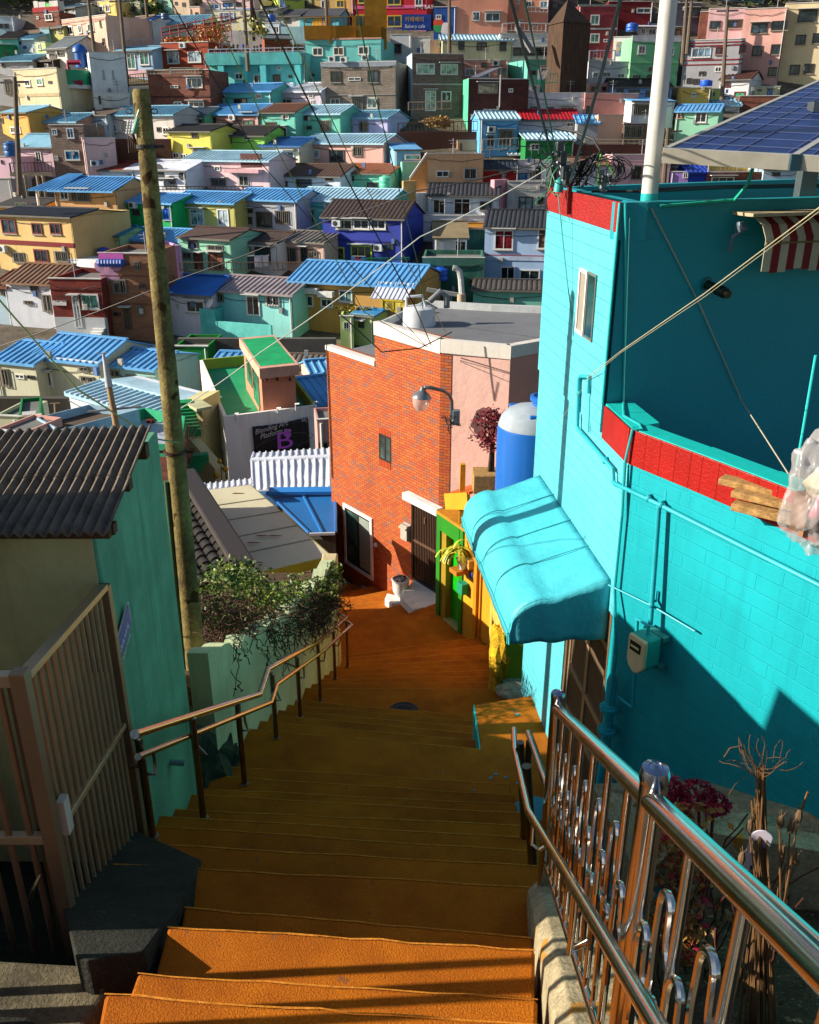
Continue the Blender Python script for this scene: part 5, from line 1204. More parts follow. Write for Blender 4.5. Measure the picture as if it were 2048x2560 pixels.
pk = MB(); q = [PY(742, 1400, 12.6), PY(812, 1385, 13.6)]; pk.hexa([V((-1.72, 12.0, -9.6)), V((-1.16, 12.9, -9.6)), V((-1.3, 13.3, -9.6)), V((-1.9, 12.6, -9.6))], [V((-1.72, 12.0, -6.45)), V((-1.16, 12.9, -6.75)), V((-1.3, 13.3, -6.75)), V((-1.9, 12.6, -6.4))])
tag(pk.build('pink_wall', paint('a84a4a', .8, .4, 2)), 'stained pink gable wall below the corner of the beige roof', 'wall')
# dark glazed tile roof
tr = thing('tile_roof_house', 'house with glossy dark brown tile roof half hidden behind the tall pole', 'house', (-3.4, 10.5, -8))
rg0, rg1 = PZ(600, 1425, -5.75), PZ(452, 1192, -5.55); ev0, ev1 = PZ(500, 1450, -6.25), PZ(380, 1215, -6.0)
ev0 = rg0+V((-1.25, -.1, -.55)); ev1 = rg1+V((-1.35, -.1, -.5))
tm = flat('2c2926', .3, .1); mb = MB(); mb.prism([ev0, rg0, rg1, ev1], (0, 0, -.06)); mb.build('roof_deck', tm, tr)
L0 = (rg0-ev0); along = (rg1-rg0); nrow = 16
for k in range(nrow):
    t = k/nrow; a, b = ev0+along*t, rg0+along*t; mb = MB(); m_ = 8
    vs = []; 
    for i in range(m_*6+1):
        u = i/(m_*6); p = a.lerp(b, u); h = .05*abs(math.sin(math.pi*u*m_))**.6
        vs.append(p+V((0, 0, h+.05))); vs.append(p+along/nrow*1.05+V((0, 0, h+.01)))
    mb.add(vs, [(2*i, 2*i+1, 2*i+3, 2*i+2) for i in range(m_*6)])
    for i in range(m_*6): mb.face([vs[2*i], vs[2*i+2], vs[2*i+2]-V((0, 0, .04)), vs[2*i]-V((0, 0, .04))])
    mb.fixn = False; mb.build('tile_row', tm, tr, smooth=True)
mb = MB(); bar(mb, rg0+V((.08, -.05, .08)), rg1+V((.08, .05, .08)), .34, .12); mb.build('ridge_cap', flat('3a332e', .4), tr, bevel=.04)
mb = MB(); q = [ev0+V((.1, .15, 0)), rg0+V((-.0, .15, 0)), rg1, ev1+V((.1, 0, 0))]; mb.hexa([V((p.x, p.y, -9)) for p in q], [V((p.x, p.y, p.z-.1)) for p in q]); mb.build('wall', paint('a04a2a', .8), tr)

# ================= WHITE BUILDING WITH BANNER =================
wb = thing('white_building', 'white rendered building with green roof terrace, pink stair tower and outdoor stairs', 'building', (-6, 31, -14))
K0 = PY(*pz('J', 315, 695), 30.5); zW = K0.z; nWb = V((.42, -.91, 0)).normalized(); frWb = Fr((K0.x, K0.y, 0), nWb)
def jw(x, y, d=0, fr=None): a, z = (fr or frWb).hit(*pz('J', x, y)); return (fr or frWb).P(a, z, d)
aR_, _ = frWb.hit(*pz('J', 985, 640)); rr2 = frWb.P(aR_, 0); nLf = V((-.95, -.3, 0)).normalized(); frLf = Fr((K0.x, K0.y, 0), nLf)
aL_, _ = frLf.hit(*pz('J', 175, 640)); ll2 = frLf.P(aL_, 0); back_ = ll2+(rr2-V((K0.x, K0.y, 0)))
wht = paint('efe9e0', .85, .15, .5, .15, .5, dirt='8a7a60'); 
mb = MB(); k = V((K0.x, K0.y, 0)); mb.hexa([at(p, -17) for p in (k, rr2, back_, ll2)], [at(p, zW-.5) for p in (k, rr2, back_, ll2)]); mb.build('wall', wht, wb)
mb = MB(); e_ = (rr2-k).normalized(); f_ = (ll2-k).normalized()
def seg(mb, p, q, z0, z1, w): mb.hexa([at(p, z0), at(q, z0), at(q+w, z0), at(p+w, z0)], [at(p, z1), at(q, z1), at(q+w, z1), at(p+w, z1)])
seg(mb, k, rr2, zW-.5, zW, f_*.12); seg(mb, k+f_*.12, ll2, zW-.5, zW, e_*.12); mb.build('parapet', wht, wb)
mb = MB(); seg(mb, ll2, back_, zW-.5, zW+.0, -f_*.12); seg(mb, rr2+f_*.12, back_-f_*.12, zW-.5, zW, -e_*.12); mb.build('lime_parapet', paint('93a83a', .8, .3, 1), wb)
mb = MB(); mb.hexa([at(p, zW-.49) for p in (k+f_*.12+e_*.12, rr2+f_*.12-e_*.12, back_-f_*.12-e_*.12, ll2+e_*.12-f_*.12)], [at(p, zW-.45) for p in (k+f_*.12+e_*.12, rr2+f_*.12-e_*.12, back_-f_*.12-e_*.12, ll2+e_*.12-f_*.12)]); mb.build('roof_terrace', paint('1c9a62', .6, .2, .8, .05, .4, dirt='a0a890'), wb)
# stair tower
t0_ = PY(*pz('J', 600, 655), 31.5); tz0 = zW-.45; tz1 = PY(*pz('J', 560, 415), 31.3).z
frT = Fr((t0_.x, t0_.y, 0), nWb); aT, _ = frT.hit(*pz('J', 838, 600)); tr_ = frT.P(aT, 0); frT2 = Fr((t0_.x, t0_.y, 0), nLf); aT2, _ = frT2.hit(*pz('J', 482, 560)); tl_ = frT2.P(aT2, 0)
k2 = V((t0_.x, t0_.y, 0)); tb_ = tl_+(tr_-k2)
twr = MB(); twr.hexa([at(p, tz0) for p in (k2, tr_, tb_, tl_)], [at(p, tz1) for p in (k2, tr_, tb_, tl_)]); tw = twr.build('stair_tower', paint('c97f62', .8, .12), wb); tw['o_'] = tuple(wb['o_'])
mb = MB(); ex = lambda p, s: p+(p-(k2+tb_)/2)*s
cor = [ex(p, .16) for p in (k2, tr_, tb_, tl_)]; mb.hexa([at(p, tz1) for p in cor], [at(p, tz1+.38) for p in cor]); mb.build('tower_cornice', paint('d3a088', .8), tw)
mb = MB(); cor2 = [ex(p, .02) for p in (k2, tr_, tb_, tl_)]; mb.hexa([at(p, tz1+.3) for p in cor2], [at(p, tz1+.385) for p in cor2]); mb.build('tower_roof', paint('12a060', .6), tw)
mb = MB(); a0, _ = frT2.hit(*pz('J', 495, 500)); a1, _ = frT2.hit(*pz('J', 525, 500)); a2, _ = frT2.hit(*pz('J', 533, 500)); a3, _ = frT2.hit(*pz('J', 572, 500))
mb.fb(frT2, min(a0, a1), max(a0, a1), tz1-1.1, tz1-.15, 0, .03); mb.fb(frT2, min(a2, a3), max(a2, a3), tz0+.25, tz1-.15, 0, .03); mb.build('tower_window', glass('3a6a50'), tw)
for x in (612, 692, 783):
    a, z = frT.hit(*pz('J', x, 425)); mb = MB(); mb.lathe([(.03, .1), (.06, -.02), (.0001, -.02)], frT.P(a, z, .14), 10); mb.build('spot_light', BLACKC, tw)
# left face windows, door
for x0, y0, x1, y1, c in ((165, 700, 222, 860, '1a3028'), (270, 810, 318, 950, '2a7a60')):
    a0, z1 = frLf.hit(*pz('J', x0, y0)); a1, z0 = frLf.hit(*pz('J', x1, y1)); a0, a1 = min(a0, a1), max(a0, a1)
    w_ = MB().ring(frLf, a0, a1, z0, z1, .06, 0, .05).build('window', WHITE, wb); w_['o_'] = tuple(wb['o_']); MB().fb(frLf, a0+.06, a1-.06, z0+.06, z1-.06, 0, .02).build('pane', glass(c), w_)
# outdoor stairs on its left
sd = paint('c6c08a', .85, .2)
mb = MB(); P4 = [PY(*pz('J', 20, 820), 29.5), PY(*pz('J', 120, 815), 29.4), PY(*pz('J', 240, 1010), 29), PY(*pz('J', 240, 900), 29.3)]
s0, s1 = PY(*pz('J', 30, 810), 29.6), PY(*pz('J', 235, 890), 28.8); mb.hexa([V((s0.x, s0.y, -16)), V((s1.x, s1.y, -16)), V((s1.x+.3, s1.y+.2, -16)), V((s0.x+.3, s0.y+.2, -16))], [V((s0.x, s0.y, s0.z)), V((s1.x, s1.y, s1.z-.9)), V((s1.x+.3, s1.y+.2, s1.z-.9)), V((s0.x+.3, s0.y+.2, s0.z))]); mb.build('stair_wall', sd, wb)
mb = MB()
for k_ in range(9):
    c = PY(*pz('J', -2+k_*7, 610+k_*24), 30.8-k_*.14); mb.box(c, (.9, .45, .25), .3)
mb.build('green_steps', paint('128a50', .6), wb)
mb = MB()
for k_ in range(6):
    c = PY(*pz('J', 150-k_*14, 985+k_*20), 28.2-k_*.1); mb.box(c, (.5, .3, .22), .3)
mb.build('green_steps', paint('128a50', .6), wb)
mb = MB(); a, b = PY(*pz('J', 15, 585), 31.2), PY(*pz('J', 150, 580), 31); mb.hexa([V((a.x, a.y, -16)), V((b.x, b.y, -16)), V((b.x+.4, b.y+1.4, -16)), V((a.x+.4, a.y+1.4, -16))], [V((a.x, a.y, a.z)), V((b.x, b.y, b.z)), V((b.x+.4, b.y+1.4, b.z)), V((a.x+.4, a.y+1.4, a.z))]); mb.build('stair_hall', sd, wb)
mb = MB(); q = [PZ(*pz('J', 38, 592), a.z+.08), PZ(*pz('J', 152, 570), a.z+.08), PZ(*pz('J', 230, 618), a.z+.08), PZ(*pz('J', 118, 640), a.z+.08)]; mb.prism(q, (0, 0, -.1)); mb.build('canopy', paint('b8b890', .7), wb)
for x, y in ((400, 660), (700, 620), (830, 590), (960, 575), (1010, 625)):
    mb = MB(); p = jw(x, y+30, .05); mb.tube([p+V((0, 0, -.15)), p+V((0, -.05, .12)), p+V((.18, -.3, .2))], .03, 6); mb.build('wall_lamp', WHITE, wb)
# banner
ban = thing('banner', 'black banner with a big purple letter B and white script on the white wall', 'banner', jw(720, 900, .05))
q = [jw(517, 762, .05), jw(915, 692, .05), jw(932, 920, .05), jw(532, 952, .05)]
mb = MB(); NX = 24
vs = []
for j in range(7):
    for i in range(NX+1):
        p = q[0].lerp(q[1], i/NX).lerp(q[3].lerp(q[2], i/NX), j/6); vs.append(p+nWb*(.02+.018*math.sin(i*1.9+j*.4))-V((0, 0, .03*math.sin(math.pi*i/NX)*2 if j == 0 else 0)))
mb.add(vs, [(j*(NX+1)+i, j*(NX+1)+i+1, (j+1)*(NX+1)+i+1, (j+1)*(NX+1)+i) for j in range(6) for i in range(NX)]); mb.build('banner_cloth', paint('231f1e', .6, .4, 2, .1, .1), ban, smooth=True, sol=.01)
aB, zB = frWb.hit(*pz('J', 682, 925)); sB = frWb.hit(*pz('J', 682, 800))[1]-zB
slope = 0.0
pur = flat('c85ad8', .6); text('B', frWb, aB, zB, sB*1.38, pur, ban, .10, slope, 'letter', sx=1.35)
for i in range(4):
    for j in range(3):
        if (i+j) % 2 == 0: mb = MB(); c = frWb.hit(*pz('J', 755+j*13, 790+i*14)); mb.fb(frWb, c[0]-.06, c[0]+.06, c[1]-.06, c[1]+.06, .09, .1); mb.build('checker', flat('c878c8', .6), ban)
aT, zT_ = frWb.hit(*pz('J', 535, 822)); wsc = flat('cfcac4', .6)
text('Blending Art', frWb, aT, zT_+.02, .27, wsc, ban, .10, .16, 'lettering', .35, sx=.92); a2, z2 = frWb.hit(*pz('J', 572, 862)); text('Platform', frWb, a2, z2+.05, .27, wsc, ban, .10, .16, 'lettering', .35, sx=.92)
a2, z2 = frWb.hit(*pz('J', 868, 732)); text('비앗', frWb, a2, z2, .24, wsc, ban, .10, .05)
mb = MB(); cB = frWb.hit(*pz('J', 738, 880))
for rx, ry, tl in ((1.15, .26, .18), (1.0, .34, .1)):
    mb.tube([frWb.P(cB[0]+rx*math.cos(t*.21)-tl*math.sin(t*.21)*.5, cB[1]+ry*math.sin(t*.21)+tl*math.cos(t*.21), .085) for t in range(31)], .008, 4)
mb.build('ellipse_line', flat('5a5048', .6), ban)
# ================= HILLSIDE VILLAGE =================
random.seed(77)
CL = dict(aqua='3fbfb8', turq='2fb0a8', mint='52b088', mintp='86c8a0', pink='c98a86', pinkp='d2a0a0', salmon='cf7a58', peach='d89a78', cream='cdb078', creamp='cfc8a0',
          yellow='d0b81c', ochre='b06c08', orange='c06a18', tan='b89268', lime='6cc41c', limep='a4c860', green='0e8a38', dgreen='0a6a3c', blue='2a7cc8', skyb='88b4dc', navy='2a3a90',
          white='d2d2cf', offw='bdb9b0', lav='b0a8d8', grey='8a8c90', dgrey='55565a', brown='6a4630', dbrown='3a261c', red='a01818', brickr='8a3e28', olive='96902c', plum='9a5878',
          purple='8a6ac0', sheet='9a8a78', violet='c07ac0', bluew='9cb6cc', greyg='8f9a90', royal='143aa0')
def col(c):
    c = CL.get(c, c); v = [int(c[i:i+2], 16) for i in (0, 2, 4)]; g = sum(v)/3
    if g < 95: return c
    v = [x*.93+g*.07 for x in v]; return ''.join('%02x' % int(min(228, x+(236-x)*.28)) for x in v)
RB = {'rb': '64a8dc', 'rl': 'a8ccdc', 'rw': 'd0d6e0', 'rd': '2460a0', 'rt': '74a8c0', 'rg': '5a646a', 'rr': '9a0c1c', 'rk': '2a2420', 'rs': '76604e'}
def ribroof(parent, P0, P1, Q1, Q0, c, kind, pitch=None):
    if kind == 'tile':
        m = paint(c, .6, .3, 3, .2, .3); n = max(3, int((P1-P0).length/.3)); sub_ = 5; mb = MB(); mb.fixn = False; N = n*sub_; nn = V((0, 0, 1)); vs = []
        R_ = 4
        for j in range(R_+1):
            for i in range(N+1):
                t = i/N; p = P0.lerp(P1, t).lerp(Q0.lerp(Q1, t), j/R_); vs.append(p+nn*(.055*abs(math.sin(math.pi*t*n))))
        mb.add(vs, [(j*(N+1)+i, j*(N+1)+i+1, (j+1)*(N+1)+i+1, (j+1)*(N+1)+i) for j in range(R_) for i in range(N)])
        mb.build('roof_slope', m, parent, smooth=True)
        mb = MB(); d = V((0, 0, -.07)); mb.hexa([P0+d, P1+d, Q1+d, Q0+d], [P0, P1, Q1, Q0]); mb.build('roof_deck', m, parent)
        return
    m = paint(c, .4 if kind == 'rib' else .8, .34, .7, .08, .75, dirt='6a5a4a')
    if kind == 'rib': ribbed(P0, P1, Q1, Q0, pitch or .34, .06, m, parent, w=.35)
    else:
        mb = MB(); d = V((0, 0, -.08)); mb.hexa([P0+d, P1+d, Q1+d, Q0+d], [P0, P1, Q1, Q0]); mb.build('roof_sheet', m, parent)
NH = [0]
def tlabel(s): return s
LASTF = None
def H(z, x0, x1, ye, yb, c, roof, wins, label, yaw=12, dep=4.5, dY=0, name='house', over=.22, cat='house', low=5, band=None, mat=None, lowc=None, kind=None):
    """box house: front x0..x1, eave ye, base yb in zone pixels"""
    global LASTF
    X0, YE = pz(z, x0, ye); X1, YB = pz(z, x1, yb); xc = (X0+X1)/2
    Y = depthY(YB)+dY; base = PY(xc, YB, Y); k_ = min(1, Y/60); dep *= k_; over *= k_; a = math.radians(yaw+(8 if z in 'ABEFKLI' and yaw > -12 else 3 if z == 'G' else 0)); n = V((-math.sin(a), -math.cos(a), 0)); fr = Fr((base.x, base.y, 0), n)
    p, _ = fr.hit(X0, YE); q, _ = fr.hit(X1, YE); a0, a1 = min(p, q), max(p, q); zt = fr.hit(xc, YE)[1]; zb = base.z
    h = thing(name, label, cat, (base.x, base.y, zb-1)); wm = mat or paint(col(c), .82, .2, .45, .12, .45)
    th_ = zt-(.0)
    def wallbox(z0, z1, m, nm='wall', d0=-dep, d1=0):
        mb = MB(); mb.fb(fr, a0, a1, z0, z1, d0, d1); return mb.build(nm, m, h)
    kind, rc, yr = (roof+(None, None))[:3] if roof else ('flat', None, None)
    rcol = RB.get(rc, CL.get(rc, rc)) if rc else '70706c'
    if kind == 'flat':
        par = .35*k_; wallbox(zb-low, zt-par, wm)
        mb = MB(); t = .14*k_
        mb.fb(fr, a0, a1, zt-par, zt, -t, 0); mb.fb(fr, a0, a1, zt-par, zt, -dep, -dep+t); mb.fb(fr, a0, a0+t, zt-par, zt, -dep+t, -t); mb.fb(fr, a1-t, a1, zt-par, zt, -dep+t, -t); mb.build('parapet', wm, h)
        mb = MB(); mb.fb(fr, a0+t, a1-t, zt-par, zt-par+.05, -dep+t, -t); mb.build('roof_deck', paint(rcol, .8, .3), h)
        mb = MB(); mb.fb(fr, a0-.04, a1+.04, zt, zt+.06*k_, -.2*k_, .05); mb.build('coping', paint(col('offw'), .8), h)
    else:
        wallbox(zb-low, zt, wm)
        dR_ = min(dep/2, 2.6); XR, YR = pz(z, (x0+x1)/2, yr); f2 = Fr(fr.P(0, 0, -dR_), n); zr = f2.hit(xc, YR)[1]; rise = max(.12, min(zr-zt, 2.2)); zr = zt+rise
        e = .14*k_; P0, P1 = fr.P(a0-e, zt-.03, over), fr.P(a1+e, zt-.03, over); Q0, Q1 = fr.P(a0-e, zr, -dR_), fr.P(a1+e, zr, -dR_)
        S0, S1 = fr.P(a0-e, zt-.03, -2*dR_-over), fr.P(a1+e, zt-.03, -2*dR_-over)
        kk = {'rib': 'rib', 'tile': 'tile', 'sheet': 'sheet'}[kind]
        ribroof(h, P0, P1, Q1, Q0, rcol, kk); mb = MB(); d = V((0, 0, -.06)); mb.hexa([Q0+d, Q1+d, S1+d, S0+d], [Q0, Q1, S1, S0]); mb.build('rear_slope', paint(rcol, .6), h)
        mb = MB(); mb.prism([fr.P(a0, zt-.06, 0), fr.P(a0, zr-.07, -dR_), fr.P(a0, zt-.06, -2*dR_)], fr.u*.1); mb.build('gable', wm, h)
        mb = MB(); mb.prism([fr.P(a1, zt-.06, 0), fr.P(a1, zr-.07, -dR_), fr.P(a1, zt-.06, -2*dR_)], fr.u*-.1); mb.build('gable', wm, h)
        mb = MB(); bar(mb, Q0+V((0, 0, .05)), Q1+V((0, 0, .05)), .22, .08); mb.build('ridge', paint(rcol, .5), h)
        mb = MB(); bar(mb, P0+V((0, 0, -.05)), P1+V((0, 0, -.05)), .06, .12); mb.build('gutter', paint(rcol, .5) if kind == 'rib' else paint('6a665e', .8), h)
    if band:
        for (y0, y1, bc) in band:
            zz1 = fr.hit(xc, pz(z, 0, y0)[1])[1]; zz0 = fr.hit(xc, pz(z, 0, y1)[1])[1]; mb = MB(); mb.fb(fr, a0-.02, a1+.02, zz0, zz1, -.05, .05); mb.build('band', paint(col(bc), .8), h)
    if lowc:
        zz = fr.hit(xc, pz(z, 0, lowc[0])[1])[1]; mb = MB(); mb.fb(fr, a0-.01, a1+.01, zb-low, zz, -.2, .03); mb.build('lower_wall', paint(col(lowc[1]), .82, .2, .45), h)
    for w in wins: win(h, fr, z, *w)
    LASTF = (h, fr, z); NH[0] += 1
    if mat is None:                      # drain pipe on many of the facades
        if random.random() < .55:
            xx = a1-.12 if random.random() < .5 else a0+.12
            mb = MB(); mb.tube([fr.P(xx, zt-.1, .06), fr.P(xx, zb-1, .06)], .045, 5); mb.build('drain_pipe', paint(col('offw'), .6), h)
    if a1-a0 > 2.5:
        xm = random.uniform(a0+.8, a1-.8); zm = zb+random.uniform(.9, 1.6); mb = MB(); mb.fb(fr, xm, xm+.22, zm, zm+.32, 0, .14); mb.build('meter_box', flat(random.choice(['b0aca0', '8a8c8a', '4a6a9a']), .6), h)
        mb = MB(); q_ = [fr.P(a0+(a1-a0)*t/8, zt-.25-random.uniform(0, .12)-(.25*math.sin(t/8*3.14)), .05) for t in range(9)]+[fr.P(a1-.05, zb, .05)]; mb.tube(q_, .018, 4); mb.build('facade_wire', flat('1a1a1c', .6), h)
        if kind == 'flat' and zt > -40:
            mb = MB(); xm = random.uniform(a0+.5, a1-.5); mb.tube([fr.P(xm, zt-.3, -.8), fr.P(xm, zt+1.1, -.8)], .03, 4); mb.tube([fr.P(xm-.35, zt+.95, -.8), fr.P(xm+.35, zt+.95, -.8)], .02, 4); mb.tube([fr.P(xm-.25, zt+.75, -.8), fr.P(xm+.25, zt+.75, -.8)], .02, 4); mb.build('roof_antenna', flat('8a8a8c', .5), h)
    return h
FRM = {'w': 'd4d4d0', 'r': '6a1018', 'k': '3a3028', 'n': '4a4038', 'l': '9ac81c', 'b': '8a8478', 'y': 'c0a810', 's': 'bcc4c8', 'g': '1a7a50', 'u': '2a5aa8'}
GL = ['1c2a30', '26343a', '182024', '30404a', '222a28']
def win(h, fr, z, x0, y0, x1, y1, t='w', gc=None):
    p = fr.hit(*pz(z, x0, y0)); q = fr.hit(*pz(z, x1, y1)); a0, a1 = sorted((p[0], q[0])); z0, z1 = sorted((p[1], q[1])); k = t[0]; wd, ht = a1-a0, z1-z0
    fw = min(.09, wd*.14, ht*.2); fc = FRM.get(k, 'd4d4d0')
    door = 'D' in t or k == 'D'
    mb = MB(); mb.ring(fr, a0, a1, z0, z1, fw, -.02, .06); f = mb.build('door' if door else 'window', flat(fc if k != 'D' else '8a8a84', .5), h)
    mb = MB(); mb.fb(fr, a0+fw, a1-fw, z0+fw, z1-fw, -.02, .015); mb.build('pane', glass(gc or random.choice(GL)) if not door or k != 'D' else flat(gc or random.choice(['4a3426', '6a5a4a', '9aa0a4', '5a4638']), .5), f)
    nm = max(1, int(wd/.75)); mb = MB()
    for i in range(1, nm+1 if nm > 1 else 2):
        x = a0+wd*i/(nm+1 if nm > 1 else 2); mb.fb(fr, x-.025, x+.025, z0+fw, z1-fw, 0, .045)
    if ht > 1.2: zz = z1-ht*.28; mb.fb(fr, a0+fw, a1-fw, zz-.02, zz+.02, 0, .04)
    mb.build('mullion', flat(fc if k != 'D' else '8a8a84', .5), f)
    if k == 'b' or 'b' in t[1:]:
        mb = MB(); n = max(3, int(wd/.16))
        for i in range(n+1): x = a0+wd*i/n; mb.fb(fr, x-.012, x+.012, z0, z1, .1, .125)
        mb.fb(fr, a0, a1, z1-.03, z1, .1, .13); mb.fb(fr, a0, a1, z0, z0+.03, .1, .13); mb.build('window_bars', flat('7a746a', .5, .3), f)
    elif not door and ht > .5:
        mb = MB(); mb.fb(fr, a0-.05, a1+.05, z0-.05, z0, 0, .12); mb.build('sill', flat('a09a90', .7), f)
    if door or (wd > 1.1 and random.random() < .4):
        mb = MB(); mb.fb(fr, a0-.15, a1+.15, z1+.08, z1+.14, 0, .45); mb.build('hood', flat('b8b8b4', .6), f)
def AC(x, y, label):
    h, fr, z = LASTF; a, zz = fr.hit(*pz(z, x, y)); t = thing('air_conditioner', label, 'air conditioner', fr.P(a, zz-.3, .2), 'outdoor air conditioning units')
    mb = MB(); mb.fb(fr, a-.32, a+.32, zz-.23, zz+.23, .05, .35); mb.build('casing', flat('c6c8c6', .5), t, bevel=.02)
    mb = MB(); mb.lathe([(.17, 0), (.17, .02), (.0001, .03)], fr.P(a-.08, zz, .35), 12, fr.n); mb.build('fan_grille', flat('2c3032', .5), t)
def tank(z, x, y, r_px, h_px, Yd, c, label, dY=0):
    px, py = pz(z, x, y); s = ZN[z][2]; Y = Yd; p = PY(px, py, Y); k = Y/F*1.03; r = r_px/s*k; hh = h_px/s*k
    t = thing('water_tank', label, 'water tank', p, 'rooftop water tanks')
    mb = MB(); mb.lathe([(r*.97, 0), (r, hh*.05), (r, hh*.3), (r*.97, hh*.33), (r, hh*.36), (r, hh*.66), (r*.97, hh*.69), (r, hh*.72), (r*.95, hh*.86), (r*.5, hh*.95)], p, 16); mb.build('tank_body', flat(c, .4), t, smooth=True)
    mb = MB(); mb.lathe([(r*.45, hh*.94), (r*.45, hh), (.0001, hh*1.01)], p, 14); mb.build('tank_lid', flat(c, .4), t)
def fence(z, pts, hpx, c, label, Yd=None, name='railing', solid=False, step=.3, group=None, yo=0, bars=True):
    """railing along pixel base points"""
    P_ = []
    for (x, y) in pts:
        px, py = pz(z, x, y); Y = Yd if Yd else depthY(py)+yo; P_.append(PY(px, py, Y))
    s = ZN[z][2]; hh = hpx/s*P_[0].y/F*1.02; t = thing(name, label, name.replace('_', ' '), P_[0], group); m = flat(c, .6)
    mb = MB()
    for a, b in zip(P_, P_[1:]):
        bar(mb, a+V((0, 0, hh)), b+V((0, 0, hh)), .08, .06); bar(mb, a+V((0, 0, .1)), b+V((0, 0, .1)), .05, .05)
    mb.build('rail', m, t); mb = MB(); mp = MB()
    for a, b in zip(P_, P_[1:]):
        L = (b-a).length; n = max(1, int(L/step))
        for i in range(n+1):
            p = a.lerp(b, i/n)
            if i % 7 == 0: mp.box(p+V((0, 0, hh/2)), (.1, .1, hh))
            elif bars: mb.box(p+V((0, 0, hh/2)), (.035, .035, hh))
    if bars: mb.build('balusters', m, t)
    mp.build('rail_post', m, t); return t
def slab(z, pts, Z0, th, c, name, label, cat, mat=None, dz=0):
    q = [PZ(*pz(z, x, y), Z0) for x, y in pts]; mb = MB(); mb.prism(q, (0, 0, -th)); return tag(mb.build(name, mat or paint(col(c), .8)), label, cat)
def wallstrip(z, x0, x1, yt, yb, c, label, th=.4, low=3, yaw=5, dY=0, mat=None, kind=None, name='wall'):
    X0, YT = pz(z, x0, yt); X1, YB = pz(z, x1, yb); xc = (X0+X1)/2; Y = depthY(YB)+dY; b = PY(xc, YB, Y); a = math.radians(yaw)
    fr = Fr((b.x, b.y, 0), (-math.sin(a), -math.cos(a))); p = fr.hit(X0, YT)[0]; q = fr.hit(X1, YT)[0]; zt = fr.hit(xc, YT)[1]
    mb = MB(); mb.fb(fr, min(p, q), max(p, q), b.z-low, zt, -th, 0); o = mb.build(name, mat or paint(col(c), .85, .3, .6, .2, .6))
    return tag(o, label, 'wall')
BR1 = brick('7a3a26', '96503a', '6a5a50', .4, .13, .012, .85); BR2 = brick('6a5044', '7c6254', '8a8078', .4, .13, .014, .85); BR3 = brick('86786a', '968878', '6a6058', .4, .13, .014, .85)
BR4 = brick('4a1c16', '5a2a20', '3a2420', .4, .13, .012, .85); BRW = brick('c8c8c4', 'bcbcb8', '8a8a88', .4, .13, .012, .8)
BR5 = brick('8a5a40', '9a6a4c', '7a5a48', .4, .13, .008, .85, tone=.2)
W_, Dd = 'w', 'D'
# ---- top left ----
H('K', -30, 165, 205, 395, 'bluew', None, [(-10, 290, 45, 350, 'n'), (50, 290, 112, 350, 'n')], 'pale blue white flat house at the far left just below the woods', yaw=-8)
H('K', 410, 725, 150, 345, 'brickr', None, [(450, 200, 485, 235, 'w'), (550, 170, 655, 250, 'w')], 'small red brick house with white rooftop walls at the edge of the woods', yaw=15, mat=BR1, band=[(85, 150, 'red')])
h_ = LASTF; fr = h_[1]; 
for (x0, x1, y0, y1) in ((405, 470, 15, 90), (470, 560, 25, 85), (600, 715, 10, 80)):
    p = fr.hit(*pz('K', x0, y0)); q = fr.hit(*pz('K', x1, y1)); mb = MB(); mb.fb(fr, p[0], q[0], q[1]-.3, p[1], -.9, -.02); mb.build('rooftop_wall', paint(col('offw'), .8), h_[0])
p = fr.hit(*pz('K', 572, 40)); mb = MB(); mb.fb(fr, p[0]-.3, p[0]+.3, p[1]-1.0, p[1], -.8, -.04); mb.build('green_panel', flat('2cc020', .5), h_[0])
H('K', 785, 935, 90, 235, 'greyg', ('sheet', 'rg', 75), [(800, 100, 830, 150, 'n'), (860, 110, 900, 140, 'w')], 'grey green house with dark roof beside the brick one under the woods', yaw=20)
H('K', 755, 1310, 215, 600, 'peach', None, [(820, 325, 905, 425, 'w'), (960, 310, 1018, 405, 'w'), (1075, 290, 1165, 385, 'w'), (1225, 250, 1253, 330, 'n'), (880, 525, 930, 565, 'w'), (1010, 515, 1060, 570, 'w'), (1085, 510, 1125, 570, 'w'), (1260, 470, 1300, 555, 'n')], 'big peach pink two storey house with brown bars at the upper left', yaw=30, dep=5.5, band=[(238, 262, 'a86a58')])
H('K', 600, 775, 335, 480, 'olive', ('sheet', 'rg', 300), [(615, 370, 638, 405, 'n'), (655, 370, 685, 412, 'n'), (715, 330, 765, 402, 'n')], 'little yellow house squeezed against the peach pink one', yaw=25)
H('K', 490, 600, 350, 470, '8ac0c8', None, [], 'pale turquoise stained wall house below the small red brick one', yaw=5, dep=2)
H('K', 180, 490, 400, 440, 'plum', ('sheet', 'rs', 350), [], 'low plum walled house with a long rusty sheet roof', yaw=10, dep=3)
H('K', -20, 215, 465, 595, 'aqua', ('tile', 'rk', 398), [(150, 540, 175, 585, 'w')], 'bright aqua house with dark brown tile roof at the left edge', yaw=-5)
H('K', 205, 420, 475, 595, 'bluew', ('rib', 'rt', 425), [(225, 512, 270, 550, 'n'), (285, 560, 330, 600, 'u')], 'whitish house with grey blue roof next to the aqua one', yaw=8)
H('K', -30, 145, 545, 700, 'dgreen', None, [(50, 635, 105, 680, 'n')], 'deep green flat house cut off by the left edge', yaw=-10)
H('K', 430, 555, 525, 690, 'limep', None, [(465, 540, 510, 612, 'w')], 'pale lime house under a big grey gable', yaw=25, dep=3)
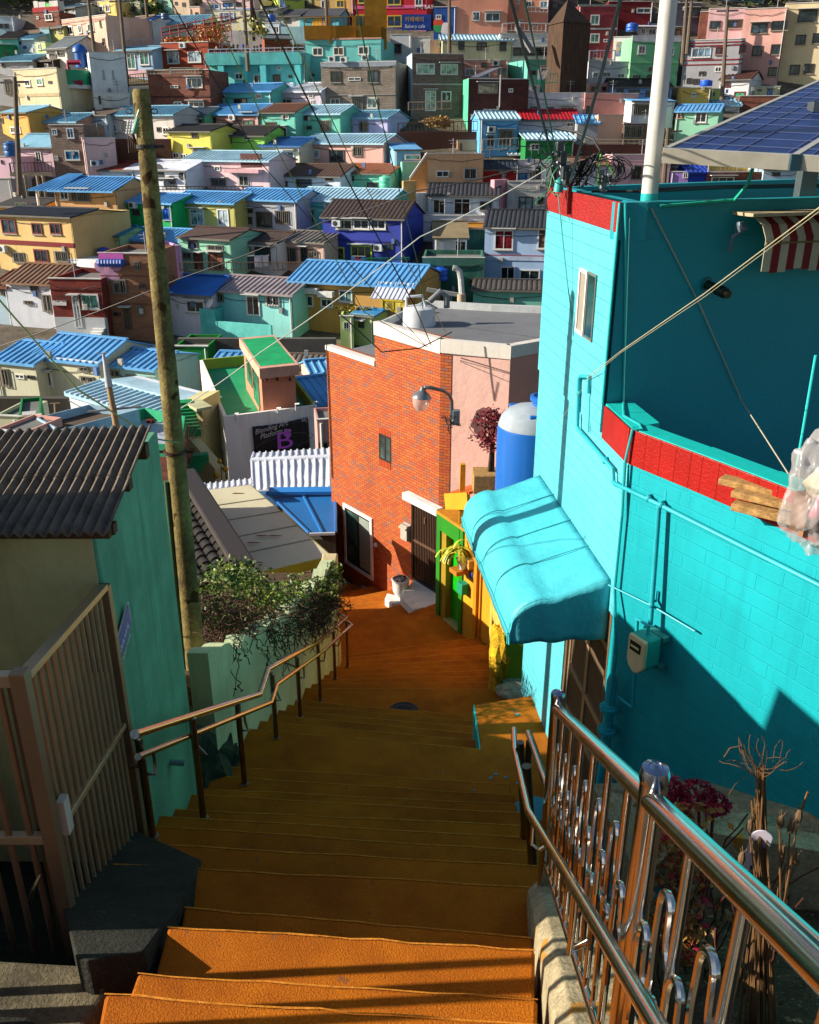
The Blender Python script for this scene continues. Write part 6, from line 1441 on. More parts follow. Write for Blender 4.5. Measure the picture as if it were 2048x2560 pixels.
H('K', 560, 830, 600, 835, 'offw', ('sheet', 'rg', 470), [(605, 650, 700, 712, 'k'), (715, 640, 795, 692, 'k'), (700, 755, 735, 820, 'n')], 'off white house with dark shed roof, white awning strip and wide dark windows', yaw=22, dep=5, band=[(590, 612, 'white')])
H('K', 330, 640, 745, 860, 'dbrown', ('sheet', 'rs', 725), [(390, 780, 430, 812, 'w'), (550, 780, 600, 825, 'w')], 'small dark brown rooftop house with two white windows above the cream building', yaw=18, dep=3, mat=None)
H('K', -30, 400, 745, 850, 'grey', ('rib', 'rt', 680), [(20, 780, 60, 830, 'n')], 'grey house with long faded blue roof at the far left', yaw=8)
H('A', 80, 348, 425, 690, 'cream', None, [(150, 490, 192, 532, 'w'), (222, 482, 268, 525, 'w', '3a7a60'), (105, 516, 122, 530, 'n'), (298, 498, 322, 515, 'n')], 'cream box building with four small windows and an overhanging upper floor', yaw=22, dep=6, band=[(575, 595, 'a8884e')])
H('A', -30, 85, 470, 620, 'grey', None, [(20, 485, 75, 580, 'bb')], 'grey walled house with tall barred gate windows at the left edge', yaw=5)
# white building with the big C
H('A', 545, 768, 325, 685, 'white', None, [(628, 430, 648, 485, 's'), (688, 430, 706, 485, 's')], 'tall white cubic building with a blue dome and a big maroon C shaped frame', yaw=-24, dep=4.2)
hC, frC, _ = LASTF; frS = Fr(frC.P(frC.hit(545/2.464, 400/2.464)[0], 0, 0), (-frC.u.x, -frC.u.y))
p = frS.hit(*pz('A', 490, 320)); zc = frC.hit(*pz('A', 560, 325))[1]
mb = MB(); c = PY(*pz('A', 492, 322), hC.location.y+1.5); mb.lathe([(.5, -1.2), (.5, 0), (.66, .03), (.6, .28), (.46, .48), (.24, .62), (.06, .68), (.04, .82), (.0001, .84)], c, 18); mb.build('dome', flat('1a58a8', .4), hC, smooth=True)
Yc = hC.location.y-.9
mb = MB(); mb.tube([PY(*pz('A', x, y), Yc) for x, y in [(495, 383), (418, 385), (425, 440), (445, 495), (470, 508), (508, 508)]], .2, 4); mb.build('c_frame', flat('8a1038', .5), hC)
MB().lathe([(1.5, 0), (1.5, .3)], PY(*pz('A', 460, 548), Yc+1.2), 20).build('balcony_slab', paint(col('offw'), .8), hC)
MB().lathe([(1.42, 0), (1.42, 1.3), (1.38, 1.3), (1.38, 0)], PY(*pz('A', 460, 536), Yc+1.2), 20).build('balcony_rail', flat('0f8a60', .5), hC)
win(hC, frS, 'A', 515, 432, 538, 478, 'k'); win(hC, frS, 'A', 508, 532, 558, 600, 'k', '2a5a50')
H('A', 575, 800, 575, 690, 'offw', None, [(605, 590, 625, 640, 'k')], 'low off white annexe with terrace in front of the white C building', yaw=-12, dep=2.5, dY=-.6)
H('A', 700, 935, 310, 440, 'skyb', ('sheet', 'rt', 290), [(778, 328, 842, 425, 'w', '2a6a60'), (856, 316, 924, 400, 'w', '2a6a60')], 'sky blue cafe building with tall green tinted windows', yaw=10, dep=4, band=[(430, 475, 'd89aa8')])
fence('A', [(695, 305), (940, 282)], 38, 'a8a8a4', 'pale balustrade on top of the sky blue cafe', Yd=96.5, step=.4)
fence('A', [(776, 520), (905, 508)], 46, 'd09a08', 'bright yellow board railing on the cafe terrace', Yd=88, step=.22)
wallstrip('A', 700, 910, 535, 640, 'white', 'white retaining wall with slit openings below the yellow terrace railing', yaw=-12)
H('A', 990, 1282, 262, 430, '9c4028', None, [(1028, 318, 1108, 392, 'w', '7a8a94'), (1155, 316, 1242, 384, 'w', '8a9aa4')], 'rust red house with two big curtained windows and a rooftop garden', yaw=8, dep=5.5)
AC(1132, 280, 'air conditioner high on the rust red house with rooftop garden')
rg = thing('rooftop_pergola', 'rooftop pergola tangled with red and yellow plants on the rust red house', 'pergola', LASTF[1].P(0, 5, -1)); fr = LASTF[1]
zt = fr.hit(*pz('A', 1130, 262))[1]; a0 = fr.hit(*pz('A', 992, 262))[0]; a1 = fr.hit(*pz('A', 1420, 262))[0]; mb = MB()
for i in range(9):
    x = a0+(a1-a0)*i/8; mb.tube([fr.P(x, zt, -.3), fr.P(x, zt+1.3+.15*i, -.3)], .05, 4); mb.tube([fr.P(x, zt+.9+.1*i, -.3), fr.P(x+.9, zt+1.5+.1*i, -2.5)], .04, 4)
for k in (.7, 1.3): mb.tube([fr.P(a0, zt+k, -.3), fr.P(a1, zt+k+.8, -.3)], .05, 4)
mb.build('steel_frame', flat('7a2018', .6), rg)
for nm, cc, n_ in (('red_foliage', ('9a2a1c', 'c05a30'), 900), ('yellow_foliage', ('a88a30', 'd8b860'), 700)):
    mb = MB(); mb.fixn = False
    for _ in range(n_):
        t = random.random(); p = fr.P(a0+(a1-a0)*t*.86, zt+random.uniform(.05, .55+1.0*(t > .5)), -.2-random.uniform(0, 2.4)); leaf(mb, p, .28)
    mb.build(nm, leafmat(cc[0], cc[1], nm), rg)
H('A', 905, 1285, 432, 655, 'brickr', None, [(972, 505, 996, 530, 'n'), (1050, 525, 1100, 542, 'w'), (1147, 478, 1250, 540, 'w'), (1070, 625, 1122, 655, 'w'), (1160, 625, 1260, 660, 'w')], 'brown brick house with cream balustrade and jutting upper floor', yaw=6, dep=4, mat=BR1, dY=-.5, band=[(590, 600, '4a2a20')])
fence('A', [(905, 462), (1045, 460)], 26, 'c0b898', 'left piece of cream balustrade on the brown brick house', Yd=86.2, step=.3); fence('A', [(1052, 455), (1245, 455)], 30, 'c0b898', 'long cream balustrade on the brown brick house', Yd=86.2, step=.3)
# top row middle
H('L', 75, 190, -40, 120, 'yellow', None, [(112, 25, 140, 60, 'n'), (90, 85, 130, 120, 'n')], 'small yellow house at the top edge above the bushes', yaw=10)
H('L', 185, 385, -40, 125, 'mintp', None, [(205, 25, 235, 60, 'r'), (270, 10, 330, 40, 'n')], 'pale mint house at the top edge', yaw=8)
H('A', 600, 710, 5, 85, 'd0a02c', None, [(610, 35, 640, 75, 'w'), (650, 28, 680, 72, 'w')], 'mustard yellow house with two white windows at the top', yaw=28, dep=7)
H('L', 385, 600, -40, 160, 'tan', None, [(690-260, 20, 460, 60, 'n'), (520, 30, 560, 80, 'n')], 'tan olive house at the top edge between pale houses', yaw=15)
H('L', 600, 735, 85, 205, 'peach', None, [(680, 150, 715, 185, 'n')], 'narrow peach house with brown pipe', yaw=10)
H('L', 735, 1400, -40, 190, 'pinkp', None, [(850, 50, 985, 115, 'w', '1a5a98'), (1010, 22, 1160, 98, 'w', '1a5a98'), (1185, 30, 1250, 80, 'n')], 'rose pink building with two blue tinted window bays', yaw=8, dep=6, band=[(110, 122, 'blue')])
H('L', 130, 750, 290, 380, 'creamp', ('rib', 'rt', 200), [(640, 290, 690, 345, 'w')], 'long low cream house with wide blue grey roof and blue striped awning', yaw=5, dep=6)
tank('L', 312, 240, 42, 62, 96, '3a5a7a', 'blue grey water tank on the long cream roof')
H('L', 905, 1400, 130, 330, 'creamp', None, [(972, 150, 1165, 250, 'w', '6a84a0')], 'cream house with one very wide pale window', yaw=4, dep=6)
H('L', 1400, 1690, 120, 270, 'offw', ('sheet', 'rg', 85), [(1470, 115, 1520, 155, 'n'), (1590, 125, 1640, 170, 'n')], 'whitish gabled house with two fan units near the top', yaw=12, dep=5)
wallstrip('L', 1000, 1540, 375, 640, 'offw', 'long off white terrace retaining wall behind the visitors', yaw=3, dY=1.6)
wallstrip('L', 820, 1110, 520, 660, 'bdbcd0', 'pale lavender side wall next to the rooftop garden', yaw=-30, dY=.5)
H('L', 1150, 1275, 255, 390, 'white', None, [(1205, 280, 1250, 380, 'uD', '2a4aa0'), (1158, 262, 1178, 382, 'u', '1a3a90')], 'small white porch with a bright blue door and panel', yaw=4, dep=1.5, dY=1.5)
H('L', 1540, 1725, 280, 420, 'bluew', None, [(1640, 320, 1720, 410, 'w')], 'pale washed out house with a barred bay window', yaw=3, dep=3, dY=.8)
tank('L', 1622, 265, 42, 68, 94, '1a56b0', 'blue water tank beside the pale gabled house')
H('B', 462, 650, 275, 375, '8a4a30', ('sheet', 'rg', 250), [], 'small brown gabled hut on the visitors terrace', yaw=-15, dep=2.5)
# aqua terrace building with columns
H('B', 60, 755, 382, 605, 'aqua', None, [(250, 522, 312, 572, 'w'), (385, 533, 460, 600, 'w'), (525, 535, 582, 600, 'n'), (552, 476, 585, 500, 'w'), (637, 540, 665, 560, 'n'), (310, 575, 345, 600, 'n'), (135, 525, 162, 575, 'n')], 'long aqua building with columned lower floor and a crowded roof terrace', yaw=4, dep=6)
h0, fr, _ = LASTF; z1 = fr.hit(*pz('B', 400, 382))[1]; z2 = fr.hit(*pz('B', 400, 468))[1]; a0 = fr.hit(*pz('B', 62, 470))[0]; a1 = fr.hit(*pz('B', 752, 470))[0]
MB().fb(fr, a0, a1, z2, z1, 0, .8).build('overhang', paint('4aa8a8', .8, .35, .8, .1, .8), h0)
for x in (172, 348, 472, 720): p = fr.hit(*pz('B', x, 500))[0]; MB().fb(fr, p-.28 if x != 348 else p-.12, p+.28 if x != 348 else p+.12, z2-4, z2, .35, .75).build('column', paint('55c4c4', .8), h0)
fence('B', [(62, 388), (752, 372)], 26, 'd8d8e0', 'white railing along the crowded aqua roof terrace', Yd=84.6, step=.5)
# visitors
def person(z, x, y, hpx, Yd, shirt, trous, label, lean=0, arm=0):
    px, py = pz(z, x, y); p = PY(px, py, Yd); hh = hpx/ZN[z][2]*Yd/F*1.02; s = hh/1.7
    t = thing('person', label, 'person', p, 'visitors on the roof terrace')
    def body(rings, nm, mat, off=(0, 0)):
        mb = MB(); n = 10; vs = []
        for (h, rx, ry, ox) in rings:
            for j in range(n): a = 2*math.pi*j/n; vs.append(p+V((off[0]*s+ox*s+rx*s*math.cos(a), off[1]*s+ry*s*math.sin(a), h*s)))
        fs = [(i*n+j, i*n+(j+1) % n, (i+1)*n+(j+1) % n, (i+1)*n+j) for i in range(len(rings)-1) for j in range(n)]+[tuple(reversed(range(n))), tuple((len(rings)-1)*n+j for j in range(n))]
        mb.add(vs, fs); return mb.build(nm, mat, t, smooth=True)
    body([(.0, .06, .1, -.09), (.45, .07, .07, -.09), (.8, .1, .1, -.08), (.86, .17, .12, 0), (.98, .16, .11, 0), (1.15, .17, .12, lean*.3), (1.38, .22, .12, lean), (1.44, .12, .09, lean), (1.47, .055, .055, lean), (1.52, .06, .06, lean), (1.58, .085, .095, lean), (1.66, .085, .1, lean), (1.73, .04, .05, lean)], 'body', flat('a87860', .6))
    body([(.84, .185, .135, 0), (1.0, .175, .13, 0), (1.16, .19, .14, lean*.3), (1.36, .235, .14, lean), (1.45, .11, .1, lean)], 'jacket', flat(shirt, .8))
    for sx in (-.09, .09): body([(.04, .065, .075, sx), (.45, .08, .085, sx), (.86, .105, .12, sx*.9)], 'trousers', flat(trous, .8))
    for sx in (-1, 1): mb = MB(); mb.tube([p+V(((lean+sx*.22)*s, 0, 1.38*s)), p+V(((lean+sx*.27)*s, -.05*s, 1.1*s)), p+V(((lean+sx*.2)*s, -.22*s, (1.02+arm)*s))], [.055*s, .045*s, .035*s], 6); mb.build('sleeve', flat(shirt, .8), t, smooth=True)
    body([(1.58, .09, .1, lean), (1.66, .095, .108, lean), (1.75, .05, .06, lean)], 'hair', flat(random.choice(['1a1412', '2a1c14', '100c0a']), .8), (0, .015))
PL = [(952, 660, 'c8b090', '3a3a44', 'person in a cream jacket at the left end of the terrace railing'), (992, 655, '2a2c34', '1c1c20', 'person in dark grey second from the left end of the terrace railing'), (1020, 655, '5a4a48', '24242a', 'person in a brown top right behind the yellow cable'),
      (1100, 645, '24242c', '1c1c20', 'person in black leaning on the terrace railing just right of the yellow cable'), (1155, 645, '3a2c2c', '202024', 'person in dark maroon between two others in black and grey'), (1207, 645, '3c4450', '1c1c20', 'person in a slate grey top beside the one in bright blue'),
      (1278, 645, '1a4aa8', '20242c', 'person in a bright blue jacket at the middle of the railing'), (1335, 655, 'b06a5a', '2a2a30', 'small person in a salmon top right of the one in bright blue'), (1410, 650, '1c1c24', '1c1c20', 'person in black near the brown hut, left of the cluster'), (1450, 650, '2c2630', '1c1c20', 'person in dark purple in the cluster by the brown hut'), (1492, 645, '14141a', '1c1c20', 'person in black nearest to the brown hut')]
for i, (x, y, a, b, lb) in enumerate(PL): person('L', x, y, 92 if y < 650 else 78, 85.2, a, b, lb, lean=.04*(i % 3-1), arm=.12*(i % 2))
# right of it
H('B', 755, 1302, 280, 600, 'turq', None, [(808, 340, 886, 400, 'w'), (958, 337, 1036, 398, 'w', '4a2c14'), (1137, 332, 1215, 392, 'w'), (808, 530, 826, 546, 'n')], 'wide turquoise house with three white framed windows under the brown deck', yaw=3, dep=6, band=[(272, 284, 'c8785a')])
AC(955, 425, 'air conditioner under the middle window of the wide turquoise house'); AC(1192, 415, 'air conditioner under the right window of the wide turquoise house')
H('B', 560, 752, -40, 90, '9ab810', None, [(575, -10, 610, 40, 'w', '3a8ab0')], 'acid yellow green house at the top edge', yaw=-15, dep=5)
H('B', 505, 720, 112, 180, 'offw', ('tile', 'dgrey', 75), [(600, 130, 650, 165, 'n')], 'off white house with dark grey tile roof below the yellow green one', yaw=8)
H('B', 715, 1000, 118, 215, '18a0b8', ('tile', 'dgrey', 70), [(880, 130, 940, 190, 'u', '2a90a0')], 'cyan mural house with dark tile roof and a painted yellow sun', yaw=5)
h0, fr, _ = LASTF; p = fr.hit(*pz('B', 858, 180)); mb = MB(); mb.lathe([(.75, 0), (.75, .03), (.0001, .04)], fr.P(p[0], p[1], .02), 18, fr.n); mb.build('mural_sun', flat('d89a10', .6), h0)
wallstrip('B', 580, 755, 190, 262, '90c4c8', 'faded aqua terrace wall covered with odds and ends', yaw=3)
dk_ = thing('deck', 'mustard brown timber deck projecting over the wide turquoise house', 'deck', PY(860, 85, 95)); 
h0, fr, _ = LASTF; Yd_ = 91.5; a = PY(*pz('B', 750, 232), Yd_); b = PY(*pz('B', 1303, 232), Yd_)
mb = MB(); mb.hexa([a+V((0, 0, -.55)), b+V((0, 0, -.55)), b+V((0, 5, -.55)), a+V((0, 5, -.55))], [a+V((0, 0, .55)), b+V((0, 0, .55)), b+V((0, 5, .3)), a+V((0, 5, .3))]); mb.build('deck_beam', paint('9a6808', .8, .2), dk_)
p = PY(*pz('B', 1262, 150), 92); mb = MB(); mb.box(p, (2.0, .1, 4.6)); mb.build('deck_screen', paint('9a6c08', .8), dk_)
mb = MB()
for x in (935, 1115): p = PY(*pz('B', x, 240), Yd_); mb.box(p+V((0, -.1, .3)), (.2, .12, 2.2))
mb.build('deck_post', paint('9a6808', .8), dk_)
fence('B', [(752, 212), (1225, 205)], 70, '9a6a10', 'mustard brown railing of the timber deck', Yd=91.6, step=.3)
H('B', 1085, 1630, -60, 245, 'b01428', None, [(1135, -30, 1320, 22, 'y', '0e1214'), (1345, -30, 1445, 35, 'y', '0e1214'), (1120, 105, 1225, 195, 'y', '0e1214'), (1345, 110, 1450, 192, 'y', '0e1214'), (1545, 110, 1600, 172, 'y', '1a2a20'), (1545, -20, 1600, 45, 'w')], 'bright red shop building with yellow framed shop windows', yaw=0, dep=6, dY=2.5, band=[(38, 62, 'c01858'), (215, 262, 'b84858')])
text('카페 BAY', LASTF[1], LASTF[1].hit(*pz('B', 1540, 64))[0], LASTF[1].hit(*pz('B', 1540, 64))[1], .5, flat('e0d8d8', .5), LASTF[0], .06)
fence('B', [(1300, 215), (1625, 215)], 44, '3a5ac0', 'blue topped white railing in front of the red shop', Yd=97, step=.4)
bn = thing('cafe_banner', 'blue cafe banner hanging on the railing of the red shop', 'banner', PY(*pz('B', 1555, 215), 96.5)); frb = Fr(PY(*pz('B', 1555, 215), 96.6), (0, -1)); frb.o = V((frb.o.x, frb.o.y, 0))
z_ = PY(*pz('B', 1555, 217), 96.6).z; mb = MB(); mb.fb(frb, -1.4, 1.4, z_, z_+1.35, 0, .04); mb.build('banner_cloth', flat('1444a0', .6), bn); text('카페베이', frb, -1.1, z_+.75, .5, flat('e0b020', .5), bn, .06); text('Bakery cafe', frb, -1.1, z_+.2, .42, flat('e8e8e8', .5), bn, .06)
H('B', 1370, 1520, 248, 395, 'a8b0b8', None, [(1385, 312, 1450, 385, 'n', '3a1830')], 'grey panelled shed with a lilac curtained stall under the red shop', yaw=0, dep=3)
H('B', 1520, 1655, 268, 400, 'offw', None, [(1560, 345, 1590, 375, 'u')], 'off white wall house with faint painted mural under the red shop', yaw=0, dep=3)
H('C', 388, 548, 50, 242, '1c4a90', None, [(402, 105, 442, 140, 'w')], 'navy mural house with painted figures beside the red shop', yaw=5, dep=4)
h0, fr, _ = LASTF
for x, y, r, c in ((420, 165, .5, 'c8401c'), (420, 195, .5, '2a8a50'), (470, 205, .55, 'd8c8c8')): p = fr.hit(*pz('C', x, y)); mb = MB(); mb.lathe([(r, 0), (r, .03), (.0001, .04)], fr.P(p[0], p[1], .01), 12, fr.n); mb.build('mural_shape', flat(c, .7), h0)
H('C', 490, 928, -80, 248, 'c05c38', None, [(665, 82, 718, 148, 's'), (758, 90, 862, 155, 's')], 'large burnt orange apartment block at the top centre', yaw=4, dep=7)
H('C', 928, 1222, -60, 195, 'c8683c', None, [(985, 2, 1005, 28, 'w'), (1050, 5, 1090, 52, 'w'), (1150, 5, 1207, 62, 'w', '6a90a0'), (1000, 140, 1030, 170, 'w'), (1100, 168, 1135, 190, 'w')], 'orange apartment block with a white balcony balustrade', yaw=8, dep=6)
fence('C', [(1060, 88), (1205, 95)], 32, 'c8c8c4', 'white balcony balustrade on the orange apartment block', Yd=100, step=.35)
H('C', 862, 1235, 240, 425, 'offw', None, [(960, 345, 1270, 400, 'k')], 'off white building with an outdoor stair and a railed roof deck', yaw=0, dep=5)
fence('C', [(880, 232), (975, 225), (1222, 232)], 48, 'd0d0cc', 'white railing round the off white roof deck', Yd=89.5, step=.35)
mb = MB(); bar(mb, PY(*pz('C', 990, 200), 87.5), PY(*pz('C', 1100, 380), 86.5), .9, .15); tag(mb.build('outdoor_stair', flat('6a6a68', .6)), 'grey metal stair running down from the railed roof deck', 'stairs')
# dark wooden tower
tw_ = thing('wooden_tower', 'dark brown timber tower with a steep pyramid roof', 'tower', PY(*pz('C', 1350, 480), 88))
Yt = 88; zc0 = PY(*pz('C', 1350, 490), Yt).z-3; zc1 = PY(*pz('C', 1350, 165), Yt).z; xa = PY(*pz('C', 1215, 300), Yt).x; xb = PY(*pz('C', 1308, 300), Yt-1.5).x; xc_ = PY(*pz('C', 1506, 300), Yt).x; ap = PY(*pz('C', 1352, -5), Yt+1.5)
ft = [V((xa, Yt+.8, 0)), V((xb, Yt-1.8, 0)), V((xc_, Yt, 0)), V((xc_-.3, Yt+3, 0)), V((xa+.8, Yt+3.4, 0))]
tm_, n_, l_, b_ = newmat('dark_boards'); b_.inputs['Roughness'].default_value = .9; uvn = n_.new('ShaderNodeUVMap'); mpn = n_.new('ShaderNodeMapping'); mpn.inputs['Scale'].default_value = (4, .25, 1); l_.new(uvn.outputs[0], mpn.inputs[0]); nz = noise(n_, l_, mpn.outputs[0], 2.5, 5, .7); rr = ramp(n_, l_, nz.outputs[0], [(.35, lin('1c120c')), (.7, lin('5a3e26'))]); l_.new(rr.outputs[0], b_.inputs['Base Color'])
mb = MB(); mb.hexa([at(p, zc0) for p in ft], [at(p, zc1) for p in ft]); mb.build('tower_wall', tm_, tw_); mb = MB(); ctr = (ft[0]+ft[2])/2
vs = [at(p+(p-ctr)*.06, zc1-.1) for p in ft]+[ap]; mb.add(vs, [(0, 1, 2, 3, 4)]+[(i, (i+1) % 5, 5) for i in range(5)]); mb.build('tower_roof', tm_, tw_)
H('C', 1430, 1720, 40, 370, '8a3038', None, [(1516, 105, 1576, 178, 'w', '4a6a60'), (1514, 240, 1576, 306, 'w', '4a6a60'), (1608, 280, 1650, 302, 'w')], 'dark rose brick house with grey trim right of the wooden tower', yaw=0, dep=6, band=[(200, 212, '9a9a9c'), (32, 44, '9a9a9c')])
H('C', 450, 950, 285, 435, 'c8c88c', ('rib', 'rl', 252), [(565, 290, 607, 358, 'k'), (697, 305, 768, 362, 'k', '5a4a30'), (862, 300, 907, 366, 'k')], 'pale yellow green house with light blue metal roof', yaw=-3, dep=4.5)
H('C', 362, 452, 290, 395, 'peach', None, [(415, 300, 440, 338, 'w')], 'small peach house with white rooftop gear left of the yellow green one', yaw=-20, dep=2.5)
H('C', 598, 925, 432, 570, 'salmon', None, [(725, 448, 770, 482, 'n'), (610, 492, 680, 545, 's'), (725, 520, 790, 560, 's'), (840, 490, 905, 545, 'b')], 'salmon lower storey house behind the slanting solar panels', yaw=0, dep=4, dY=-.5)
AC(835, 455, 'air conditioner on the salmon lower storey')
H('C', 232, 602, 388, 800, '7a5a4a', None, [(263, 455, 394, 534, 'w', '7a9a84'), (436, 458, 560, 537, 'w', '7a9a84'), (325, 650, 402, 798, 'wD', '8a9a88'), (441, 655, 512, 730, 'w')], 'tall brown brick house with two white barred windows beside the dark alley', yaw=-6, dep=6, mat=BR2, band=[(600, 610, '9a8a80')])
h0, fr, _ = LASTF; p = fr.hit(*pz('C', 234, 388)); q = fr.hit(*pz('C', 234, 700)); f2 = Fr(fr.P(p[0], 0, 0), (-fr.u.x, -fr.u.y)); MB().fb(f2, -6 if f2.u.dot(fr.n) > 0 else 0, 0 if f2.u.dot(fr.n) > 0 else 6, q[1]-4, p[1]+.1, 0, .03).build('side_render', paint('a8c0d0', .85, .35, .6, .1, .8), h0)
fence('C', [(205, 795), (512, 790)], 50, 'a08a70', 'beige railing below the tall brown brick house', Yd=77, step=.35)
H('C', 640, 1072, 568, 885, '5a241c', None, [(706, 597, 845, 674, 'b', 'a89a80'), (924, 635, 956, 664, 'w'), (745, 783, 836, 800, 'w'), (655, 820, 690, 848, 'w')], 'dark maroon brick house with a mint side wall', yaw=-8, dep=5, mat=BR4)
h0, fr, _ = LASTF; p = fr.hit(*pz('C', 642, 568)); q = fr.hit(*pz('C', 642, 885)); f2 = Fr(fr.P(p[0], 0, 0), (-fr.u.x, -fr.u.y)); MB().fb(f2, -5 if f2.u.dot(fr.n) > 0 else 0, 0 if f2.u.dot(fr.n) > 0 else 5, q[1]-4, p[1]+.05, 0, .05).build('side_render', paint('4fb890', .8), h0)
pv = thing('rooftop_solar_panel', 'slanting row of grey solar panels on the maroon brick roof', 'solar panel', PY(*pz('C', 760, 560), 80))
q = [PY(*pz('C', 650, 553), 79.5), PY(*pz('C', 705, 555), 79.5), PY(*pz('C', 870, 482), 82), PY(*pz('C', 800, 490), 82)]; mb = MB(); mb.prism(q, (0, 0, -.08)); mb.build('panel_sheet', flat('6a6a72', .3), pv)
mb = MB(); mb.tube([q[2], q[2]-V((0, 0, 3))], .07, 5); mb.build('panel_leg', flat('8a8a8a', .5), pv)
H('C', 1065, 1278, 430, 615, '28a888', None, [(1146, 470, 1222, 542, 'w', '2a1410'), (1088, 505, 1120, 538, 'n')], 'teal green house with laundry balcony and a lit side wall', yaw=-18, dep=4.5)
AC(1218, 582, 'air conditioner on the teal green laundry balcony')
fence('C', [(1145, 605), (1275, 600)], 56, '0e8a60', 'green balcony railing of the teal laundry house', Yd=82.5, step=.3)
H('C', 1145, 1205, 380, 430, '28a888', None, [], 'teal green stair head box on the laundry house roof', yaw=-18, dep=1.5, dY=2)
H('C', 1068, 1478, 668, 828, 'c4c8d0', None, [(1083, 765, 1140, 795, 'n'), (1198, 768, 1250, 794, 'n'), (1296, 768, 1396, 797, 'w')], 'long white parapet building below the laundry house', yaw=0, dep=5, band=[(740, 752, 'offw')])
H('C', 1250, 1385, 610, 670, 'bluew', ('sheet', 'rk', 570), [(1290, 640, 1345, 665, 'n')], 'bluish shed with black sheet roof on the white parapet building', yaw=0, dep=3)
H('C', 1072, 1150, 615, 670, 'c8ccd8', None, [(1095, 618, 1122, 642, 'n')], 'little pale house corner under the laundry balcony', yaw=0, dep=2)
H('C', 722, 998, 852, 1085, '2088d0', ('rib', 'rl', 803), [(858, 935, 954, 1042, 'b'), (776, 978, 814, 1045, 'nD')], 'vivid blue house with light blue roof joined to the red roofed one', yaw=-6, dep=4)
AC(800, 930, 'air conditioner on the vivid blue house')
fence('C', [(735, 1085), (993, 1075)], 70, 'a8a498', 'pale terrace railing in front of the vivid blue house', Yd=74.5, step=.3)
H('C', 998, 1442, 858, 945, 'c0b8b8', ('tile', 'a00c20', 790), [(1341, 878, 1393, 912, 'w')], 'pale house with a crimson tile roof', yaw=-4, dep=4)
H('C', 1050, 1398, 998, 1148, '0f7838', ('rib', 'rl', 945), [(1080, 1032, 1146, 1079, 'w'), (1288, 1035, 1326, 1092, 'w')], 'deep green house with white side wall and pale blue roof', yaw=-10, dep=4)
wallstrip('C', 130, 720, 945, 1022, '4a2a1e', 'dark brown retaining wall topped by a timber railing beside the alley', yaw=0)
fence('C', [(132, 960), (700, 945)], 62, '5a3424', 'dark timber railing on the brown retaining wall', Yd=76.2, step=.3)
tf = MB(); tf.fixn = False; c = PY(*pz('C', 420, 880), 77.5); leaves(tf, c, (1.3, .4, .5), 400, .3, shell=0); tag(tf.build('dry_bush', leafmat('8a6a3a', 'b8945a', 'straw')), 'straw coloured dry bush behind the dark timber railing', 'bush')
wallstrip('C', 1395, 2150, 1038, 1108, '4a261e', 'long dark maroon retaining wall right of the deep green house', yaw=0, dY=-.5)
fence('C', [(1470, 1035), (2100, 1040)], 30, 'b8a888', 'cream balustrade on the long dark maroon wall', Yd=72.5, step=.4)
# cream big orange with slanted cut
H('C', 340, 748, 1106, 1400, 'd08a4c', None, [(403, 1225, 500, 1274, 'w'), (601, 1206, 698, 1290, 'wb')], 'apricot house with a slanting left edge and two white windows', yaw=-4, dep=4.5)
h0, fr, _ = LASTF; q = [fr.hit(*pz('C', x, y)) for x, y in ((342, 1108), (342, 1420), (180, 1420), (215, 1290))]; mb = MB(); mb.prism([fr.P(a, z_, 0) for a, z_ in q], fr.n*-.3); mb.build('slanted_wall', paint('d08a4c', .82), h0)
mb = MB(); bar(mb, fr.P(q[0][0], q[0][1]+.1, -.1), fr.P(q[3][0], q[3][1]+.1, -.1), .3, .12); mb.build('slanted_coping', WHITE, h0)
H('C', 557, 736, 1010, 1106, 'd89a5c', None, [(572, 1028, 588, 1090, 'b')], 'apricot stair head box on the roof of the apricot house', yaw=-4, dep=2.5, dY=1.5)
H('C', 290, 560, 1090, 1106, 'grey', ('sheet', '6a6058', 1030), [], 'low grey corrugated roof behind the apricot house', yaw=0, dep=3, dY=2, low=2)
H('C', 105, 292, 1070, 1300, '48a4d8', ('sheet', 'rb', 1035), [(170, 1180, 205, 1230, 'n')], 'sky blue patched house with aqua upper storey beside the alley', yaw=-15, dep=4)
H('C', 160, 330, 1165, 1300, '48b894', None, [(180, 1110, 290, 1150, 'w', '58b0a8')], 'mint green annexe with balcony in front of the sky blue house', yaw=-10, dep=2, dY=-1)
H('C', 745, 990, 1215, 1330, 'a01c20', ('tile', '26303c', 1155), [(880, 1225, 900, 1290, 'w')], 'crimson walled house with black tile roof behind the apricot house', yaw=0, dep=3)
H('C', 780, 880, 1060, 1130, '2a5a9a', None, [], 'small dark blue brick wall house right of the apricot stair box', yaw=-20, dep=2, dY=1)
H('C', 930, 1065, 1105, 1140, 'brown', ('rib', 'rw', 1080), [], 'tiny brown shed with white ribbed roof below the vivid blue house', yaw=0, dep=2, dY=1)
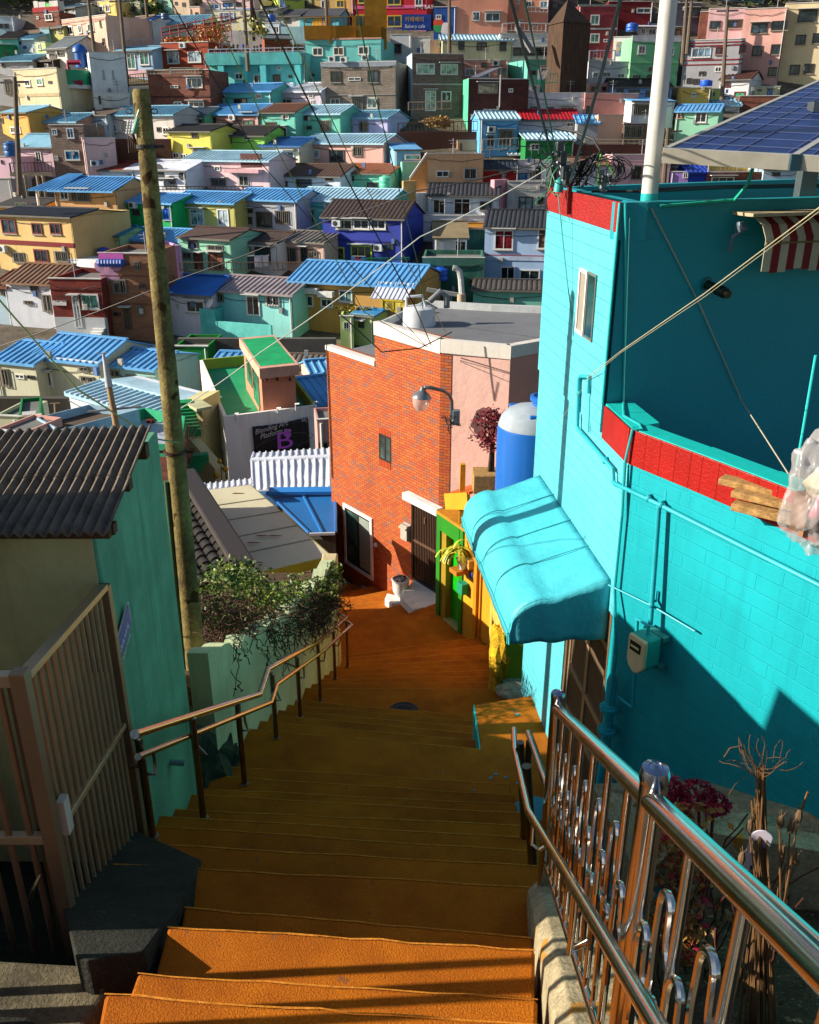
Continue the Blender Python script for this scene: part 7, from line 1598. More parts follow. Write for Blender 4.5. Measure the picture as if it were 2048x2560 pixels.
# right side group
H('D', 215, 535, 10, 175, '6a1018', None, [(415, 55, 515, 95, 'w')], 'dark crimson building with white window at the top right of centre', yaw=0, dep=6)
H('D', 330, 508, 105, 160, 'c0c8d8', None, [(435, 128, 460, 140, 'n')], 'small white rooftop room in front of the dark crimson building', yaw=-5, dep=3)
tank('D', 380, 225, 38, 46, 93, '1a56b0', 'blue water tank beside the small white rooftop room')
H('D', 250, 390, 265, 445, 'white', None, [], 'white wall with a colourful sea mural left of the green house', yaw=18, dep=2, dY=.5)
h0, fr, _ = LASTF; p = fr.hit(*pz('D', 270, 300)); q = fr.hit(*pz('D', 378, 400)); mb = MB(); mb.fb(fr, p[0], q[0], q[1], p[1], 0, .03); mb.build('mural_panel', ground_mat('mural_paint', '1c6aa8', 'c89a40', .8, .05, 4), h0)
H('D', 385, 735, 268, 575, '4cb868', None, [(427, 325, 476, 390, 'w', '7a4a50'), (650, 340, 680, 396, 'w'), (385, 540, 437, 568, 'n'), (490, 535, 517, 570, 'n'), (500, 483, 520, 510, 'r')], 'fresh green house with white parapet behind the white pole', yaw=-2, dep=5, band=[(255, 300, 'd0ccc8'), (450, 458, '3a9a50')])
H('D', 432, 745, 190, 262, 'creamp', ('sheet', 'rw', 178), [(448, 205, 475, 245, 'w'), (500, 200, 550, 255, 'w'), (665, 205, 730, 262, 'n', '6a3a28')], 'cream rooftop room on the fresh green house', yaw=-4, dep=3, dY=1.5)
H('D', 70, 368, 445, 565, 'bcbcc4', None, [(100, 520, 135, 556, 'w'), (165, 515, 230, 556, 'w'), (273, 525, 326, 562, 'w')], 'pale grey lower house left of the fresh green one', yaw=-3, dep=4)
fence('D', [(72, 440), (255, 438)], 60, 'a8a8b4', 'pale railing with laundry on the pale grey lower house', Yd=85.6, step=.3)
H('D', -20, 48, 600, 672, 'e0905c', None, [], 'bright orange lit side wall end of the salmon terrace house', yaw=35, dep=2)
H('D', 45, 430, 672, 835, 'cc6a58', None, [(50, 760, 95, 820, 'n')], 'salmon terrace house in front of the bluish house', yaw=-3, dep=3)
H('D', 45, 215, 600, 672, 'd07a6a', None, [(90, 622, 119, 653, 'n'), (165, 622, 194, 653, 'n')], 'salmon upper room with two tiny windows', yaw=-3, dep=3, dY=.6)
H('D', 240, 672, 622, 705, '5a90d0', ('sheet', 'rk', 568), [(275, 640, 316, 672, 'n'), (357, 645, 433, 676, 'n'), (480, 650, 515, 700, 'n'), (620, 655, 645, 700, 'n')], 'bluish house with long black roof behind the white pole', yaw=-3, dep=4)
H('D', 384, 690, 722, 890, 'd0d0d8', ('sheet', 'rb', 706), [(393, 752, 496, 826, 'b')], 'white upper floor house with wide barred window behind the white pole', yaw=-10, dep=4)
H('D', 140, 322, 828, 1005, 'd8946c', None, [], 'blank peach walled house below the green veranda', yaw=-4, dep=4)
H('D', 322, 610, 888, 1005, '5a3426', None, [(325, 900, 452, 992, 'b')], 'brown brick ground floor with a long barred window', yaw=-6, dep=3, mat=BR2)
H('D', 148, 320, 755, 828, '7ab88a', ('rib', 'rb', 738), [(158, 762, 290, 822, 'n', '3a7a4a')], 'green glazed veranda with blue roof on the blank peach house', yaw=-4, dep=2, dY=1)
H('D', -10, 138, 880, 1010, 'grey', ('rib', 'rb', 828), [], 'grey shed with deep blue roof left of the blank peach house', yaw=0, dep=3)
H('D', 765, 1195, 285, 612, '86868c', None, [(815, 345, 944, 412, 'w', '5a7a90'), (984, 338, 1046, 391, 'r'), (1154, 328, 1196, 381, 'r'), (978, 478, 1023, 518, 'w'), (862, 512, 906, 541, 'n'), (775, 560, 805, 600, 'n'), (820, 565, 858, 605, 'n')], 'grey house with dark red horizontal stripes and a white balcony', yaw=20, dep=6, band=[(300, 308, '8a2028'), (322, 330, '8a2028'), (425, 433, '8a2028'), (458, 465, '8a2028')])
fence('D', [(810, 412), (945, 408)], 50, 'c8ccd0', 'small white balcony railing on the striped grey house', Yd=86, step=.3)
H('D', 938, 1205, 60, 275, 'cf9aa0', None, [(941, 150, 1016, 209, 'n'), (1069, 140, 1176, 201, 'n')], 'dusty pink house above the striped grey one', yaw=14, dep=6)
H('D', 875, 945, 85, 250, 'brickr', None, [], 'narrow orange brick pier left of the dusty pink house', yaw=14, dep=3, mat=BR1)
H('D', 690, 880, 20, 200, '4a4a58', None, [(760, 60, 850, 120, 'n')], 'dark shaded house with water drums behind the poles', yaw=0, dep=5)
H('D', 1192, 1502, 60, 575, 'd88a78', None, [(1240, 170, 1348, 236, 'k'), (1387, 150, 1498, 216, 'k'), (1250, 330, 1313, 401, 'k'), (1382, 318, 1448, 391, 'k'), (1363, 483, 1426, 546, 'k')], 'tall coral pink apartment block with caged window boxes', yaw=20, dep=8)
H('D', 1490, 1830, 20, 585, 'd2b878', None, [(1580, 75, 1702, 156, 'k'), (1562, 250, 1623, 321, 'k'), (1684, 238, 1745, 311, 'k'), (1519, 465, 1581, 536, 'k'), (1621, 458, 1681, 529, 'k')], 'tall cream apartment block at the right edge with brown stained top', yaw=18, dep=8)
H('D', 1014, 1232, 568, 708, 'c4c4c4', ('tile', '4a2a22', 515), [(1044, 590, 1086, 629, 'r'), (1117, 658, 1192, 702, 'r', '2a7a5a'), (1018, 690, 1080, 706, 'r')], 'white house with brown tile roof and crimson framed windows', yaw=32, dep=6)
H('D', 740, 952, 630, 748, 'b8860c', None, [(811, 668, 839, 699, 'w')], 'golden ochre house with a lime side right of the white pole', yaw=5, dep=3, dY=-.5)
H('D', 950, 1016, 640, 710, '8aa020', None, [(955, 665, 973, 691, 'n')], 'olive lime house corner next to the golden ochre house', yaw=-15, dep=2)
tank('D', 912, 618, 38, 36, 84, '1a56c0', 'squat bright blue water tank above the golden ochre house')
H('D', 1262, 1448, 622, 688, 'cdc88a', None, [(1354, 640, 1386, 684, 'uD', '4a80b8'), (1285, 640, 1312, 655, 'n')], 'pale lemon rooftop room with a blue door above the solar panel', yaw=8, dep=3)
H('D', 1380, 1760, 600, 640, 'offw', ('sheet', 'rg', 578), [], 'long dark flat roofed shed behind the solar panel', yaw=8, dep=4, dY=3)
H('D', 1158, 1470, 690, 755, '7a4030', None, [], 'low red brick parapet building just above the solar panel', yaw=8, dep=4, mat=BR1)
H('D', 860, 1160, 755, 800, 'offw', ('rib', 'rt', 706), [], 'low building with long faded blue roof behind the mint house', yaw=4, dep=3, dY=1)
H('D', 700, 1010, 795, 1005, '62b88c', ('rib', 'rb', 752), [(838, 802, 913, 882, 'wr'), (700, 800, 745, 850, 'r', '8ab89a')], 'mint house with maroon corner trim and a blue roof beside the solar panel', yaw=22, dep=5)
H('D', 240, 665, 1112, 1325, 'c88a94', None, [(275, 1185, 305, 1250, 'n'), (380, 1190, 445, 1290, 'n')], 'dusty pink two storey house behind the tangled cables', yaw=0, dep=5)
AC(225, 1270, 'white air conditioner by the dusty pink house behind the tangled cables')
H('D', -120, 242, 1180, 1330, 'a8a8c4', ('sheet', '7a5a4a', 1130), [(0, 1200, 30, 1260, 'n')], 'lilac grey house with brown roof behind the tangled cables', yaw=0, dep=4)
H('D', 640, 790, 1112, 1200, '7a5a4a', ('sheet', 'd09018', 1090), [(660, 1130, 700, 1195, 'n'), (720, 1130, 770, 1195, 'n')], 'brown shed with an orange roof strip under the solar panel', yaw=0, dep=3)
H('D', 788, 945, 1100, 1175, '2a9a88', None, [(825, 1100, 900, 1160, 'b')], 'teal house with barred window under the solar panel', yaw=0, dep=3)
H('D', 942, 1305, 1108, 1172, 'd8a010', None, [(975, 1110, 1050, 1160, 'n')], 'bright yellow house under the solar panel edge', yaw=0, dep=3)
H('D', 662, 790, 1235, 1330, '7a4ab0', None, [(750, 1240, 780, 1280, 'w')], 'violet house wedge right of the white pole', yaw=8, dep=3)
H('D', 790, 925, 1235, 1330, '1438a8', ('rib', 'royal', 1185), [], 'royal blue gabled house under the solar panel', yaw=-5, dep=3)
H('D', 690, 830, 1200, 1240, 'creamp', ('sheet', 'offw', 1190), [], 'small white canopy roof above the violet house', yaw=0, dep=2, dY=.5, low=.5)
H('D', 925, 1335, 1238, 1330, '8a3a24', None, [(952, 1270, 1112, 1312, 'w')], 'red brick house with a beige balustrade terrace under the solar panel', yaw=-3, dep=4, mat=BR1, dY=0)
fence('D', [(930, 1232), (1315, 1232)], 52, 'b8a484', 'beige stone balustrade on the red brick terrace', Yd=71.5, step=.3)
H('D', 1330, 1600, 1212, 1340, '9cc4dc', ('sheet', '8a98a4', 1135), [(1388, 1238, 1444, 1263, 'n')], 'pale blue house with weathered grey roof under the solar panel', yaw=0, dep=4)
# ---- middle rows, left ----
Y1 = 16
H('B', 868, 1408, 445, 795, '9a9288', None, [(936, 510, 1016, 592, 'k'), (1204, 503, 1283, 592, 'k'), (1066, 556, 1156, 578, 'w'), (937, 705, 1009, 752, 'wb'), (1086, 700, 1173, 797, 'bD'), (1202, 700, 1276, 779, 'w', '8aa090')], 'grey tiled two storey house with metal cornice and caged windows', yaw=5, dep=5, mat=BR3, band=[(445, 480, '6a7684'), (676, 684, '6a6258')])
AC(1040, 430, 'white meter box cluster on the cornice of the grey tiled house')
H('B', 68, 512, 655, 750, '2ab8a8', ('rib', 'rb', 605), [(137, 678, 184, 713, 'w'), (401, 672, 446, 709, 'w'), (243, 706, 341, 748, 'n')], 'turquoise cottage with blue metal roof below the columned building', yaw=Y1)
H('B', 514, 872, 655, 752, 'c8b4c8', ('rib', 'rw', 600), [(782, 672, 816, 703, 'w'), (577, 708, 664, 747, 'wb'), (798, 718, 824, 752, 'w')], 'pale lilac cottage with white ribbed roof next to the turquoise cottage', yaw=Y1)
H('B', 22, 422, 818, 905, 'c87868', ('rib', 'rb', 752), [(52, 842, 119, 883, 'n'), (309, 815, 389, 839, 'n'), (306, 862, 389, 900, 'n', '3a6a5a'), (165, 878, 256, 902, 'n')], 'brick pink cottage with bright blue roof above the lime one', yaw=Y1)
AC(243, 845, 'air conditioner in the middle of the brick pink cottage')
H('B', 418, 682, 805, 990, '38b498', ('tile', '6a4430', 748), [(597, 820, 641, 854, 'w'), (470, 875, 553, 987, 'n'), (580, 912, 629, 987, 'wD')], 'sea green house with brown tile roof', yaw=Y1)
H('B', 680, 1008, 815, 990, '36b090', ('rib', 'rl', 757), [(734, 822, 789, 863, 'n', '5a3a28'), (867, 865, 941, 942, 'b'), (715, 897, 751, 927, 'n'), (767, 903, 806, 932, 'n')], 'sea green house with light blue ribbed roof and barred window', yaw=Y1)
H('B', 1003, 1350, 845, 968, 'a8a0d8', ('rib', 'rt', 797), [(1030, 863, 1086, 894, 'w'), (1060, 905, 1099, 957, 'D'), (1146, 873, 1211, 947, 'b')], 'lavender cottage with faded teal roof at the alley corner', yaw=Y1)
H('B', 72, 462, 972, 1090, '74d020', ('tile', '34302e', 905), [(108, 972, 146, 1030, 'w'), (148, 975, 231, 1027, 'n', '8a8a90'), (314, 982, 369, 1005, 'w')], 'lime green house with dark grey tile roof and a blue awning', yaw=Y1)
H('A', 1028, 1295, 805, 990, 'd8c41c', ('tile', '34302e', 768), [(1180, 815, 1221, 851, 'k'), (1064, 938, 1106, 976, 'w'), (1110, 945, 1151, 982, 'w'), (1189, 915, 1271, 962, 'b')], 'lemon yellow house with dark tile roof right of the tall pole', yaw=Y1)
H('B', 438, 722, 1045, 1180, 'c8c8a8', ('rib', 'rd', 988), [(494, 1090, 541, 1172, 'n', '6a90a8'), (579, 1085, 682, 1167, 'w')], 'cream cottage with patched navy roof between the lime and salmon houses', yaw=Y1)
H('B', 744, 1318, 1026, 1180, 'd89888', ('rib', 'rl', 965), [(781, 1072, 861, 1139, 'w', '7a8a9a'), (929, 1075, 1041, 1167, 'n'), (1096, 1052, 1169, 1126, 'b')], 'long salmon pink cottage with pale aqua roof beside the dark alley', yaw=Y1)
H('A', 1138, 1655, 985, 1150, 'd0a0a4', ('rib', 'rl', 930), [(1164, 1052, 1203, 1083, 'w'), (1321, 1022, 1359, 1053, 'w'), (1299, 1098, 1396, 1152, 'b'), (1469, 1078, 1536, 1147, 'wb'), (1170, 1125, 1211, 1150, 'b')], 'dusty rose two storey house with a concrete balcony', yaw=Y1, dep=4)
h0, fr, _ = LASTF; p = fr.hit(*pz('A', 1410, 1040)); q = fr.hit(*pz('A', 1622, 1065)); mb = MB(); mb.fb(fr, p[0], q[0], q[1], p[1], 0, .7); mb.build('balcony', paint('d0a0a4', .8), h0); p = fr.hit(*pz('A', 1480, 945)); q = fr.hit(*pz('A', 1612, 1030)); MB().fb(fr, p[0], q[0], q[1], p[1], -.1, .03).build('recess', paint('5a3430', .8), h0)
H('A', 655, 1068, 705, 850, 'c4b8b0', ('rib', 'rt', 655), [(685, 765, 722, 815, 'w'), (745, 765, 780, 815, 'w'), (965, 782, 995, 812, 'n'), (1000, 782, 1045, 830, 'w')], 'beige grey row house with sky blue roof directly behind the pole top', yaw=Y1)
H('A', 470, 660, 705, 800, '9cbcd8', ('sheet', '5a4a40', 672), [(595, 755, 634, 802, 'w'), (500, 740, 560, 770, 'w')], 'powder blue cottage with brown sheet roof left of the pole', yaw=Y1)
H('A', 1070, 1258, 712, 765, '4ac078', ('rib', '5a6a78', 662), [(1098, 733, 1142, 758, 'w'), (1160, 738, 1245, 765, 'n')], 'spring green cottage with slate roof behind the lemon yellow house', yaw=Y1)
H('A', 0, 168, 690, 820, 'd88a10', ('sheet', 'rt', 655), [(0, 725, 25, 760, 'n'), (62, 780, 132, 820, 'w')], 'orange yellow house with faded blue roof at the left edge', yaw=25)
H('A', 165, 472, 748, 830, 'd08a6c', ('rib', 'rt', 700), [(205, 785, 228, 822, 'n'), (245, 785, 268, 822, 'w')], 'terracotta pink cottage with faded blue roof above the brick tower house', yaw=Y1)
H('A', 298, 510, 770, 1085, '6a5048', None, [(318, 793, 356, 833, 's', '2a6a90'), (407, 787, 461, 852, 's', '2a6a90'), (396, 925, 496, 987, 's', '2a6a90'), (338, 960, 361, 987, 'w')], 'narrow brown brick tower house with blue tinted windows', yaw=-2, dep=4, mat=BR2)
H('A', 505, 708, 850, 1085, 'd89a90', None, [], 'blank pink wall house joined to the brown brick tower', yaw=-28, dep=3)
AC(580, 1005, 'air conditioner on the blank pink wall')
wallstrip('A', 700, 1045, 855, 985, '5a3a28', 'brown timber screen wall behind the tall pole', yaw=0)
fence('A', [(652, 862), (1045, 850)], 40, 'c0bcb4', 'pale railing above the brown timber screen wall', Yd=83, step=.35)
H('A', 565, 825, 1045, 1095, 'b8c4d0', ('sheet', '7a2818', 995), [], 'small whitish house with rust red roof above the big orange one', yaw=10, dep=3.5)
H('A', 772, 1142, 1045, 1155, 'd0d4dc', ('sheet', 'c8ccd8', 985), [(1008, 1105, 1087, 1155, 'n'), (905, 1060, 930, 1100, 'n')], 'white cafe house with black spots behind the tall pole', yaw=Y1)
h0, fr, _ = LASTF
for x, y, r in ((980, 1050, .5), (985, 1078, .45), (935, 1095, .3), (1060, 1110, .35), (1120, 1085, .3), (960, 1145, .25)): p = fr.hit(*pz('A', x, y)); MB().lathe([(r, 0), (r, .02), (.0001, .03)], fr.P(p[0], p[1], .01), 12, fr.n).build('black_spot', flat('181a20', .6), h0)
# far left column
H('A', -40, 75, 965, 1115, 'd8a0b8', None, [(5, 985, 20, 1010, 'n')], 'candy pink house at the left edge beside the wooden balcony', yaw=5, dep=4)
H('A', 85, 325, 905, 1010, 'c898a8', ('sheet', 'rt', 825), [(215, 930, 262, 1000, 'w')], 'mauve house with blue grey roof and yellow gable above the wooden balcony', yaw=10, dep=4)
tank('A', 75, 962, 38, 78, 76, '1c5a9a', 'blue water tank at the left edge beside the mauve house')
fence('A', [(70, 1072), (325, 1066)], 58, '4a2c22', 'dark wooden balcony railing on stilts at the left', Yd=73, step=.25)
mb = MB()
for x in (120, 150, 228, 262): a = PY(*pz('A', x, 1080), 72.8); mb.tube([a, a-V((0, 0, 5))], .12, 6)
a, b = PY(*pz('A', 70, 1076), 73), PY(*pz('A', 326, 1072), 73); bar(mb, a, b, .5, .25); tag(mb.build('balcony_stilts', paint('8a8070', .8)), 'grey stilts and beam carrying the dark wooden balcony', 'stilts')
H('A', -40, 65, 1100, 1215, '8a8a8e', None, [], 'plain grey shed below the candy pink house', yaw=0, dep=3)
H('E', 385, 830, 215, 470, 'c88434', ('rib', 'rb', 120), [(427, 218, 500, 287, 'w'), (500, 210, 656, 303, 'b'), (719, 400, 798, 461, 'wb')], 'orange house under a very wide bright blue metal roof', yaw=8, dep=5, over=.6)
h0, fr, _ = LASTF; p = fr.hit(*pz('E', 240, 215)); q = fr.hit(*pz('E', 420, 215)); z0_ = p[1]; ribbed(fr.P(p[0], z0_, .6), fr.P(q[0], z0_, .6), fr.P(q[0]+.6, z0_+1.05, -2.4), fr.P(p[0]+1.6, z0_+1.05, -2.4), .34, .06, paint('64a8dc', .4, .34, .7, .08, .75, dirt='6a5a4a'), h0)
mb = MB(); mb.tube([fr.P(p[0]+.5, z0_, .3), fr.P(p[0]+.5, z0_-3.4, .3)], .1, 6); mb.build('porch_post', WHITE, h0)
H('E', -30, 275, 330, 400, 'd8860c', ('sheet', '2c2c30', 268), [(110, 303, 205, 345, 'n', '3a6a4a')], 'bright orange gabled hut at the left edge', yaw=15, dep=4)
H('E', -60, 505, 395, 775, 'd0a040', ('tile', '2c3038', 335), [(4, 418, 126, 531, 'r'), (224, 450, 311, 536, 'r'), (354, 450, 446, 536, 'r'), (89, 660, 186, 742, 'b'), (240, 638, 357, 737, 'r'), (391, 652, 501, 737, 'b')], 'golden yellow two storey house with maroon window surrounds and stripe', yaw=14, dep=6, band=[(582, 612, '7a1820')])
AC(35, 635, 'air conditioner below the maroon stripe of the golden yellow house')
H('E', 820, 1232, 300, 478, '12a858', ('rib', 'rb', 235), [(850, 350, 911, 452, 'n'), (1168, 340, 1226, 432, 'u', '1a5ab8'), (950, 352, 1010, 400, 'n')], 'vivid green house with blue roof half hidden by the tall pole', yaw=Y1)
AC(970, 322, 'air conditioner under the eave of the vivid green house')
H('E', 1228, 1682, 300, 480, 'a8a028', ('rib', 'rb', 225), [(1364, 348, 1476, 475, 'w', '8a9aa0'), (1559, 350, 1651, 476, 'w', '8a9aa0'), (1302, 395, 1340, 425, 'w')], 'olive yellow house with blue roof and white sliding doors', yaw=Y1)
tank('E', 1345, 478, 50, 60, 72, '1438a0', 'left one of two navy water tanks in front of the olive yellow house'); tank('E', 1440, 478, 42, 44, 72, '1438a0', 'right smaller one of two navy water tanks before the olive yellow house')
H('E', 528, 855, 535, 645, '8ac070', ('sheet', '2a80a0', 465), [(576, 593, 651, 642, 'w'), (768, 515, 823, 545, 'w'), (697, 535, 720, 580, 'k')], 'pistachio green house with teal blue roof and terrace', yaw=8)
H('E', 850, 1345, 575, 645, '9a7268', ('rib', 'rb', 485), [(929, 600, 986, 645, 'wb')], 'brownish cottage with striped blue roof crossing behind the tall pole', yaw=Y1)
H('E', 1290, 1652, 558, 798, '66c498', ('sheet', '4a3630', 480), [(1350, 568, 1426, 633, 'n', '5a5a5a'), (1313, 660, 1376, 709, 'b'), (1391, 668, 1466, 792, 'nD', '7a4a38'), (1490, 608, 1606, 655, 'b'), (1494, 660, 1611, 796, 'nD', '8a5a44')], 'mint cottage with two brown doors and a flat brown roof', yaw=Y1)
tank('E', 1320, 650, 34, 90, 64.5, '5a90a0', 'grey blue water tank on the mint cottage with brown doors')
fence('F', [(5, 800), (940, 800)], 60, '6a5a4c', 'rusty railing along the path in front of the brown roofed row', Yd=60.5, step=.3)
# red brown terrace house, brown house
H('E', 350, 722, 855, 1245, '842c22', None, [(580, 960, 720, 1072, 'w', '4a8a78'), (513, 975, 597, 1205, 'wD', 'b8c4cc')], 'red brown house with planted terrace and white base', yaw=-3, dep=5, mat=brick('7a2418', '8a2e20', '5a1c14', .6, .2, .01, .85), lowc=(1130, 'b4b8bc'), band=[(925, 932, '5a1c14')])
h0, fr, _ = LASTF; sg = thing('house_sign', 'small white sign with dark lettering on the red brown house', 'sign', fr.P(*fr.hit(*pz('E', 430, 1045)), .05)); p = fr.hit(*pz('E', 380, 1010)); q = fr.hit(*pz('E', 482, 1044)); MB().fb(fr, p[0], q[0], q[1], p[1], .02, .08).build('sign_board', WHITE, sg); text('감천문화마을', fr, p[0]+.1, q[1]+.25, .42, BLACKC, sg, .09)
mb = MB(); 
for k in range(4): mb.fb(fr, fr.hit(*pz('E', 510, 0))[0], fr.hit(*pz('E', 600, 0))[0], fr.hit(*pz('E', 0, 1235-14*k))[1]-.5, fr.hit(*pz('E', 0, 1235-14*k))[1], 0, 1.2-.28*k)
mb.build('front_steps', WHITE, h0)
H('E', 452, 700, 705, 860, '842c22', None, [(515, 735, 601, 812, 'wb')], 'upper room with flat white roof slab set back on the red brown house', yaw=-3, dep=4, dY=3.5)
slab('E', [(418, 700), (620, 645), (860, 650), (690, 722)], PY(*pz('E', 600, 700), 62).z, .5, 'd0d0d4', 'roof_slab', 'white concrete roof slab over the planted terrace', 'roof')
tank('E', 745, 690, 38, 58, 63, '1438a0', 'navy water tank on the white roof slab')
mb = MB(); mb.fixn = False
for x in range(400, 690, 30): c = PY(*pz('E', x, 838), 58.6); leaves(mb, c, (.5, .3, .35), 40, .25, shell=0)
tag(mb.build('terrace_plants', leafmat('2c4a18', '9a8a3a', 'terrace_leaf')), 'row of potted plants along the terrace of the red brown house', 'plants')
H('E', 705, 1075, 672, 1220, '9a6248', None, [(964, 730, 1011, 792, 'b'), (804, 855, 916, 962, 'b'), (994, 890, 1052, 932, 'k'), (884, 1060, 951, 1217, 'nD', '2a1c18'), (816, 1093, 871, 1120, 'k'), (984, 1045, 1032, 1117, 'b')], 'terracotta brown three storey house with a flower mural', yaw=-3, dep=5, mat=BR5, band=[(828, 834, '7a4a38'), (1030, 1036, '7a4a38')])
h0, fr, _ = LASTF
for dx, dz in ((0, 0), (.5, .3), (-.5, .25), (.3, -.4), (-.3, -.35)):
    p = fr.hit(*pz('E', 782, 795)); MB().lathe([(.33, 0), (.33, .02), (.0001, .03)], fr.P(p[0]+dx, p[1]+dz, .01), 10, fr.n).build('mural_petal', flat('b888a8', .8), h0)
p = fr.hit(*pz('E', 712, 690)); q = fr.hit(*pz('E', 895, 755)); MB().fb(fr, p[0], q[0], q[1], p[1]+.2, -.1, .05).build('terrace_wall', flat('d060b0', .7), h0)
mb = MB(); 
for x in range(735, 890, 22): mb.ball(fr.P(*fr.hit(*pz('E', x, 735)), .3), .24, 8)
mb.build('blue_tubs', flat('14489a', .5), h0)
H('E', 1165, 1302, 620, 900, 'c878c0', None, [(1221, 642, 1239, 682, 'w')], 'orchid pink blank walled house right behind the tall pole', yaw=-30, dep=4, dY=1)
H('E', 40, 372, 880, 1135, 'b8c0cc', ('rib', '8a6a50', 742), [(217, 903, 281, 948, 'k'), (174, 1008, 233, 1038, 'b'), (299, 965, 379, 1092, 'b')], 'shabby pale blue house with rusty brown and white ribbed roof', yaw=8, dep=5)
H('E', -60, 52, 905, 1100, '8cb0c4', ('rib', '7a4a34', 785), [(0, 915, 38, 972, 'b')], 'shabby blue house with rust brown roof cut off by the left edge', yaw=8, dep=5)
H('E', 1200, 1512, 962, 1190, 'c8c4d0', ('sheet', '1c68b8', 822), [(1204, 945, 1246, 980, 'w'), (1335, 1005, 1478, 1102, 'w'), (1268, 1030, 1292, 1076, 'w')], 'off white house with worn bright blue sheet roof and a barred balcony', yaw=10, dep=5)
fence('E', [(1300, 1180), (1490, 1182)], 76, '8a8480', 'barred balcony railing of the off white house', Yd=57.2, step=.2)
H('F', 208, 805, 945, 1205, '62c8c0', ('rib', '9a8e90', 835), [(249, 955, 319, 1021, 'b'), (474, 970, 581, 1122, 'wD', '4a3a30'), (614, 968, 719, 1053, 'wb'), (244, 1072, 291, 1100, 'w')], 'aqua house with rust patched roof, satellite dish and a walled terrace', yaw=12, dep=5)
h0, fr, _ = LASTF
p = fr.hit(*pz('F', 320, 1135)); q = fr.hit(*pz('F', 718, 1210)); MB().fb(fr, p[0], q[0], q[1]-2, p[1], .9, 1.05).build('terrace_wall', paint('62c8c0', .8), h0)
p = fr.hit(*pz('F', 205, 1045)); q = fr.hit(*pz('F', 325, 1210)); MB().fb(fr, p[0], q[0], q[1]-2, p[1], 0, 1.05).build('side_room', paint('58c0b8', .8), h0)
ds_ = thing('satellite_dish', 'white satellite dish on the aqua house', 'dish', fr.P(*fr.hit(*pz('F', 290, 1015)), 1.2)); MB().lathe([(.0001, 0), (.18, .03), (.3, .1), (.31, .105)], fr.P(*fr.hit(*pz('F', 288, 1010)), 1.0), 16, (-.6, -.6, .5)).build('dish_bowl', flat('c8c8c8', .4), ds_); mb = MB(); a = fr.P(*fr.hit(*pz('F', 288, 1010)), 1.0); mb.tube([a, a-V((-.2, 0, 1.1))], .05, 5); mb.build('dish_stand', flat('8a8a8a', .5), ds_)
H('F', 806, 1690, 880, 1205, 'b8730a', ('rib', 'rb', 735), [(851, 966, 963, 1056, 'w'), (1011, 992, 1103, 1063, 'w'), (1141, 930, 1242, 1025, 'w', '5a7a78'), (1450, 1000, 1620, 1100, 'y', 'b8a850')], 'ochre house with bright blue hipped roof in the middle of the village', yaw=10, dep=6, over=.5)
h0, fr, _ = LASTF
for x0, y0, x1, y1 in ((800, 905, 1007, 957), (1008, 935, 1117, 982)): p = fr.hit(*pz('F', x0, y0)); q = fr.hit(*pz('F', x1, y1)); MB().fb(fr, p[0], q[0], q[1], p[1], 0, .5).build('white_parapet', WHITE, h0)
p = fr.hit(*pz('F', 1435, 962)); q = fr.hit(*pz('F', 1682, 962)); ribbed(fr.P(p[0], p[1], 1.5), fr.P(q[0], p[1], 1.5), fr.P(q[0], p[1]+.7, 0), fr.P(p[0], p[1]+.7, 0), .25, .04, ROOFW, h0, 'porch_roof')
mb = MB(); mb.fixn = False
for i in range(7): p = fr.hit(*pz('F', 1180+i*36, 1060)); leaves(mb, fr.P(p[0], p[1], .8), (.35, .3, .3), 30, .22, shell=0)
tag(mb.build('potted_plants', leafmat('3a5a1c', 'a88a3a', 'pot_leaf')), 'potted plants and dried greenery on the steps of the ochre house', 'plants')
H('F', 1238, 1392, 1108, 1275, '9ac848', ('sheet', '2a80b8', 1088), [(1284, 1155, 1326, 1208, 'nD', '2a5a3a')], 'small lime shed with green door behind the brick house corner', yaw=18, dep=2.5, low=3)
H('F', 1150, 1245, 1125, 1290, 'a8d058', None, [(1176, 1162, 1218, 1216, 'w')], 'pale lime side room of the small lime shed', yaw=-8, dep=2, low=3)
H('F', 385, 838, 282, 492, '8a8c98', ('rib', 'rb', 205), [(414, 345, 526, 381, 'k'), (545, 368, 665, 490, 'n'), (686, 362, 788, 460, 'kb'), (430, 405, 460, 440, 'w'), (480, 408, 522, 462, 'k')], 'slate grey house with bright blue roof and a rusty shop sign', yaw=Y1)
H('F', 832, 1500, 290, 502, '22b49c', ('rib', 'rl', 202), [(867, 358, 964, 457, 'kb'), (1026, 372, 1126, 422, 'n')], 'emerald teal house under a long pale ribbed roof', yaw=Y1)
H('F', 1024, 1608, 412, 725, '2c3c9c', ('tile', '40322e', 290), [(1120, 424, 1241, 500, 'w'), (1245, 424, 1362, 500, 'w'), (1369, 424, 1481, 500, 'w'), (1079, 622, 1186, 720, 'l'), (1229, 610, 1382, 730, 'l'), (1474, 598, 1536, 646, 'k')], 'royal navy two storey house with white ribbon windows and lime door frames', yaw=10, dep=4.5, band=[(575, 585, '1c2878')])
AC(1135, 452, 'air conditioner at the left end of the navy ribbon windows'); AC(1432, 628, 'air conditioner on the ground floor of the navy house')
fence('F', [(1345, 730), (1650, 725)], 22, '0e7a50', 'green netted fence at the foot of the navy house', Yd=61.8, step=.25)
H('F', 345, 695, 582, 745, 'c8c8cc', ('sheet', '40302a', 505), [(454, 620, 511, 656, 'k'), (537, 622, 656, 742, 'k'), (394, 658, 456, 698, 'k')], 'white cottage with flat dark brown roof in the middle row', yaw=Y1)
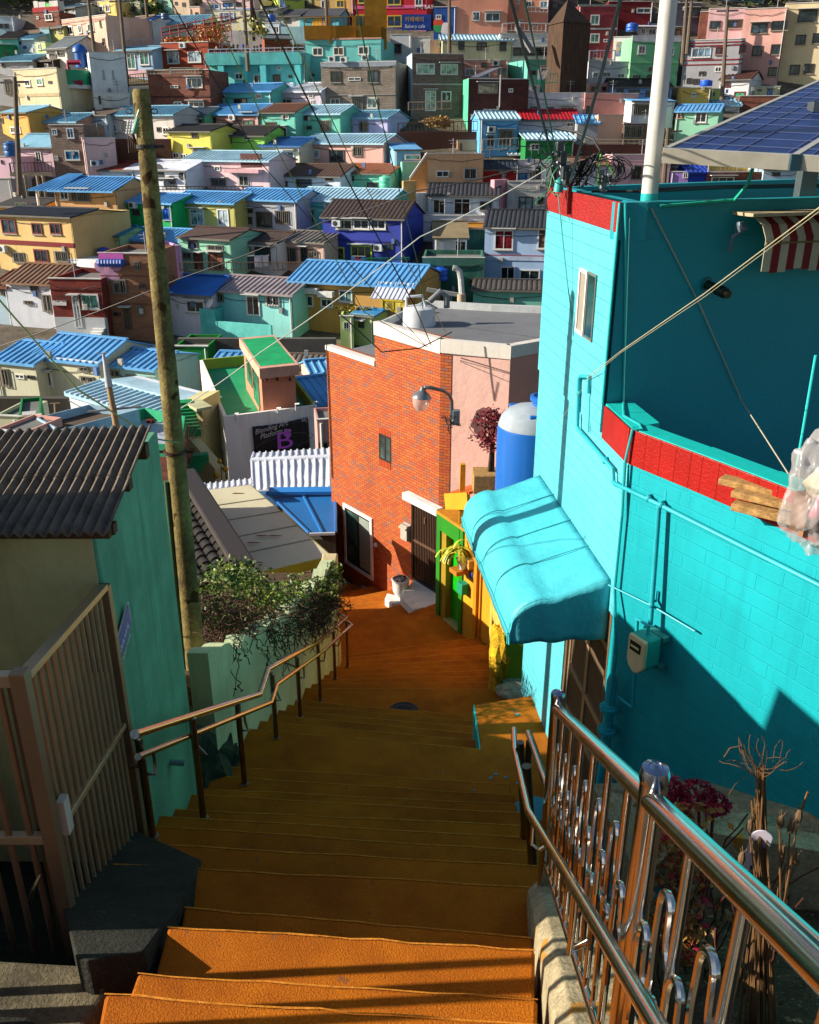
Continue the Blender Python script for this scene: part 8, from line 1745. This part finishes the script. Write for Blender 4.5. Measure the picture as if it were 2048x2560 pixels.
H('F', 690, 1034, 582, 748, 'b8907a', ('rib', '7a746a', 508), [(729, 622, 846, 742, 'b'), (867, 625, 921, 737, 'nD'), (934, 655, 989, 699, 'b')], 'tan cottage with grey corrugated roof beside the navy house', yaw=Y1)
H('F', 618, 1152, 110, 200, 'c0ccdc', ('tile', '5a4438', 28), [(692, 148, 776, 192, 'n'), (834, 135, 949, 197, 'n'), (1044, 120, 1103, 152, 'n'), (1045, 178, 1092, 200, 'n')], 'long whitish house with brown tile roof in the centre', yaw=Y1)
H('F', 1150, 1508, 92, 200, '48c8a0', ('tile', '94583a', 28), [(1192, 110, 1253, 151, 'k'), (1345, 158, 1430, 200, 'n')], 'mint aqua house with terracotta tile roof at the alley', yaw=Y1)
tank('F', 1480, 195, 45, 72, 73.5, '5ac8a0', 'mint green water tank on the corner by the alley')
fence('F', [(-150, 222), (600, 222)], 28, '4a3834', 'dark timber railing above the long blue roofs', Yd=73, step=.3)
# alley stair between the blocks
mb = MB()
for k in range(46):
    t = k/45; px = 992+8*math.sin(t*5)-t*0+0*k; py = 640-t*470; Yk = depthY(py)+.6; p = PY(992-6*t+ (6 if py > 450 else 0), py, Yk); mb.box((p.x, p.y, p.z-.4), (1.6, 1.0, .5))
struct(mb.build('alley_steps', paint('5a564e', .9)))
# middle right
H('G', 488, 1004, 252, 412, 'c4cad4', ('tile', '32343a', 168), [(524, 278, 618, 392, 'w', '2a1c14'), (674, 272, 794, 396, 'w', '2a1c14'), (862, 297, 949, 362, 'n')], 'white washed house with dark tile roof and two dark shutters', yaw=2, dep=4)
h0, fr, _ = LASTF; wallstrip('G', 405, 492, 235, 410, 'd0d0cc', 'bright white gable wall left of the dark tiled house', yaw=-35, dY=.4)
H('G', 368, 900, 400, 520, 'b8bcc4', None, [], 'weathered white terrace wall house below the dark tiled one', yaw=0, dep=3, dY=-.5)
wallstrip('G', 312, 405, 150, 470, 'c8862c', 'amber gable wall leaning between the apricot and white houses', yaw=-15, dY=.8)
H('G', 1065, 1358, 155, 358, 'd0d0d0', None, [(1142, 262, 1241, 357, 'k', '7a8a8a'), (1279, 265, 1323, 321, 'k')], 'white brick house with a pink side wall near the turquoise corner', yaw=0, dep=4, mat=BRW)
wallstrip('G', 968, 1068, 140, 358, 'd87888', 'rose pink side wall of the white brick house', yaw=-40, dY=.3)
H('G', 1120, 1380, 0, 158, 'd0c4c4', None, [(1215, 80, 1262, 152, 'wD', '8a5a3a'), (1142, 92, 1202, 152, 'u', '4a98d8'), (1262, 50, 1298, 150, 'n')], 'pinkish white upper house with a sky blue screen behind the white brick one', yaw=0, dep=3, dY=1)
hsh = H('G', 536, 770, 552, 765, 'd0ccd0', ('sheet', '8a7a5c', 440), [(679, 578, 764, 697, 'w', '2a2620')], 'derelict white room with tan gable roof and open doorway', yaw=-4, dep=3.5, over=.4)
H('G', 452, 895, 705, 1068, '2a6a5a', None, [(480, 955, 540, 1060, 'w'), (600, 960, 660, 1060, 'w'), (780, 850, 880, 900, 'k')], 'weathered dark green house with rust streaks and flaking balcony', yaw=0, dep=4.5, dY=1.0, mat=paint('2a6a5a', .9, .5, 1.2, .3, .9, dirt='a0641c'), band=[(700, 760, '3a6a5c')])
H('G', 765, 900, 485, 705, '1f5a50', ('sheet', 'b07818', 465), [], 'tall narrow dark green wing streaked with rust', yaw=-2, dep=3, dY=1.4, mat=paint('1f5a50', .9, .5, 1.3, .3, .9, dirt='a05a1c'))
tank('G', 578, 862, 54, 86, 57.5, '1450b8', 'ribbed bright blue water tank on the weathered green balcony')
H('G', 455, 730, 870, 960, '7ab878', None, [], 'pale green lower porch under the blue ribbed tank', yaw=0, dep=1.5, dY=-.2)
H('G', 900, 1400, 482, 868, '86aede', ('tile', '2e3036', 360), [(969, 500, 1100, 647, 'w', '6a2028'), (1281, 490, 1380, 642, 'w', '5a4a40'), (1011, 762, 1113, 867, 'w'), (1149, 785, 1292, 862, 'w')], 'light blue two storey house with dark tile roof and red striped ledge', yaw=6, dep=5, band=[(683, 690, '8a1a20'), (690, 722, '9ab4d8')])
H('G', 815, 1340, 928, 1145, '40b08c', ('tile', '4a4440', 862), [(1109, 1070, 1251, 1140, 'wb')], 'jade green house with dark tile roof behind the grey flat roof', yaw=4, dep=4)
sl = thing('concrete_lamp_pole', 'pale concrete pole with a curved street lamp arm and crossbar behind the flat roof', 'lamp', PY(*pz('G', 732, 1060), 50))
mb = MB(); mb.tube([PY(*pz('G', 732, 1080), 50), PY(*pz('G', 728, 960), 50)], .25, 10); mb.build('pole_shaft', paint('b8a488', .8), sl, smooth=True)
mb = MB(); mb.tube([PY(*pz('G', x, y), 50) for x, y in ((732, 960), (726, 860), (715, 800), (690, 778), (668, 775))], .16, 8); mb.build('lamp_arm', flat('b8bcb8', .5), sl, smooth=True)
mb = MB(); bar(mb, PY(*pz('G', 482, 930), 50), PY(*pz('G', 745, 975), 50), .2, .2); mb.build('crossbar', flat('a8a8a0', .5), sl)
# ---- valley floor rows ----
H('I', 238, 705, 285, 492, 'b4b488', ('rib', 'rb', 100), [(299, 362, 386, 482, 'wD', '5a4a48'), (569, 330, 641, 372, 'b'), (579, 398, 681, 453, 'b')], 'pale khaki house with a big blue roof and green roof recess', yaw=14, dep=6, dY=.5, band=[(275, 318, 'c8ccd0')])
H('I', -40, 246, 298, 488, 'b0b088', ('rib', 'rb', 140), [(0, 345, 82, 477, 'b'), (109, 385, 181, 425, 'w'), (199, 395, 251, 425, 'k')], 'pale khaki house with shaded blue roof at the left edge', yaw=12, dep=6, dY=.5)
h0, fr, _ = LASTF; mb = MB(); mb.prism([PY(*pz('I', x, y), Yq) for x, y, Yq in ((258, 272, 49.5), (430, 272, 49.3), (488, 180, 51.8), (360, 172, 52.2))], (0, 0, .12)); tag(mb.build('roof_recess', paint('0a6a34', .6)), 'dark green recess cut into the big blue roof', 'recess')
H('I', 706, 1110, 328, 505, '7ab8a4', ('rib', 'rb', 198), [(782, 355, 866, 406, 'b'), (911, 388, 991, 484, 'b')], 'sea foam house with blue roof left of the tall pole', yaw=14, dep=5, dY=.5)
fence('I', [(-30, 562), (515, 572)], 88, '4a3022', 'brown timber boardwalk railing before the khaki houses', Yd=46, step=.33)
wallstrip('I', -30, 520, 565, 680, '4a463c', 'mossy stone wall under the timber boardwalk', yaw=0, dY=0)
H('I', 1250, 1490, 190, 310, '0a7a24', None, [(1205, 222, 1215, 240, 'n')], 'plain dark green rooftop box right of the tall pole', yaw=-5, dep=4, dY=1.5)
wallstrip('I', 1255, 1650, 300, 430, 'c88878', 'pink wall with white crack repairs right of the tall pole', yaw=8, dY=.5)
H('I', 1560, 1730, 270, 375, '8a9aa8', ('rib', 'rb', 232), [], 'small shed with striped blue roof above the pink cracked wall', yaw=0, dep=2)
H('I', 505, 1060, 600, 660, 'c8ccd4', ('rib', 'rl', 452), [], 'white shed with broad pale aqua ribbed roof', yaw=30, dep=6, dY=-3)
H('I', 130, 292, 690, 880, '0f7a3c', None, [(198, 685, 247, 782, 'wD', '9a5a30')], 'green cube house with an orange door at the lower left', yaw=-20, dep=5)
tank('I', 155, 650, 52, 74, 43, '145ab8', 'blue water tank on the green cube house')
H('I', -40, 130, 690, 860, 'b8b48c', None, [], 'cream walled yard house left of the green cube', yaw=0, dep=4, dY=1)
H('I', -40, 160, 800, 1000, 'c87a64', None, [], 'salmon terrace block with a planted top above the corrugated roof', yaw=12, dep=4, dY=0)
H('I', 190, 385, 845, 960, 'c0bc84', ('sheet', 'c0b480', 790), [(215, 870, 240, 930, 'w')], 'small beige shed with sheet roof beside the brick parapet', yaw=-10, dep=3)
def terrace(pts, Z, ph, wm, pm, fm, label, fronts=(), cat='building'):
    q = [PZ(*pz('I', x, y), Z) for x, y in pts]; t = thing('terrace_building', label, cat, q[0]); c = sum(q, V())/len(q)
    mb = MB(); mb.hexa([V((p.x, p.y, Z-4)) for p in q], [V((p.x, p.y, Z-ph)) for p in q]); mb.build('wall', wm, t)
    q2 = [p.lerp(c, .02) for p in q]; mb = MB(); mb.hexa([V((p.x, p.y, Z-ph)) for p in q2], [V((p.x, p.y, Z-ph+.03)) for p in q2]); mb.build('roof_deck', fm, t)
    mb = MB(); n = len(q)
    for i in range(n):
        a, b = q[i], q[(i+1) % n]; ia, ib = a.lerp(c, .035), b.lerp(c, .035); mb.hexa([V((p.x, p.y, Z-ph)) for p in (a, b, ib, ia)], [V((p.x, p.y, Z)) for p in (a, b, ib, ia)])
    mb.build('parapet', pm, t); return t, q
terrace([(262, 702), (640, 606), (1000, 640), (430, 790)], -8.45, .3, paint('a8c4d4', .8, .3), paint('9cbcd0', .8, .3), paint('5a4a3c', .9, .4), 'pale blue parapet roof terrace with a dark brown deck')
terrace([(432, 788), (1040, 630), (1330, 690), (1300, 900), (740, 872)], -8.7, .4, BR1, paint('2aa878', .7, .25), paint('a4a8bc', .8, .2), 'brick building with mint green parapet round a lavender grey roof deck')
zz = -8.9
for k, (x, r, hh) in enumerate([(797, .15, .32), (880, .14, .24), (928, .085, .15), (970, .08, .13), (1068, .07, .14), (1100, .08, .14)]):
    p = PZ(*pz('I', x, 785 if x < 830 else 745), zz-.2); t = thing('flower_pot', ['biggest terracotta pot on the lavender roof deck', 'wide terracotta pot with a lid on the lavender roof deck', 'small terracotta pot right of the lidded one', 'long low terracotta pot in the middle of the deck', 'terracotta pot nearest to the tall pole on its left', 'terracotta pot touching the tall pole outline'][k], 'pot', p, 'terracotta pots on the roof deck')
    MB().lathe([(r*.75, 0), (r, hh*.9), (r*1.08, hh*.92), (r*1.08, hh), (r*.8, hh), (r*.7, hh*.9), (.0001, hh*.9)], p, 16).build('pot_body', paint('8a2c1c', .7), t, smooth=True)
    mb = MB(); mb.fixn = False; leaves(mb, p+V((0, 0, hh+.06)), (r*.6, r*.6, .08), 20, .06, shell=0); mb.build('foliage', LEAF, t)
wp = thing('leaning_pole', 'slim leaning concrete pole with a white painted top above the corrugated roof', 'pole', PY(*pz('I', 855, 860), 24))
mb = MB(); A_1, B_1, C_1 = PY(*pz('I', 862, 900), 24), PY(*pz('I', 785, 480), 24.3), PY(*pz('I', 742, 240), 24.4); mb.tube([A_1, B_1], [.1, .08], 12); mb.build('pole_shaft', paint('a08058', .8), wp, smooth=True)
mb = MB(); mb.tube([B_1, C_1], [.11, .035], 12); mb.build('pole_top', paint('b4b8bc', .6), wp, smooth=True); mb = MB(); bar(mb, PY(*pz('I', 695, 244), 24.4), PY(*pz('I', 778, 234), 24.4), .03, .02); bar(mb, PY(*pz('I', 630, 660), 24.2), PY(*pz('I', 1015, 622), 24.2), .05, .05); mb.build('crossbar', flat('7a7a7c', .5), wp)
for x, y0, y1, lb in ((400, 600, 745, 'thin antenna mast at the left of the pale blue parapet'), (495, 680, 770, 'thin T shaped mast in front of the mint parapet'), (272, 575, 690, 'white pipe post at the left corner of the pale blue parapet')):
    mb = MB(); a, b = PY(*pz('I', x, y1), 34), PY(*pz('I', x-8, y0), 34); mb.tube([a, b], .03, 6); bar(mb, b+V((-.2, 0, 0)), b+V((.2, 0, .02)), .03, .03); tag(mb.build('antenna_mast', flat('a0846a', .6)), lb, 'mast')
# tree without leaves + gold balls sculpture by the white building
bt_ = thing('bare_tree', 'leafless reddish brown sapling in front of the outdoor stairs', 'tree', PY(*pz('J', 110, 1170), 26)); mb = MB()
def branch(p, d, L, r, k):
    q = p+d*L; mb.tube([p, (p+q)/2+V((random.gauss(0, .03), 0, random.gauss(0, .03))), q], [r, r*.8, r*.6], 5)
    if k: 
        for _ in range(3): branch(q, (d+V((random.gauss(0, .5), random.gauss(0, .4), random.gauss(.1, .35)))).normalized(), L*.72, r*.6, k-1)
branch(PY(*pz('J', 112, 1180), 26), V((-.1, 0, 1)), .8, .02, 4); mb.build('branches', paint('6a3a2a', .9), bt_)
gs = thing('gold_sculpture', 'garden sculpture of gold balls and silver plates beside the white building', 'sculpture', PY(*pz('J', 300, 1140), 27)); mb = MB()
for x, y, r in ((285, 1015, .08), (325, 1070, .10), (262, 1118, .10)): mb = MB(); mb.ball(PY(*pz('J', x, y), 27), r, 14); mb.build('gold_ball', flat('b08a20', .3, .8), gs, smooth=True)
mb = MB(); mb.tube([PY(*pz('J', 300, 1160), 27), PY(*pz('J', 295, 1010), 27)], .02, 6); mb.build('sculpture_stem', flat('7a7a7a', .4, .8), gs)
H('J', -20, 300, 520, 560, 'a8b048', ('rib', 'rb', 345), [], 'grey gabled house with blue roof left of the pink stair tower', yaw=-28, dep=6, dY=5)
H('J', 240, 480, 470, 520, 'a8b0a8', ('rib', 'rd', 405), [], 'dark blue roofed house behind the green roof terrace', yaw=20, dep=5, dY=6)
H('J', 835, 1130, 600, 690, 'b85a38', ('rib', 'rb', 400), [], 'orange house with long blue roof right of the pink stair tower', yaw=-32, dep=5, dY=5)
H('J', 945, 1070, 370, 470, 'd8a080', ('rib', 'rb', 285), [(990, 385, 1045, 445, 'k')], 'peach house with blue roof touching the brick house edge', yaw=-20, dep=3, dY=4)
H('J', 590, 1040, 330, 420, 'c05a34', ('tile', '6a6258', 245), [], 'orange walled house with brown grey tile roof behind the stair tower', yaw=5, dep=4, dY=5)
H('J', 985, 1110, 715, 950, 'a86a60', None, [(1000, 880, 1062, 915, 'n')], 'dark salmon house squeezed between banner building and brick house', yaw=-10, dep=3, dY=0)
tank('J', 350, 245, 46, 62, 50, '1a64c0', 'blue water tank among bushes below the village path')
fence('J', [(190, 135), (820, 135), (1105, 120)], 72, 'a89a8c', 'long pale railing along the lowest village path', Yd=55, step=.35)
wallstrip('J', -20, 1120, 135, 200, '5a5650', 'grey retaining wall under the lowest village path', yaw=0, dY=0)
for k, (x, y) in enumerate(((250, 105), (575, 95), (860, 90), (945, 92), (1005, 90))):
    p = PY(*pz('J', x, y+35), 56); t = thing('plastic_tub', ['orange tub at the left end of the lowest path', 'rust red tub left of the ochre house on the path', 'red tub at the foot of the ochre house, left one', 'red tub at the foot of the ochre house, middle one', 'red tub at the foot of the ochre house, right one'][k], 'tub', p, 'red tubs on the village path')
    MB().lathe([(.6, 0), (.75, 1.1), (.8, 1.12), (.8, 1.2), (.68, 1.2), (.6, .9), (.0001, .9)], p, 14).build('tub_shell', flat('a02818' if k else 'b85020', .5), t, smooth=True)
mb = MB(); mb.fixn = False
for k in range(60): x = random.uniform(270, 1080); leaves(mb, PY(*pz('J', x, random.uniform(165, 235)), 53.5), (.7, .6, .4), 26, .3, shell=0)
o = mb.build('scrub', leafmat('2a3a14', '8a7a2a', 'scrub_leaf')); o['kind'] = 'stuff'; o['label'] = 'low green and yellow scrub under the village path'
# woodland at the top left
mb = MB(); mb.fixn = False; mt = MB()
for k in range(130):
    x = random.uniform(-66, -18) if k % 3 else random.uniform(10, 60); y = random.uniform(104.5, 118); zz = terr(y)+1.5; leaves(mb, (x, y, zz+random.uniform(0, 1.2)), (1.9, 1.8, 1.9), 120, .6, shell=.2)
    mt.tube([(x, y, terr(y)), (x, y, zz)], .25, 5)
struct_o = mb.build('woodland', leafmat('1c3010', '4a5a20', 'wood_leaf')); struct_o['kind'] = 'stuff'; struct_o['label'] = 'dark wooded slope at the top left above the houses'
for x, y, r, lb in ((355, 85, 3.0, 'dark green bush mound among the top left houses'), (388, 80, 2.0, 'smaller dark green bush beside the blue roofed house'), (60, 425, 2, 'green bush by the white balustrade at upper left')):
    z_ = 'A' if y < 200 else 'L'; px, py = pz(z_, x*2.464 if z_ == 'A' else x, y*2.464*.42 if z_ == 'A' else y); Yk = depthY(py)+1; t = thing('bush', lb, 'bush', PY(px, py, Yk)); mb = MB(); mb.fixn = False; leaves(mb, PY(px, py, Yk), (r, 1.5, r*.6), 420, .5, shell=.2); mb.build('foliage', LEAF2, t); mb = MB(); a = PY(px, py, Yk); mb.tube([a-V((0, 0, 2)), a], .2, 5); mb.build('trunk', TWIG, t)
yt = thing('young_tree', 'thin yellowing tree against the off white terrace wall', 'tree', PY(*pz('L', 1405, 500), 88)); mb = MB(); a = PY(*pz('L', 1405, 505), 88); mb.tube([a, a+V((0, 0, 3.5)), PY(*pz('L', 1385, 330), 88)], .14, 5); mb.tube([a+V((0, 0, 3)), PY(*pz('L', 1470, 370), 88)], .08, 5); mb.build('trunk', TWIG, yt)
mb = MB(); mb.fixn = False; leaves(mb, PY(*pz('L', 1400, 330), 88), (1.6, 1, 1.2), 90, .4, shell=0); leaves(mb, PY(*pz('L', 1470, 370), 88), (1, .8, .6), 60, .4, shell=0); mb.build('foliage', leafmat('6a6a20', 'b8a850', 'leaf_yellowing'), yt)
for (z_, x0, y0, x1, y1, Yk, lb) in [('C', 1150, 488, 1215, 490, 82.3, 'dark laundry in the recess of the teal green house'), ('F', 480, 690, 640, 684, 61.5, 'laundry line in front of the white cottage with flat brown roof'), ('E', 955, 395, 1010, 392, 72.5, 'small washing hung before the vivid green house'), ('F', 1240, 690, 1330, 692, 62, 'pale curtains of washing by the lime door frame'), ('I', 150, 470, 330, 462, 48, 'washing line along the khaki house wall')]:
    a, b = PY(*pz(z_, x0, y0), Yk), PY(*pz(z_, x1, y1), Yk); t = thing('laundry_line', lb, 'laundry', a, 'washing lines in the village'); MB().tube([a, b], .02, 4).build('line', flat('c0c0c0', .5), t); n = max(3, int((b-a).length/.6))
    for i in range(n):
        p = a.lerp(b, (i+.5)/n); w, hh = random.uniform(.18, .26), random.uniform(.5, .9); mb = MB(); mb.hexa([p+V((-w, 0, -hh)), p+V((w, .05, -hh)), p+V((w, .09, -hh)), p+V((-w, .04, -hh))], [p+V((-w, 0, 0)), p+V((w, 0, 0)), p+V((w, .03, 0)), p+V((-w, .03, 0))]); mb.build('cloth', flat(random.choice(['c8c8d0', '2a3040', 'b04050', '5a80b0', 'd0b8a0']), .8), t)
# extra houses packed along the top edge
H('D', 420, 640, -60, 60, '9a3040', None, [(560, 0, 600, 30, 'w')], 'maroon house at the top edge behind the white pole', yaw=0, dY=3)
H('D', 1000, 1340, -40, 75, '3a6a8a', ('sheet', 'rt', -55), [(1090, 20, 1140, 55, 'n'), (1230, 15, 1290, 50, 'g')], 'slate blue house with teal eaves above the dusty pink house', yaw=8, dY=3)
H('D', 1340, 1560, -60, 40, 'd8a0a0', None, [(1420, 5, 1470, 35, 'w')], 'pale rose house at the top edge between the two tall apartment blocks', yaw=8, dY=3)
H('D', 880, 1010, -50, 40, 'c8b060', None, [(920, -5, 960, 25, 'n')], 'straw yellow house at the top edge above the dark shaded house', yaw=0, dY=3)
H('C', 1215, 1430, -80, 110, '50484a', None, [(1240, 20, 1280, 60, 'n')], 'charcoal house hidden behind the wooden tower', yaw=0, dY=3)
H('C', 1400, 1560, -60, 40, '9ab820', None, [(1480, -5, 1530, 25, 'w')], 'yellow green rooftop house above the dark rose brick house', yaw=0, dY=3)
H('A', 395, 470, 45, 110, 'a8c0b8', ('rib', 'rt', 30), [(410, 70, 440, 100, 'w')], 'grey mint house with blue roof between the small brick house and the mustard one', yaw=12, dY=1)
H('A', 700, 860, 20, 110, '8a8a60', None, [(740, 40, 780, 80, 'n'), (810, 40, 840, 75, 'n')], 'khaki wall house right of the mustard yellow house', yaw=20, dY=1.5)
H('A', 790, 935, 125, 250, 'c0c8c4', ('rib', 'rd', 105), [(860, 175, 915, 215, 'n'), (800, 180, 835, 210, 'w')], 'pale grey house with dark blue roof above the balustraded cafe', yaw=15, dY=.5)
H('A', 740, 850, 135, 260, 'c08a74', ('sheet', 'rs', 110), [(770, 160, 800, 200, 'n')], 'dull pink brown house right behind the big peach pink house', yaw=25, dY=.8)
H('B', 700, 800, -40, 60, '7a8a4a', None, [(730, 0, 770, 40, 'n')], 'mossy green house at the top edge left of the brown house', yaw=5, dY=2)
H('B', 790, 1090, -60, 80, 'b08a2a', None, [(870, 0, 920, 60, 'w'), (980, 0, 1040, 55, 'y')], 'ochre brown shop house at the top edge left of the red shop', yaw=5, dY=2)
# ---- village utility poles ----
VP = [('A', 90, 1000, 90, 470, 62, 'utility pole in front of the cream box building at the left'), ('A', 580, 320, 540, -30, 92, 'utility pole crossing the peach pink house'), ('A', 770, 400, 735, -20, 90, 'utility pole left of the blue dome building'),
      ('A', 910, 140, 893, -30, 100, 'slim pole in front of the bushes at the top'), ('B', 335, 330, 312, -30, 88, 'utility pole rising behind the terrace visitors'), ('B', 915, 210, 905, -20, 93, 'utility pole standing through the timber deck'), ('C', 502, 245, 500, -20, 91, 'utility pole in front of the navy mural house'),
      ('D', 760, 290, 775, -20, 90, 'utility pole left of the striped grey house'), ('D', 795, 210, 812, -20, 92, 'second utility pole among the dark shaded houses'), ('D', 1050, 530, 1068, 45, 84, 'utility pole in front of the striped grey house'), ('D', 615, 1310, 640, 920, 62, 'grey pole just right of the thick white pole')]
for z_, x0, y0, x1, y1, Yk, lb in VP:
    a, b = PY(*pz(z_, x0, y0), Yk), PY(*pz(z_, x1, y1), Yk); t = thing('village_pole', lb, 'pole', a, 'utility poles in the village'); MB().tube([a-V((0, 0, 2)), b], [.2, .13], 8).build('pole_shaft', paint('6a5c4c', .8), t, smooth=True)
    mb = MB(); c = a.lerp(b, .93); bar(mb, c+V((-.9, 0, 0)), c+V((.9, 0, .05)), .12, .12); mb.build('crossarm', flat('6a6460', .6), t)
# ---- overhead wires ----
def wire(pts, r, c, lab, Y0, Y1, sag=.0):
    n = len(pts); P3 = [PY(x, y, Y0+(Y1-Y0)*i/(n-1)) for i, (x, y) in enumerate(pts)]
    rad = r*Y0 if False else r
    tag(MB().tube(cable(P3, rad, sag), rad, 6).build('cable', flat(c, .5), smooth=True), lab, 'cable')
wire([(415, -20), (655, 410), (855, 640), (1062, 862)], .0055, '10201a', 'thin dark cable from the top left down to the brick house corner', 8, 14.6)
wire([(508, -20), (707, 400), (909, 779), (1070, 868)], .006, '8a9a48', 'yellow green cable from the top down to the brick house corner', 8, 14.6)
wire([(640, -20), (743, 195), (869, 450), (1037, 765), (1078, 862)], .0095, '12241c', 'thickest dark green cable running down to the brick house corner', 8, 14.6)
wire([(678, -20), (878, 400), (972, 570), (1115, 831)], .006, 'a09a50', 'pale yellow cable crossing the turquoise terrace', 8, 15)
wire([(883, -20), (935, 226), (1000, 480), (1048, 671), (1060, 800)], .007, '0f5a30', 'green twisted cable along the dark alley', 9, 17)
wire([(1272, -20), (1330, 200), (1381, 393), (1402, 450)], .0085, '0c1410', 'black cable left of the pair dropping to the cable bundle', 4.5, 7.3)
wire([(1308, -20), (1350, 180), (1388, 369), (1404, 440)], .005, '0f4a30', 'green cable beside the black one above the cable bundle', 4.5, 7.3)
wire([(1556, -20), (1500, 200), (1430, 440), (1422, 470)], .009, '0c1410', 'thick black cable slanting from top right into the bundle', 4, 7.0)
wire([(2060, 510), (1760, 735), (1552, 878), (1468, 945)], .0024, 'b0a888', 'pale rope from the right edge down to the turquoise side wall', 3.6, 6.0)
wire([(2060, 520), (1762, 742), (1552, 882), (1470, 950), (1345, 1135)], .0014, 'a09878', 'second thinner rope along the pale one', 3.6, 6.3)
wire([(1385, 412), (1050, 592), (652, 880), (420, 1040)], .0045, 'c8c4b8', 'long pale wire from the cable bundle across to the tall pole', 7.6, 7.2, .02)
wire([(1352, 405), (1039, 477), (812, 553), (450, 696), (-20, 872)], .0055, '1a1a1a', 'long black cable crossing behind the tall pole', 7.6, 8.5, .02)
wire([(-20, 728), (42, 800), (195, 974), (383, 1096), (448, 1107)], .006, '8a9258', 'slack yellow green rope tied to the tall pole', 5.6, 6.3)
wire([(845, 780), (955, 880), (1050, 870), (1130, 830)], .010, '1c1814', 'slack black wire hanging over the brick wall', 14.2, 14.4)
wire([(1575, 545), (1560, 1030)], .004, '0b6a6c', 'fine cable down the shaded wall corner', 5.5, 5.5)
wire([(1395, 480), (1418, 700), (1450, 940), (1490, 1120), (1490, 1320)], .004, '0c8f8c', 'fine turquoise wire down the lit side wall', 6.75, 6.15)
# tangled coil on the roof corner
cb = thing('cable_bundle', 'tangle of black cables and loops on the turquoise roof corner', 'cable bundle', PY(1410, 470, 7.1)); random.seed(9)
def loopc(cx, cy, rx, ry, Y, r, nm='cable_loop', c='0e0f10', ph=0, sw=6.3):
    MB().tube([PY(cx+rx*math.cos(ph+sw*t/24), cy+ry*math.sin(ph+sw*t/24), Y+.06*math.sin(t)) for t in range(25)], r, 5).build(nm, flat(c, .5), cb, smooth=True)
for k in range(9): loopc(1525+random.uniform(-24, 20), 428+random.uniform(-10, 10), random.uniform(22, 52), random.uniform(26, 50), 6.4+random.uniform(-.1, .1), .0034, ph=random.uniform(2, 4), sw=random.uniform(3.6, 6))
for k in range(6): loopc(1425+random.uniform(-22, 40), 425+random.uniform(-18, 18), random.uniform(15, 36), random.uniform(20, 36), 6.6+random.uniform(-.1, .1), .0035)
loopc(1367, 372, 20, 48, 6.8, .005)
for k in range(16):
    a = PY(1440+random.uniform(-25, 30), 465+random.uniform(-8, 4), 6.6); b = PY(1500+random.uniform(-15, 15), 385, 6.5); m_ = a.lerp(b, .5)+V((random.uniform(-.08, .05), 0, random.uniform(-.02, .06)))
    MB().tube([a, m_, b], .005, 5).build('cable_strand', flat('0e0f10', .5), cb, smooth=True)
MB().tube([PY(1385, 320, 6.9), PY(1440, 330, 6.8), PY(1485, 350, 6.6), PY(1502, 378, 6.5), PY(1480, 420, 6.4), PY(1455, 468, 6.4)], .009, 7).build('cable_strand', flat('0e0f10', .5), cb, smooth=True)
for k in range(14):
    a = PY(1388+random.uniform(-6, 10), 360+random.uniform(0, 30), 6.9); q = polyline(a, (random.gauss(0, .6), 0, -.9), 9, .055, .45); MB().tube(q, .004, 5).build('cable_strand', flat('121416' if k % 4 else '2a8a5a', .5), cb, smooth=True)
MB().tube([PY(1502, 385, 6.4), PY(1494, 440, 6.4), PY(1490, 465, 6.4)], .005, 5).build('green_tie', flat('5ad020', .5), cb); MB().tube([PY(1503, 385, 6.4), PY(1540, 445, 6.4)], .004, 5).build('green_tie', flat('5ad020', .5), cb)
for x, y in ((1398, 372), (1406, 395), (1412, 430), (1418, 445), (1500, 440), (1508, 455)):
    MB().box(PY(x, y, 6.5), (.05, .04, .09), .4).build('splice_box', flat('3a4448' if x < 1450 else '8a9290', .4, .4), cb, bevel=.006)
mb = MB()
for y in (412, 424, 436, 448): mb.lathe([(.006, -.014), (.028, -.01), (.03, .004), (.01, .014)], PY(1414, y, 6.7), 10)
mb.build('insulator', flat('b0b4bc', .2), cb, smooth=True)
MB().tube([PY(1600, 474, 6.2), PY(1800, 466, 7.5), PY(2060, 462, 8.0)], .012, 6).build('cable_strand', flat('0e1416', .5), cb, smooth=True); MB().tube([PY(1480, 478, 6.6), PY(1640, 478, 6.4), PY(1820, 470, 7.4), PY(2060, 466, 7.9)], .010, 6).build('cable_strand', flat('0e1416', .5), cb, smooth=True)
mb = MB(); mb.box(PY(1423, 495, 6.75), (.03, .02, .22), .3); tag(mb.build('hanging_bracket', flat('7a1010', .5)), 'dark red bracket hanging over the red band on the roof corner', 'bracket')
mb = MB(); mb.tube([PY(1395, 480, 6.9), PY(1398, 458, 6.9), PY(1408, 450, 6.95), PY(1418, 458, 7.0)], .035, 10); tag(mb.build('elbow_pipe', flat('2aa09c', .5), smooth=True), 'turquoise elbow vent pipe beside the cable bundle', 'pipe')
MB()
mb = MB(); mb.tube([PY(1892, 388, 5.5), PY(1870, 460, 5.7), PY(1835, 500, 5.9), PY(1650, 515, 5.8)], .01, 6); tag(mb.build('panel_cable', flat('1fa888', .5), smooth=True), 'turquoise cable drooping from the solar panel frame to the parapet', 'cable')
# clean helper properties
for o in bpy.data.objects:
    if 'o_' in o.keys(): del o['o_']
